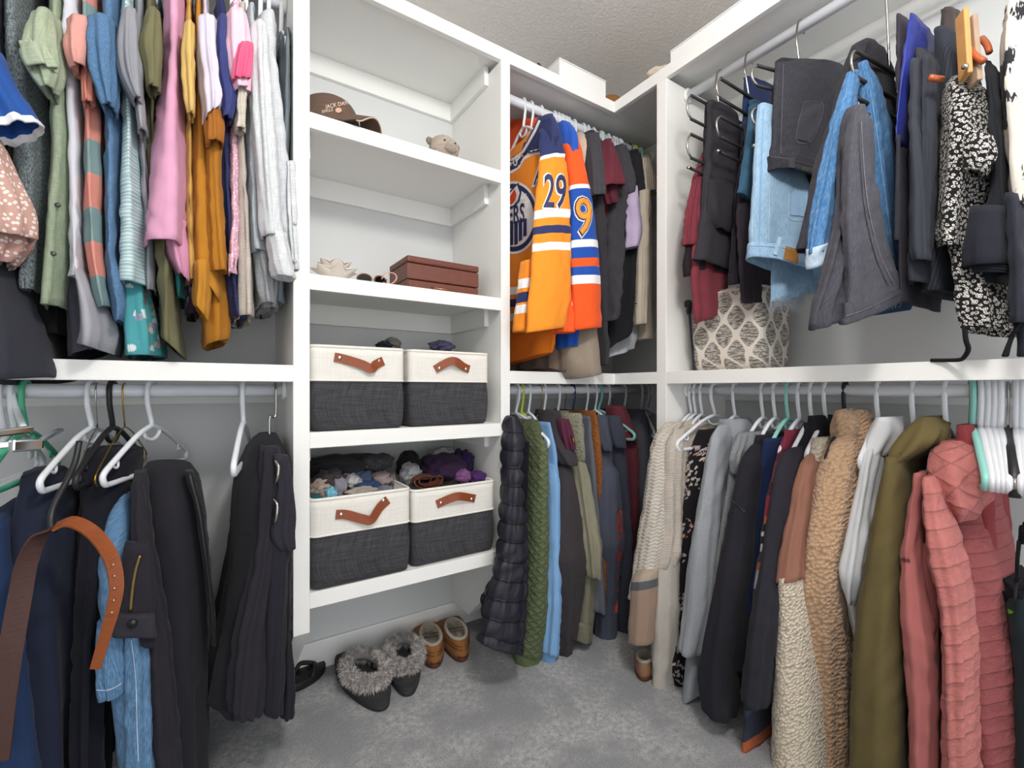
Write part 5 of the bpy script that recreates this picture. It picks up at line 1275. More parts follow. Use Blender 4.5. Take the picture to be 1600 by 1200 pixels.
rs('black_bag_strap', 'black fabric loop strap resting on the middle shelf at the right edge', 'strap',
   [(500, 1590, 1600, .19), (530, 1574, 1580, .19), (556, 1564, 1574, .19)], fab('1e2026'), [
    ('loop', [(505, 1582, 1602, .185), (530, 1590, 1602, .185), (556, 1588, 1604, .185)], fab('22242b'), dict(d=.01, fold=.001, wr=0))], d=.01, wr=0)
# wooden clamp hanger and rust hangers
e = empty('wooden_hanger', onX(1510, 66, RODX - .1), 'wooden clamp hanger with metal screw above the leopard dress', 'hanger', HGROUP)
WOOD = plain('pine', 'c8955a', 0.5, 0, 0.3, 0.15, 40); WOOD2 = plain('grey_pine', 'a58d78', 0.6, 0, 0.3, 0.12, 40)
slat('clamp_slat', onX(1503, 20, RODX - .19), onX(1509, 121, RODX - .2), .032, .010, WOOD, e)
slat('clamp_slat', onX(1516, 30, RODX - .17), onX(1524, 132, RODX - .18), .03, .010, WOOD2, e)
bm = bmesh.new(); c = onX(1508, 104, RODX - .222)
bmesh.ops.create_uvsphere(bm, u_segments=12, v_segments=8, radius=.006, matrix=Matrix.Translation(tuple(c)))
bm_obj('screw', bm, CHROME, e, True)
e = empty('rust_hanger', onX(1520, 66, RODX - .1), 'rust brown plastic hanger poking out above the leopard dress', 'hanger', HGROUP)
RUST = hanger_mat('rust')
tube('arm', spline([onX(1513, 40, RODX - .12), onX(1513, 66, RODX - .16), onX(1520, 84, RODX - .19), onX(1537, 96, RODX - .2)], 6), .0065, RUST, e)
tube('arm_tip', [onX(1452, 121, RODX - .235), onX(1461, 123, RODX - .225), onX(1472, 124, RODX - .2)], .0065, RUST, e)
tube('rear_arm', spline([onX(1534, 60, RODX - .1), onX(1542, 70, RODX - .12), onX(1546, 82, RODX - .13)], 6), .006, RUST, e)

# pockets, patches, stitching as parts that lie on the cloth
def bvh_of(o):
    dg = bpy.context.evaluated_depsgraph_get()
    me = o.data
    M = o.matrix_world
    return BVHTree.FromPolygons([tuple(v.co) for v in me.vertices], [tuple(p.vertices) for p in me.polygons])
def onto(bvhs, u, v, lift=.0015, fallback=None):
    dx, dy = ray(u)
    d = Vector((dx, dy, (HOR - v) / FPX)).normalized()
    o = Vector((0, 0, H)); best = None
    for b in (bvhs if isinstance(bvhs, list) else [bvhs]):
        hit = b.ray_cast(o, d)
        if hit[0] is not None and (best is None or hit[3] < best): best = hit[3]
    if best is None: return None
    return o + d * (best - lift)
def decal(name, parent, bvhs, poly, mat, lift=.0015, grid=6):
    """a thin patch whose outline (pixels) is laid on the cloth"""
    bm = bmesh.new()
    vs = [bm.verts.new((u, v, 0)) for u, v in poly]
    bm.faces.new(vs)
    for _ in range(grid):
        es = [e_ for e_ in bm.edges if e_.calc_length() > 6]
        if not es: break
        bmesh.ops.subdivide_edges(bm, edges=es, cuts=1)
        bmesh.ops.triangulate(bm, faces=bm.faces)
    return finish_decal(name, parent, bvhs, bm, mat, lift)
def finish_decal(name, parent, bvhs, bm, mat, lift):
    last = None; miss = []
    for v in bm.verts:
        q = onto(bvhs, v.co.x, v.co.y, lift)
        if q is None: miss.append(v); continue
        v.co = q; last = q
    if miss: bmesh.ops.delete(bm, geom=miss, context='VERTS')
    if not bm.faces: bm.free(); return None
    r = bmesh.ops.extrude_face_region(bm, geom=list(bm.faces))
    cam0 = Vector((0, 0, H))
    for g in r['geom']:
        if isinstance(g, bmesh.types.BMVert): g.co += (cam0 - g.co).normalized() * -.0009
    return bm_obj(name, bm, mat, parent)
def text_decal(name, parent, bvhs, body, org, ex, ey, mat, lift=.002, bold=0.0, seg=5):
    """lettering laid on the cloth; org = pixel of the baseline start, ex/ey = pixel vectors of one em right/up"""
    cu_ = bpy.data.curves.new('t', 'FONT'); cu_.body = body; cu_.offset = bold; cu_.resolution_u = 3
    ob = bpy.data.objects.new('t', cu_); COL.objects.link(ob)
    dg = bpy.context.evaluated_depsgraph_get()
    me = bpy.data.meshes.new_from_object(ob.evaluated_get(dg))
    bm = bmesh.new(); bm.from_mesh(me)
    bpy.data.objects.remove(ob); bpy.data.meshes.remove(me)
    for v in bm.verts:
        x, y = v.co.x, v.co.y
        v.co = Vector((org[0] + ex[0] * x + ey[0] * y, org[1] + ex[1] * x + ey[1] * y, 0))
    bmesh.ops.triangulate(bm, faces=bm.faces)
    for _ in range(3):
        es = [e_ for e_ in bm.edges if e_.calc_length() > seg]
        if not es: break
        bmesh.ops.subdivide_edges(bm, edges=es, cuts=1); bmesh.ops.triangulate(bm, faces=bm.faces)
    return finish_decal(name, parent, bvhs, bm, mat, lift)
b_l = [bvh_of(ljp[k]) for k in ('leg', 'waistband')]
decal('back_pocket', ljo, b_l, [(1234, 296), (1258, 300), (1256, 338), (1236, 336)], fab('86add0', 'denim', 'bcd3e6'), .004)
decal('leather_patch', ljo, b_l, [(1228, 384), (1249, 390), (1247, 412), (1224, 404)], plain('tan_patch', 'a5743c', 0.7, 0, 0.3, 0.25, 200), .004)
decal('belt_loop', ljo, b_l, [(1216, 369), (1222, 371), (1214, 399), (1208, 397)], fab('a6c4de', 'denim', 'd0e0ec'), .005)
decal('side_seam', ljo, b_l, [(1192, 170), (1194, 170), (1190, 300), (1187, 380), (1185, 380), (1187, 300)], fab('6d97bd', 'denim', 'a9c6de'), .002)
b_b = [bvh_of(bjp[k]) for k in ('leg', 'waistband')]
decal('back_pocket', bjo, b_b, [(1256, 159), (1286, 162), (1278, 200), (1265, 222), (1244, 217)], fab('3f3f46', 'denim', '53535b'), .004)
decal('belt_loop', bjo, b_b, [(1233, 245), (1243, 246), (1241, 279), (1231, 277)], fab('3a3a41', 'denim', '4e4e55'), .005)
decal('waist_patch', bjo, b_b, [(1254, 259), (1276, 264), (1274, 285), (1250, 280)], plain('dark_patch', '3c3d3b', 0.6, 0, 0.3, 0.2, 200), .004)
# frayed hem of the ripped jeans
def threads(name, parent, pts, mat, n, l, seed=3):
    rng = np.random.RandomState(seed); V = []; F = []
    P = spline(pts, 10)
    for _ in range(n):
        p = P[rng.randint(len(P))] + rng.uniform(-.004, .004, 3)
        k = rng.uniform(.4, 1) * l; q = p + np.array((rng.uniform(-.012, .012), rng.uniform(-.012, .012), -k))
        m_ = (p + q) / 2 + rng.uniform(-.006, .006, 3)
        w = np.array((.0009, .0009, 0)) * rng.choice((-1, 1))
        b0 = len(V); V += [p - w, p + w, m_ - w, m_ + w, q]
        F += [(b0, b0 + 1, b0 + 3, b0 + 2), (b0 + 2, b0 + 3, b0 + 4)]
    o = mesh_obj(name, V, F, mat, parent); o['kind'] = 'stuff'; return o
plr = off(PLC, -.005)
threads('frayed_hem', ljo, [onP(1206, 472, *plr), onP(1225, 462, *plr), onP(1245, 470, *plr), onP(1262, 446, *plr), onP(1286, 452, *plr)], fab('d7e2ec'), 420, .045)

# ------------------------------------------------------------------ lettering and marks on the clothes
bpy.context.view_layer.update()
mNV = plain('print_navy', '27305c', 0.7); mWH = plain('print_white', 'eeeeee', 0.7); mOR = plain('print_orange', 'e2501c', 0.7); mGO = plain('print_gold', 'f0962e', 0.7); mRD = plain('print_red', 'a03c32', 0.7)
def line_poly(pts, w):
    P = np.asarray(pts, float); T = np.gradient(P, axis=0); T /= np.linalg.norm(T, axis=1)[:, None]
    N = np.stack([-T[:, 1], T[:, 0]], 1)
    return [tuple(p) for p in P + N * w / 2] + [tuple(p) for p in (P - N * w / 2)[::-1]]
def disc(cu_, cv, ru_, rv, n=40): return [(cu_ + ru_ * math.cos(2 * math.pi * i / n), cv + rv * math.sin(2 * math.pi * i / n)) for i in range(n)]
jb = [bvh_of(jp1['body']), bvh_of(jp1['shoulder_yoke'])]
decal('yoke', jersey1, jb, [(839, 200), (858, 186), (866, 200), (866, 230), (853, 232), (827, 237), (817, 249), (808, 264), (797, 267), (784, 268), (784, 250), (800, 246), (814, 236), (822, 222), (832, 206)], mNV, .0015)
decal('yoke_piping', jersey1, jb, [(853, 230), (866, 228), (866, 236), (853, 239), (830, 243), (819, 250), (812, 262), (800, 271), (784, 272), (784, 268), (797, 267), (808, 262), (817, 247), (827, 236)], mWH, .002)
decal('neck_trim', jersey1, jb, line_poly([(843, 188), (836, 204), (826, 222), (817, 237), (803, 248), (784, 253)], 4), mWH, .003)
decal('neck_trim', jersey1, jb, line_poly([(816, 240), (808, 250), (797, 256), (784, 258)], 3), mWH, .003)
decal('league_shield', jersey1, jb, disc(805, 253, 3.4, 6.5, 14), mWH, .003); decal('league_shield', jersey1, jb, disc(805, 253, 2, 4.5, 12), plain('shield_dark', '55545a', .6), .004)
for r_, m_, l_ in ((1, mWH, .002), (.93, mNV, .0033), (.80, mWH, .0046)):
    decal('crest', jersey1, jb, disc(802, 340, 40 * r_, 57 * r_), m_, l_, 4)
decal('crest_drop', jersey1, jb, [(810, 285), (815, 300), (812, 314), (804, 324), (795, 326), (795, 300)], mNV, .0065)
decal('crest_drop', jersey1, jb, [(808, 289), (812, 301), (809, 313), (802, 321), (795, 323), (795, 304)], mWH, .0075)
decal('crest_drop', jersey1, jb, [(804, 295), (807, 304), (805, 313), (800, 319), (795, 320), (795, 310)], mOR, .0085)
text_decal('crest_lettering', jersey1, jb, 'OILERS', (766, 356), (17.2, -3.6), (0, -40), mNV, .0075, .02)
for a_, b_2, v0, v1 in ((789, 795, 350, 386), (797, 802, 348, 384), (803.5, 809, 346, 383), (810.5, 816, 344, 377), (817.5, 823, 342, 370)):
    decal('crest_drip', jersey1, jb, [(a_, v0), (b_2, v0 - 1), (b_2, v1 - 2), (a_, v1)], mNV, .0075)
text_decal('captaincy_letter', jersey1, jb, 'A', (832, 291), (27, -2), (6, -52), mWH, .0022, .05)
text_decal('captaincy_letter', jersey1, jb, 'A', (833, 289), (26, -2), (6, -49), mNV, .003, 0)
for nm_, bv_ in (('hem_stripe', jb),):
    for v0, v1, m_ in ((447, 459, mWH), (466, 478, mNV), (488, 500, mWH)):
        decal(nm_, jersey1, bv_, [(775, v0 + 3), (828, v0), (828, v1), (775, v1 + 3)], m_, .002)
sb = [bvh_of(jp1['sleeve'])]
text_decal('sleeve_number', jersey1, sb, '29', (847, 325), (37, 1.5), (2, -77), mWH, .002, .035)
text_decal('sleeve_number', jersey1, sb, '29', (848.5, 323), (36.5, 1.5), (2, -74), mNV, .003, .012)
sb2 = [bvh_of(jp2['sleeve'])]
text_decal('sleeve_number', jersey2, sb2, '9', (897.5, 368), (60, 1), (-3, -86), mWH, .002, .04)
text_decal('sleeve_number', jersey2, sb2, '9', (898.5, 366), (58, 1), (-3, -83), mNV, .003, .025)
text_decal('sleeve_number', jersey2, sb2, '9', (899.5, 365), (56.5, 1), (-3, -81), mGO, .004, .008)
text_decal('maker_name', jersey2, [bvh_of(jp2['under_sleeve'])], 'Reebok', (893, 478), (9.5, .3), (0, -10), mWH, .002, .01)
def thing(lbl): return [o for o in COL.objects if o.get('label', '').startswith(lbl)][0]
def kid(o, n): return [c for c in o.children if c.name.split('.')[0] == n][0]
sh_ = thing('slate blue grey hoodie'); hb = [bvh_of(kid(sh_, 'sleeve'))]
decal('sleeve_lettering', sh_, hb, [(963.5, 815), (963.5, 800), (965, 797), (971, 797), (972.5, 800), (972.5, 815), (970, 815), (970, 801), (966, 801), (966, 815)], mRD, .003)
for a_, b_2, v0, v1 in ((964, 971.5, 816, 832), (966, 970.5, 836, 843), (964.5, 970.5, 851, 857), (964.5, 971, 862, 878), (965, 971, 880, 891), (964, 970.5, 902, 911), (962, 970, 920, 925)):
    decal('sleeve_lettering', sh_, hb, [(a_, v0), (b_2, v0), (b_2, v1), (a_, v1)], mRD, .003)
decal('sleeve_emblem', sh_, hb, [(967, 934), (969.5, 944), (969, 956), (961, 958), (961, 950), (963, 942)], plain('print_bright', 'e8542a', .7), .003)
qp = thing('rose pink quilted'); qb = [bvh_of(kid(qp, 'smooth_sleeve'))]
text_decal('embroidered_name', qp, qb, 'Columbia', (1387, 875), (9.0, .9), (0, -11), plain('thread_dark', '4a2a2c', .8), .002, .01)
bj_ = thing('bright mid blue'); text_decal('inner_print', bj_, [bvh_of(kid(bj_, 'waistband'))], 'CAN', (1409, 472), (-9.5, 2.4), (0, 10), plain('print_silver', 'a9b4bd', .6), .002)

tj = thing('dark teal jacket'); decal('lime_patch', tj, [bvh_of(kid(tj, 'body'))], [(1566, 946), (1584, 956), (1580, 959), (1568, 961)], plain('lime_print', '5fc01c', .7), .003)
def stitch(o, parts, pts, hexc, w=1.3, lift=.0025):
    decal('stitching', o, [bvh_of(kid(o, p_)) for p_ in parts], line_poly(spline(pts, 5), w), plain('stitch_' + hexc, hexc, .8), lift, 3)
stitch(ljo, ['leg'], [(1184, 172), (1179, 260), (1176, 330), (1175, 372)], 'aac6da')
stitch(ljo, ['leg'], [(1203, 176), (1203, 260), (1202, 330), (1201, 376)], 'aac6da')
stitch(ljo, ['waistband', 'leg'], [(1173, 383), (1200, 384), (1240, 389), (1276, 400)], 'b5cee0')
stitch(ljo, ['leg'], [(1234, 296), (1233, 338), (1247, 344), (1257, 340), (1260, 300)], 'b5cee0')
stitch(bjo, ['leg'], [(1256, 159), (1286, 162), (1278, 200), (1265, 222), (1244, 217), (1256, 159)], '57575f')
stitch(bjo, ['leg', 'waistband'], [(1205, 245), (1230, 248), (1260, 256), (1289, 264)], '4c4c54')
stitch(bjo, ['leg'], [(1224, 100), (1222, 170), (1220, 240)], '55555c')
gj = thing('washed dark grey jeans')
stitch(gj, ['right_leg'], [(1346, 190), (1350, 260), (1358, 330), (1376, 400), (1398, 446)], '6f6f77')
stitch(gj, ['right_leg'], [(1342, 190), (1345, 260), (1352, 330), (1368, 400), (1388, 448)], '35353b')
stitch(gj, ['hem', 'right_leg'], [(1322, 494), (1350, 484), (1380, 470), (1408, 457)], '5f5f67')
stitch(thing('bright mid blue'), ['right_leg'], [(1360, 140), (1372, 220), (1384, 310), (1396, 400)], '7ba5c9')
stitch(thing('bright mid blue'), ['left_leg'], [(1328, 170), (1322, 230), (1310, 310), (1303, 372)], '7ba5c9')
oh = thing('olive brown hoodie'); stitch(oh, ['sleeve'], [(1364, 748), (1378, 752), (1392, 760), (1398, 768)], '4a4128', 1.6)
stitch(qp, ['smooth_sleeve'], [(1400, 850), (1412, 852), (1426, 852)], '7c4442', 1.6)
wh = thing('white hoodie between'); stitch(wh, ['sleeve'], [(1322, 822), (1334, 820), (1346, 817)], '9da1a8', 1.6)
bs = thing('plain black sweater'); stitch(bs, ['sleeve'], [(1144, 782), (1152, 790), (1164, 800)], '45444c', 1.5)
tc = thing('thick camel teddy'); stitch(tc, ['sleeve'], [(1246, 812), (1268, 814), (1290, 824), (1308, 836)], '8d6a47', 2.2)
cb = thing('terracotta jacket'); stitch(cb, ['upper_sleeve'], [(1203, 905), (1220, 907), (1240, 907)], '6b4a3c', 2)
bh = thing('charcoal brown hoodie'); stitch(bh, ['sleeve'], [(880, 748), (890, 750), (902, 757)], '26242a', 1.6)
ls_ = thing('sky blue sweatshirt'); stitch(ls_, ['sleeve'], [(864, 752), (871, 746), (879, 738)], '4f7cae', 1.6)
jn = thing('faded blue jeans hanging'); stitch(jn, ['leg'], [(205, 1000), (212, 1060), (214, 1130), (216, 1190)], 'b9cadb', 1.4)
stitch(jn, ['turned_cuff'], [(150, 1078), (170, 1078), (190, 1068)], 'b9cadb', 1.6)
# ------------------------------------------------------------------ fabric baskets
WEAVE = fab('37373a', 'weave', '4a4a4d'); CANVAS = fab('dedbd3', 'weave', 'e6e3dc'); CANV2 = fab('e6e3db')
TAN = plain('tan_leather', '8a4729', 0.45, 0, 0.4, 0.15, 80); NICKEL = plain('nickel', 'c9c2ba', 0.25, 1)
def rrect(cx, cy, hx, hy, z, ang, r, n=12):
    pts = []
    ca, sa = math.cos(ang), math.sin(ang)
    for qx, qy, a0 in ((1, 1, 0), (-1, 1, 90), (-1, -1, 180), (1, -1, 270)):
        for k in range(n // 2 + 1):
            a = math.radians(a0 + 90 * k / (n // 2))
            x = qx * (hx - r) + r * math.cos(a); y = qy * (hy - r) + r * math.sin(a)
            pts.append((cx + x * ca - y * sa, cy + x * sa + y * ca, z))
    return pts
def loops(name, L, mat, parent=None, cap0=False, cap1=False, smooth=True):
    n = len(L[0]); V = [p for l in L for p in l]; F = []
    U = []; s = 0
    for i, l in enumerate(L):
        if i: s += np.linalg.norm(np.mean(np.array(L[i]) - np.array(L[i - 1]), 0)) + 1e-5
        ar = np.concatenate([[0], np.cumsum(np.linalg.norm(np.diff(np.array(l), axis=0), axis=1))])
        U += [(a, s) for a in ar]
    for i in range(len(L) - 1):
        for j in range(n):
            F.append((i * n + j, i * n + (j + 1) % n, (i + 1) * n + (j + 1) % n, (i + 1) * n + j))
    if cap0: F.append(tuple(range(n))[::-1])
    if cap1: F.append(tuple((len(L) - 1) * n + j for j in range(n)))
    return mesh_obj(name, V, F, mat, parent, smooth, U)
def basket(label, cx, cy, hx, hy, z0, hgt, ang, hz, bend, sag=.0):
    e = empty('storage_basket', (cx, cy, z0), label, 'basket', 'fabric storage baskets')
    zb_ = z0 + hgt * .60
    r = .02
    low = [rrect(cx, cy, hx - .010, hy - .010, z0 + .001, ang, r), rrect(cx, cy, hx - .003, hy - .003, z0 + .006, ang, r)]
    for k in range(1, 8):
        q = k / 7; low.append(rrect(cx, cy, hx - .002 + .004 * math.sin(q * 3) , hy - .002 + .005 * math.sin(q * 3), z0 + .006 + (zb_ - z0 - .006) * q, ang, r))
    loops('lower_body', low, WEAVE, e, cap0=True)
    up = [rrect(cx, cy, hx + .0015, hy + .0015, zb_ - .002 + (z0 + hgt - zb_) * k / 5, ang, r) for k in range(6)]
    up += [rrect(cx, cy, hx - .006, hy - .006, z0 + hgt - .001, ang, r), rrect(cx, cy, hx - .006, hy - .006, z0 + hgt - .09, ang, r), rrect(cx, cy, hx - .01, hy - .01, z0 + hgt - .11, ang, r)]
    loops('upper_band', up, CANVAS, e)
    tube('rim', rrect(cx, cy, hx - .001, hy - .001, z0 + hgt, ang, r), .005, CANV2, e, 8, True)
    tube('band_piping', rrect(cx, cy, hx + .001, hy + .001, zb_, ang, r), .0028, CANV2, e, 6, True)
    # strap handle on the front face
    ca, sa = math.cos(ang), math.sin(ang)
    fp = lambda x, out, z: (cx + x * ca + (hy + out) * sa, cy + x * sa - (hy + out) * ca, z)
    zc_ = z0 + hgt * hz
    pts = [fp(x, o, zc_ + dz) for x, o, dz in bend]
    h = strap('handle', pts, (0, 0, 1), .026, .0035, TAN, e)
    for x, o, dz in (bend[0], bend[-1]):
        sx = .014 if x < bend[len(bend) // 2][0] else -.014
        bm = bmesh.new()
        bmesh.ops.create_uvsphere(bm, u_segments=12, v_segments=8, radius=.0062)
        o2 = bm_obj('rivet', bm, NICKEL, h, True)
        o2.data.transform(Matrix.Translation(fp(x + sx, o + .003, zc_ + dz + (bend[1][2] - bend[0][2]) * .3 * (1 if sx > 0 else 0))) @ Matrix.Diagonal((1, .5, 1, 1)))
    return e
Z3, Z4 = SHZ[2], SHZ[3]
basket('grey and white fabric basket on the middle shelf, left one with a sagging handle', .376, YT + .185, .134, .172, Z3, .238, 0, .80,
       [(-.073, .004, .018), (-.05, .005, .014), (0, .010, .0), (.028, .014, -.012), (.042, .010, .0), (.066, .004, .012)])
basket('grey and white fabric basket on the middle shelf, right one with a humped handle', .668, YT + .192, .146, .168, Z3, .238, math.radians(2.5), .82,
       [(-.062, .004, -.014), (-.04, .008, .0), (-.012, .016, .014), (.01, .018, .012), (.04, .008, -.002), (.064, .004, -.010)])
basket('grey and white fabric basket on the bottom shelf filled with socks', .382, YT + .178, .142, .178, Z4, .250, math.radians(0), .82,
       [(-.078, .004, .0), (-.05, .006, -.004), (-.005, .012, -.022), (.018, .015, -.026), (.045, .008, .004), (.07, .004, .022)])
basket('grey and white fabric basket on the bottom shelf filled with purple clothes and a belt', .682, YT + .182, .150, .172, Z4, .238, math.radians(1), .82,
       [(-.072, .004, -.006), (-.04, .008, .004), (-.014, .016, .012), (.005, .017, .012), (.04, .008, .002), (.068, .004, -.006)])

# ------------------------------------------------------------------ crumpled clothes in the baskets
def blob(name, c, rad, mat, parent=None, seed=1, amp=.25, sub=4, rot=0.0, tilt=0.0):
    bm = bmesh.new(); bmesh.ops.create_icosphere(bm, subdivisions=sub, radius=1.0)
    rng = np.random.RandomState(seed)
    P = np.array([v.co for v in bm.verts]); dsp = np.zeros(len(P))
    for k in range(6):
        dv = rng.normal(size=3); dv /= np.linalg.norm(dv); fr = rng.uniform(2, 7.5)
        dsp += np.abs(np.sin(P @ dv * fr + rng.uniform(0, 6) + 1.2 * np.sin(P @ rng.normal(size=3) * 2))) * rng.uniform(.3, 1) / (1 + fr * .12)
    dsp = (dsp - dsp.mean()) / (dsp.std() + 1e-6) * amp * .35
    P = P * (1 + dsp)[:, None]
    M = Matrix.Rotation(rot, 3, 'Z') @ Matrix.Rotation(tilt, 3, 'Y')
    for v, p in zip(bm.verts, P):
        q = M @ Vector((p[0] * rad[0], p[1] * rad[1], p[2] * rad[2])); v.co = q + Vector(tuple(c))
    uvl = bm.loops.layers.uv.new('UVMap')
    for f in bm.faces:
        for l in f.loops:
            p = l.vert.co; l[uvl].uv = (p.x + p.y * .7, p.z + p.y * .5)
    return bm_obj(name, bm, mat, parent, True)
SG = 'clothes stuffed in the baskets'
def wad(name, label, cat, u, v, wpx, hpx, Y, mat, dep=.05, seed=1, amp=.28, rot=0.0, tilt=0.0):
    c = onY(u, v, Y); t_ = Y / ray(u)[1] / FPX
    o = blob(name, c, (wpx / 2 * t_, dep, hpx / 2 * t_), mat, None, seed, amp, 4, rot, tilt)
    return tag(o, label, cat, SG)
Yb = YT
wad('sweater', 'dark charcoal sweater heaped at the back of the sock basket', 'sweater', 540, 728, 120, 36, Yb + .24, fab('2e2e31'), .09, 3, .3)
wad('leopard_sock', 'grey leopard print cloth at the back of the sock basket', 'cloth', 588, 722, 56, 26, Yb + .19, fab('4a4a4c', 'leopard', '161618', 1.3), .05, 5, .2)
wad('marl_sock', 'brown grey marl sock in the sock basket', 'sock', 516, 752, 46, 40, Yb + .13, fab('4b4345', 'melange', '2c2a2c'), .05, 7)
wad('beige_sock', 'beige ribbed sock at the left of the sock basket', 'sock', 502, 766, 30, 34, Yb + .10, fab('a8988a', 'rib'), .04, 9)
wad('lavender_sock', 'lavender grey sock standing up in the sock basket', 'sock', 528, 762, 26, 36, Yb + .10, fab('86838f'), .035, 11, .2)
wad('striped_sock', 'white sock with black and white band in the sock basket', 'sock', 548, 752, 34, 26, Yb + .15, fab('bdbcbc'), .04, 13)
wad('denim_sock', 'denim blue sock in the middle of the sock basket', 'sock', 566, 748, 34, 28, Yb + .17, fab('56657f'), .04, 15)
wad('navy_sock', 'navy blue sock under the denim blue one', 'sock', 576, 760, 36, 18, Yb + .10, fab('2f4566'), .035, 17)
wad('taupe_sock', 'taupe sock at the right of the sock basket', 'sock', 596, 750, 32, 26, Yb + .15, fab('988b88'), .04, 19)
wad('pink_sock', 'hot pink sock peeking out of the sock basket', 'sock', 598, 741, 14, 12, Yb + .2, fab('c43f78'), .02, 21)
wad('cream_sock', 'cream folded sock at the front of the sock basket', 'sock', 566, 770, 50, 18, Yb + .06, fab('a39a90'), .035, 23)
wad('grey_sock', 'grey sock at the front right of the sock basket', 'sock', 600, 768, 30, 18, Yb + .07, fab('6f7080'), .03, 25)
wad('teal_sock', 'teal sock in the front left corner of the sock basket', 'sock', 493, 780, 18, 14, Yb + .05, fab('1f5a5c'), .03, 27)
wad('tie_dye_sock', 'aqua tie dye sock at the front of the sock basket', 'sock', 517, 773, 18, 24, Yb + .05, fab('8fc3d4', 'melange', '4f9dbb'), .025, 29)
wad('rose_sock', 'pale rose sock at the front of the sock basket', 'sock', 535, 779, 16, 8, Yb + .045, fab('c29a9c'), .02, 31)
wad('mauve_cloth', 'mauve cloth on the right side of the sock basket', 'cloth', 611, 756, 14, 34, Yb + .16, fab('8f7a80'), .03, 33)
wad('black_cloth', 'black cloth standing at the left of the purple basket', 'cloth', 638, 728, 36, 46, Yb + .22, fab('1c1b1d'), .05, 35, .2)
wad('silver_sock', 'silver grey sock leaning in the purple basket', 'sock', 641, 741, 32, 36, Yb + .15, fab('7f8084', 'melange', '9fa0a4'), .04, 37)
wad('white_sock', 'pale grey bundled socks at the top of the purple basket', 'sock', 690, 712, 44, 28, Yb + .24, fab('8e8d8f'), .05, 39)
wad('purple_tee', 'dark purple tee filling the middle of the purple basket', 'tee', 690, 732, 82, 46, Yb + .19, fab('33243b'), .08, 41, .25)
wad('purple_fleece', 'deep violet fleece at the back right of the purple basket', 'fleece', 722, 722, 34, 40, Yb + .2, fab('2f2044'), .06, 43)
wad('violet_sock', 'bright violet cloth at the right of the purple basket', 'cloth', 744, 748, 34, 24, Yb + .11, fab('4d2c62'), .045, 45)
wad('pink_cuff_sock', 'rolled violet sock with a pink cuff in the purple basket', 'sock', 723, 745, 26, 24, Yb + .10, fab('8a5a88', 'melange', '5a3b66'), .03, 47, .15)
wad('maroon_cloth', 'dark maroon cloth between the socks of the purple basket', 'cloth', 668, 738, 34, 28, Yb + .2, fab('241c22'), .05, 49)
wad('navy_bundle', 'navy cloth poking out of the left basket on the middle shelf', 'cloth', 600, 540, 24, 14, Yb + .2, fab('23262e'), .03, 51)
wad('grey_bundle', 'grey beige bundle above the left basket on the middle shelf', 'cloth', 613, 538, 26, 22, Yb + .22, fab('79756f'), .03, 53)
wad('lilac_bundle', 'lilac patterned bundle above the right basket on the middle shelf', 'cloth', 690, 541, 38, 18, Yb + .22, fab('6e6a86', 'melange', '4a4766'), .04, 55)
rb = empty('rolled_belt', onY(662, 752, Yb + .08), 'brown leather belt coiled at the front of the purple basket', 'belt')
cc = onY(664, 750, Yb + .09); sp_ = []
for k in range(60):
    a = k / 59 * 4.2 * math.pi; rr_ = .012 + .00075 * k * .62
    sp_.append((cc[0] + rr_ * 1.35 * math.cos(a), cc[1] - .01 + .012 * math.sin(a), cc[2] + rr_ * .55 * math.sin(a)))
strap('coil', sp_, (0, 1, .15), .03, .003, plain('brown_belt', '5d3626', .4, 0, .4, .12, 80), rb)

# ------------------------------------------------------------------ things on the upper tower shelves
BOXM = plain('brown_leather', '6a3d31', 0.5, 0, 0.4, 0.14, 70); BOXD = plain('brown_leather_dark', '4a2b24', 0.5, 0, 0.35, 0.14, 70)
bx0, bx1, by0, by1, bz = .540, .803, 1.42, 1.592, SHZ[1]
lb = empty('jewellery_box', (.67, by0, bz), 'brown leather jewellery box with a drawer and wire pull', 'box')
box('drawer_case', (bx0, by0 + .003, bz), (bx1, by1, bz + .040), BOXM, lb, .003)
box('drawer_front', (bx0 + .003, by0 - .002, bz + .003), (bx1 - .003, by0 + .004, bz + .037), BOXM, lb, .002)
box('case', (bx0, by0, bz + .042), (bx1, by1, bz + .093), BOXM, lb, .003)
box('lid', (bx0 - .001, by0 - .002, bz + .095), (bx1 + .001, by1, bz + .117), BOXM, lb, .006)
tube('drawer_pull', [(bx0 + .085, by0 - .002, bz + .022), (bx0 + .087, by0 - .016, bz + .017), (bx0 + .17, by0 - .016, bz + .017), (bx0 + .172, by0 - .002, bz + .022)], .002, plain('copper', 'b87f5c', .3, 1), lb)
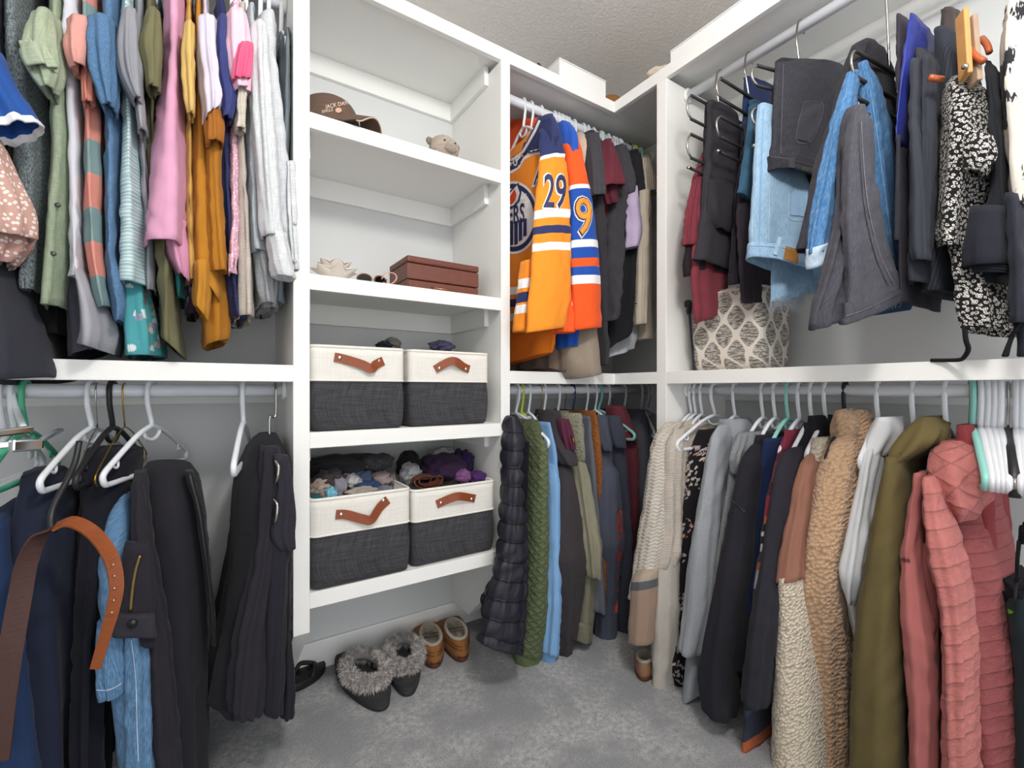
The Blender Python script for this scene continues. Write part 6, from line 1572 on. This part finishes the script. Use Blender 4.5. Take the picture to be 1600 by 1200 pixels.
# lotus
CER = plain('cream_ceramic', 'e6ddd3', 0.35, 0, 0.5)
lc = onY(523, 425, 1.455); lc[2] = SHZ[1]
lot = empty('lotus_holder', lc, 'cream ceramic lotus flower candle holder', 'ornament')
def petal_mesh(L, W, curl, lift):
    V = []; F = []; nu, nv = 9, 7
    for side in (0, 1):
        for i in range(nu):
            q = i / (nu - 1)
            w = W * (math.sin(math.pi * min(1, .12 + q * .88)) ** .75) * (1 - .15 * q)
            if i == nu - 1: w = .0006
            for j in range(nv):
                y = (j / (nv - 1) * 2 - 1)
                out = .012 + L * (q * math.cos(lift) - curl * q * (1 - q) * .5); up = L * q * math.sin(lift) + .25 * abs(y) ** 2 * w
                d_ = .0045 * side * math.sin(math.pi * min(.98, .1 + q * .85))
                V.append((out - d_ * math.sin(lift) - abs(y) ** 2 * w * .3, y * w, up + d_ * math.cos(lift) + .002))
    k = nu * nv
    for s_ in (0, 1):
        for i in range(nu - 1):
            for j in range(nv - 1):
                a = s_ * k + i * nv + j; f = (a, a + 1, a + nv + 1, a + nv)
                F.append(f if s_ else f[::-1])
    for i in range(nu - 1):
        for j in (0, nv - 1):
            a = i * nv + j; F.append((a, a + nv, a + nv + k, a + k) if j == 0 else (a, a + k, a + nv + k, a + nv))
    me = bpy.data.meshes.new('petal'); me.from_pydata(V, [], F); me.polygons.foreach_set('use_smooth', [True] * len(F)); me.materials.append(CER)
    return me
for n_, L_, W_, cu_, li_, a0, zz in ((7, .074, .034, .2, .62, .2, 0), (6, .074, .034, .3, 1.0, .5, .004), (4, .066, .03, .3, 1.25, .1, .008)):
    me = petal_mesh(L_, W_, cu_, li_)
    for k in range(n_):
        o = bpy.data.objects.new('petal', me); COL.objects.link(o); o.parent = lot
        o.location = (0, 0, zz); o.rotation_euler = (0, 0, a0 + 2 * math.pi * k / n_)
bm = bmesh.new(); bmesh.ops.create_cone(bm, cap_ends=True, segments=24, radius1=.03, radius2=.022, depth=.02, matrix=Matrix.Translation((lc[0], lc[1], lc[2] + .0105)))
bm_obj('cup', bm, CER, lot, True)
# sunglasses and bracelet
sg = onY(582, 436, 1.40); sg[2] = SHZ[1] + .016
e = empty('sunglasses', (sg[0], sg[1], SHZ[1]), 'folded tortoiseshell sunglasses beside the lotus', 'sunglasses')
TORT = plain('tortoise', '6b4028', 0.25, 0, .5, .5, 120); DARK = plain('dark_lens', '17181a', 0.1)
for k, dx_ in enumerate((-.024, .024)):
    ring = [(sg[0] + dx_ + .02 * math.cos(a), sg[1] + .006 * math.cos(a) * (1 if k else -1), sg[2] + .015 * math.sin(a)) for a in np.linspace(0, 2 * math.pi, 20, endpoint=False)]
    tube('rim', ring, .0022, TORT, e, 6, True)
    bm = bmesh.new(); bm.faces.new([bm.verts.new(p) for p in ring]); bmesh.ops.solidify(bm, geom=list(bm.faces), thickness=.0015); bm_obj('lens', bm, DARK, e)
    tube('temple', [(sg[0] + dx_ * 1.85, sg[1], sg[2] + .006), (sg[0] + dx_, sg[1] + .03, sg[2] + .004), (sg[0] - dx_ * .9, sg[1] + .036, sg[2] - .006)], .002, TORT, e, 6)
br = onY(608, 440, 1.375); e2 = empty('bracelet', (br[0], br[1], SHZ[1]), 'blush leather bracelet against the jewellery box', 'bracelet')
strap('band', [(br[0] + .022 * math.cos(a), br[1] + .008 * math.sin(a), SHZ[1] + .0215 + .02 * math.sin(a + .4)) for a in np.linspace(-2.6, 2.9, 22)], (0, 1, .1), .009, .0025, plain('blush_leather', 'c99b83', .5, 0, .3, .1, 90), e2)
# cap
capc = onY(512, 190, 1.47); capc[2] = SHZ[0]
ce = empty('baseball_cap', capc, 'brown baseball cap with embroidered lettering on the top tower shelf', 'cap')
CAPM = fab('5d4a40', 'weave', '6a574c'); CAPB = plain('cap_edge', 'c5a996', .7)
fwd = math.radians(-38)
def cp(x, y, z):   # cap local: x forward
    return (capc[0] + x * math.cos(fwd) - y * math.sin(fwd), capc[1] + x * math.sin(fwd) + y * math.cos(fwd), capc[2] + z)
L = []
for k in range(10):
    q = k / 9 * math.pi / 2
    z = .002 + .118 * math.sin(q) ** 0.9; rr_ = max(.002, math.cos(q) ** .62)
    L.append([cp(.098 * rr_ * math.cos(a) - .0, .082 * rr_ * math.sin(a), z) for a in np.linspace(0, 2 * math.pi, 36, endpoint=False)])
crown = loops('crown', L, CAPM, ce, cap1=True)
V = []; F = []; nb = 21; nr = 6
for lay in (0, 1):
    for i in range(nr):
        q = i / (nr - 1)
        for j in range(nb):
            a = (j / (nb - 1) * 2 - 1) * 1.25
            x0, y0 = .094 * math.cos(a), .082 * math.sin(a)
            x1, y1 = .094 + .082 * math.cos(a * .95) ** .5 * 1.0 - .02, .088 * math.sin(a)
            x, y = x0 * (1 - q) + x1 * q, y0 * (1 - q) + y1 * q
            z = .058 - 7.2 * y * y - .012 * q
            V.append(cp(x, y, max(z, .003) + lay * .003))
k_ = nr * nb
for lay in (0, 1):
    for i in range(nr - 1):
        for j in range(nb - 1):
            a = lay * k_ + i * nb + j; F.append((a, a + 1, a + nb + 1, a + nb))
for j in range(nb - 1):
    a = (nr - 1) * nb + j; F.append((a, a + 1, a + 1 + k_, a + k_))
mesh_obj('brim', V, F, CAPM, ce)
tube('brim_edge', [V[(nr - 1) * nb + j] for j in range(nb)], .0022, CAPB, ce, 6)
cbv = [bvh_of(crown)]; mTX = plain('cap_thread', 'd8c3b0', .8)
text_decal('lettering', ce, cbv, "JACK DANIEL'S", (509, 170), (7.5, -1.5), (-1.2, -9), mTX, .002, .01)
text_decal('lettering', ce, cbv, 'SINGLE', (503, 177), (5.5, -1.2), (-1, -6.5), mTX, .002, .01)
decal('emblem', ce, cbv, disc(529, 172, 5, 4, 16), plain('cap_emblem', 'c9a08c', .8), .003)
# plush toy
pc_ = onY(692, 240, 1.53); pc_[2] = SHZ[0]
pe = empty('plush_toy', pc_, 'beige plush toy with small brown ears on the top tower shelf', 'toy')
PLM = fab('d6c3b0', 'sherpa', None, 1.6); PLB = fab('a58d74', 'sherpa', None, 1.6); PLP = fab('d0bdae', 'sherpa', None, 1.6)
def ball(name, dx, dy, dz, r, mat, seed=1, amp=.04): return blob(name, (pc_[0] + dx, pc_[1] + dy, pc_[2] + dz), r, mat, pe, seed, amp, 3)
ball('body', 0, .02, .05, (.055, .05, .05), PLM, 2)
ball('head', 0, -.01, .108, (.054, .048, .046), PLM, 3)
ball('muzzle', .006, -.05, .098, (.026, .018, .018), PLP, 4)
ball('ear', -.052, 0, .128, (.013, .009, .014), PLB, 5); ball('ear', .054, 0, .132, (.013, .009, .015), PLB, 6)
for dx_ in (-.018, .022): ball('eye', dx_, -.053, .116, (.004, .003, .004), DARK, 7, 0)
for dx_ in (-.045, .045): ball('arm', dx_, -.02, .05, (.016, .022, .03), PLM, 8)
for dx_ in (-.03, .03): ball('foot', dx_, -.04, .02, (.022, .03, .019), PLM, 9)

# ------------------------------------------------------------------ on the top shelf
def lidded_box(name, label, lo, hi, mat, lidh=.03):
    e = empty(name, ((lo[0] + hi[0]) / 2, lo[1], lo[2]), label, 'box')
    box('carton', lo, (hi[0], hi[1], hi[2] - lidh), mat, e, .002)
    box('lid', (lo[0] - .002, lo[1] - .002, hi[2] - lidh + .001), (hi[0] + .002, hi[1] + .002, hi[2]), mat, e, .003)
    return e
PAPER = plain('white_card', 'f0f0ef', 0.6)
lidded_box('storage_box', 'plain white lidded box on the top shelf in the corner', (1.13, 1.372, TOP_T), (1.376, 1.56, TOP_T + .088), PAPER, .006)
lidded_box('storage_box', 'low white box on the top shelf above the trouser bay', (XR + .012, .45, TOP_T), (XWALL - .12, 1.085, TOP_T + .052), PAPER, .006)
HATM = fab('9a6a3e'); hc = onY(950, 170, 1.50)
e = empty('felt_hat', (hc[0], hc[1], TOP_T), 'tan felt hat behind the white lidded box', 'hat')
L = [[(hc[0] + r_ * math.cos(a), hc[1] + r_ * 1.1 * math.sin(a), TOP_T + z) for a in np.linspace(0, 2 * math.pi, 32, endpoint=False)] for r_, z in ((.085, .008), (.083, .05), (.075, .09), (.055, .112), (.02, .118))]
loops('crown', L, HATM, e, cap1=True)
L = [[(hc[0] + r_ * math.cos(a), hc[1] + r_ * 1.1 * math.sin(a), TOP_T + z) for a in np.linspace(0, 2 * math.pi, 32, endpoint=False)] for r_, z in ((.086, .003), (.125, .001), (.127, .003), (.125, .005), (.086, .008))]
loops('brim', L, HATM, e)
tube('band', [(hc[0] + .0865 * math.cos(a), hc[1] + .0865 * 1.1 * math.sin(a), TOP_T + .016) for a in np.linspace(0, 2 * math.pi, 32, endpoint=False)], .005, plain('hat_band', '4a2f22', .6), e, 6, True)
wc = onY(841, 100, 1.46)
e = empty('wooden_bookend', (wc[0], wc[1], TOP_T), 'small dark brown wooden wedge on the top shelf', 'bookend')
bm = bmesh.new()
prof = [(-.05, 0), (.05, 0), (.016, .098), (.002, .106), (-.012, .092)]
vs = [bm.verts.new((wc[0] + x, wc[1] + y, TOP_T + z)) for y in (0, .05) for x, z in prof]; n_ = len(prof)
bm.faces.new(vs[:n_]); bm.faces.new(vs[n_:][::-1])
for i in range(n_): bm.faces.new((vs[i], vs[(i + 1) % n_], vs[n_ + (i + 1) % n_], vs[n_ + i]))
bm_obj('wedge', bm, plain('walnut', '4a2c26', .5, 0, .3, .2, 30), e)
box('foot', (wc[0] - .055, wc[1] - .01, TOP_T), (wc[0] + .055, wc[1] + .06, TOP_T + .008), plain('walnut', '4a2c26'), e)
o = blob('folded_scarf', onX(1030, 112, XR + .06) * np.array((1, 1, 0)) + np.array((0, 0, TOP_T + .022)), (.05, .06, .026), fab('cdbfae'), None, 61, .2)
tag(o, 'cream folded scarf on the top shelf beside the low white box', 'scarf')

# ------------------------------------------------------------------ patterned cushion cube on the right shelf
def ogee():
    t = NT('ogee_weave'); uv = t.uv()
    sp = t.add('ShaderNodeSeparateXYZ'); t.link(uv, sp.inputs[0])
    cx_ = t.math('COSINE', t.math('MULTIPLY', sp.outputs[0], 2 * math.pi / .088)); cy_ = t.math('COSINE', t.math('MULTIPLY', sp.outputs[1], 2 * math.pi / .118))
    f = t.math('ABSOLUTE', t.math('ADD', cx_, cy_))
    inside = t.ramp(f, [(.36, (0, 0, 0, 1)), (.42, (1, 1, 1, 1))])
    st_ = t.noise(t.uv(.2, 1), 190, 2, .7)
    dark = t.mix(t.ramp(st_, [(.45, (0, 0, 0, 1)), (.58, (1, 1, 1, 1))]), lin('6f6a63'), lin('cdc7be'))
    dark = t.mix(t.math('GREATER_THAN', st_, .62), dark, lin('8a857d'))
    return t.done(t.mix(inside, lin('ddd6cc'), dark), .95, t.bump(t.noise(uv, 500, 2), .4, .003), sheen=.2, spec=.1)
OG = ogee()
pf = empty('patterned_pouf', (1.6, .935, MID_T), 'cream fabric cube with grey ogee pattern behind the trousers', 'pouf')
L = [rrect(1.605, .935, .104 - .012 * (1 - min(1, k / 2)), .134 - .012 * (1 - min(1, k / 2)), MID_T + .002 + .29 * k / 12, 0, .035) for k in range(12)]
L += [rrect(1.605, .935, .095, .125, MID_T + .285, 0, .035), rrect(1.605, .935, .06, .09, MID_T + .29, 0, .035)]
loops('cover', L, OG, pf, True, True)
tube('top_piping', rrect(1.605, .935, .103, .133, MID_T + .274, 0, .035), .004, fab('d8d0c5'), pf, 6, True)
kn = onX(1072, 478, 1.47)
e = empty('knotted_strap', kn, 'dark grey knotted strap end beside the patterned cube', 'strap')
for k, (a_, b2) in enumerate((((0, 0, 0), (.012, -.01, .012)), ((.004, .004, -.004), (-.006, -.012, -.022)))):
    tube('loop', spline([kn + np.array(a_), kn + np.array((.01, .008 * (1 - 2 * k), .016)), kn + np.array(b2), kn + np.array((.02, .0, -.03))], 6), .006, fab('33363c'), e, 8)
tube('tail', spline([kn + np.array((.02, 0, -.03)), kn + np.array((.03, -.005, -.15)), kn + np.array((.04, -.005, MID_T - kn[2] + .004))], 6), .004, fab('33363c'), e, 8)

# ------------------------------------------------------------------ footwear on the carpet
def frame2(heel, toe):
    h, t_ = np.array(heel[:2]), np.array(toe[:2]); L_ = np.linalg.norm(t_ - h); d = (t_ - h) / L_; n = np.array((-d[1], d[0]))
    return lambda x, y, z: (h[0] + d[0] * x * L_ + n[0] * y, h[1] + d[1] * x * L_ + n[1] * y, z), L_
def outline(W, side, n=44):
    out = []
    for k in range(n):
        a = 2 * math.pi * k / n
        x = .5 - .5 * math.cos(a); y = math.sin(a)
        w = W * (.70 + .30 * x + .10 * math.sin(math.pi * x)) * (1 if x < .98 else 1)
        out.append((x, np.sign(y) * abs(y) ** .8 * w + side * .012 * math.sin(math.pi * x)))
    return out
def fur(name, parent, loop, rmaj, mat, n=6500, l=.019, seed=5):
    rng = np.random.RandomState(seed); P = np.array(loop); m = len(P); V = []; F = []
    T = np.roll(P, -1, 0) - np.roll(P, 1, 0); T /= np.linalg.norm(T, axis=1)[:, None]
    ctr = P.mean(0)
    for _ in range(n):
        i = rng.randint(m); j = (i + 1) % m; q = rng.rand(); p = P[i] * (1 - q) + P[j] * q
        o_ = p - ctr; o_[2] = 0; o_ /= np.linalg.norm(o_) + 1e-9
        a = rng.uniform(-1.9, 2.5); nd = o_ * math.cos(a) + np.array((0, 0, 1)) * math.sin(a)
        p0 = p + nd * rmaj * .85; dirv = nd + rng.normal(size=3) * .42 + o_ * .25; dirv /= np.linalg.norm(dirv)
        L_ = l * rng.uniform(.5, 1.15); p1 = p0 + dirv * L_ * .55; p2 = p0 + dirv * L_ + np.array((0, 0, -.004))
        w = np.cross(dirv, rng.normal(size=3)); w /= np.linalg.norm(w) + 1e-9; w *= .0011
        b0 = len(V); V += [p0 - w, p0 + w, p1 - w * .8, p1 + w * .8, p2]
        F += [(b0, b0 + 1, b0 + 3, b0 + 2), (b0 + 2, b0 + 3, b0 + 4)]
    o = mesh_obj(name, V, F, mat, parent); o['kind'] = 'stuff'; return o
def slipper(name, label, cat, heel, toe, W, upper, sole, lining, furm=None, hh=.075, side=0, group=None, tab=None, opn=(.36, .27, .60), seams=False):
    fr, L_ = frame2(heel, toe)
    e = empty(name, fr(.5, 0, 0), label, cat, group)
    ol = outline(W, side)
    Lp = lambda sc, z: [fr(.5 + (x - .5) * sc, y * sc, z) for x, y in ol]
    loops('sole', [Lp(.96, .001), Lp(1.0, .004), Lp(1.01, .016), Lp(.98, .019)], sole, e, True, True)
    ox, orx, ory = opn
    zt = lambda x: hh * (1 - .38 * max(0, (x - .45) / .55) ** 1.2) if furm is None else hh * (.55 + .1 * x)
    op = [(ox - orx * math.cos(2 * math.pi * k / len(ol)), ory * W * math.sin(2 * math.pi * k / len(ol))) for k in range(len(ol))]
    l0 = Lp(.99, .016); l1 = [fr(.5 + (x - .5) * 1.03, y * 1.05, .022 + .012) for x, y in ol]
    l2 = [fr(.5 + (x - .5) * .95, y * .93, zt(x) * .78) for x, y in ol]
    l2b = [fr((.5 + (x - .5) * .93) * .6 + a * .4, y * .86 * .6 + b * .4, zt(x) * 1.0) for (x, y), (a, b) in zip(ol, op)]
    l3 = [fr(a, b, hh * (1.0 if a < ox else 1.02)) for a, b in op]
    loops('upper', [l0, l1, l2, l2b, l3], upper, e)
    loops('lining', [l3, [fr(ox + (a - ox) * .93, b * .9, hh * .7) for a, b in op], [fr(ox + (a - ox) * 1.0 + .05, b * 1.0, .024) for a, b in op]], lining, e, False, True)
    if furm is None:
        tube('collar', [fr(a, b * 1.0, hh * 1.01) for a, b in op], .0065, lining, e, 8, True)
        if tab is not None:
            loops('heel_tab', [[fr(-.004 + .02 * q, W * .30 * s_ * (1 - .3 * q), .018 + .02 * q) for s_ in (-1, -.3, .3, 1)] + [fr(.02 + .02 * q, W * .3 * s_ * (1 - .3 * q), .018 + .02 * q) for s_ in (1, -1)] for q in (0, .5, 1)], tab, e, True, True)
        if seams:
            for zz in (.045, .058):
                tube('seam', [fr(.5 + (x - .5) * 1.0, y * 1.0, zz) for x, y in ol if x < .45][::1], .0013, sole, e, 5)
    else:
        ring = [np.array(fr(a, b * 1.08, hh * .86)) for a, b in op]
        tube('fur_core', ring, .018, furm[0], e, 8, True)
        fur('fur_trim', e, ring, .019, furm[1], seed=int(abs(heel[0]) * 1000) % 97 + 3)
    return e
FUR0 = fab('8d8885', 'fur', 'aaa5a2'); 
def fur_mat():
    t = NT('slipper_fur'); v = t.obj()
    n = t.noise(v, 55, 3, .6)
    return t.done(t.ramp(n, [(.3, lin('77716e')), (.48, lin('b3adaa')), (.66, lin('e8e2de'))]), .9, sheen=.4, spec=.1)
FUR1 = fur_mat()
FELT = fab('38383a'); SOLEK = plain('dark_sole', '2a2a2c', .8)
g1 = 'furry grey slippers'; g2 = 'tan suede moccasins'
slipper('fur_slipper', 'charcoal felt slipper with grey fur trim, the left one of the pair', 'slipper', onZ(600, 1112, .0), onZ(540, 1030, .0), .068, FELT, SOLEK, FELT, (FUR0, FUR1), .07, 0, g1, opn=(.44, .27, .72))
slipper('fur_slipper', 'charcoal felt slipper with grey fur trim, the right one beside the moccasins', 'slipper', onZ(638, 1090, .0), onZ(624, 1004, .0), .062, FELT, SOLEK, FELT, (FUR0, FUR1), .07, 0, g1, opn=(.46, .27, .72))
SUEDE = fab('8e5f36'); SUED2 = plain('moc_sole', '5a3620', .8); FLC = fab('e6d8c2', 'sherpa', None, 1.5); TABM = plain('moc_tab', '5b2d1a', .7)
slipper('moccasin', 'tan suede moccasin with cream fleece lining beside the fur slippers', 'slipper', onZ(680, 1046, .0), onZ(662, 978, .0), .058, SUEDE, SUED2, FLC, None, .068, 0, g2, TABM, (.35, .25, .62), True)
slipper('moccasin', 'tan suede moccasin with cream fleece lining, the right one of the pair', 'slipper', onZ(723, 1036, .0), onZ(696, 970, .0), .058, SUEDE, SUED2, FLC, None, .068, 0, g2, TABM, (.35, .25, .62), True)
slipper('suede_shoe', 'small brown suede slipper peeking out under the beige sweater', 'slipper', onZ(1005, 1066, .0), onZ(1010, 1030, .0), .038, fab('8c6a52'), SUED2, FLC, None, .06, 0, None, None)
BK = plain('black_foam', '151516', .6)
fr, L_ = frame2(onZ(452, 1084, .0), onZ(503, 1042, .0)); ol = outline(.042, 0)
e = empty('flip_flop', fr(.5, 0, 0), 'black flip flop half hidden behind the black chinos', 'sandal')
loops('sole', [[fr(.5 + (x - .5) * sc, y * sc, z) for x, y in ol] for sc, z in ((.97, .001), (1, .005), (1, .022), (.97, .026))], BK, e, True, True)
tube('strap', spline([fr(.4, -.036, .024), fr(.55, -.03, .045), fr(.74, 0, .034), fr(.55, .03, .045), fr(.4, .036, .024)], 6), .007, BK, e, 8)
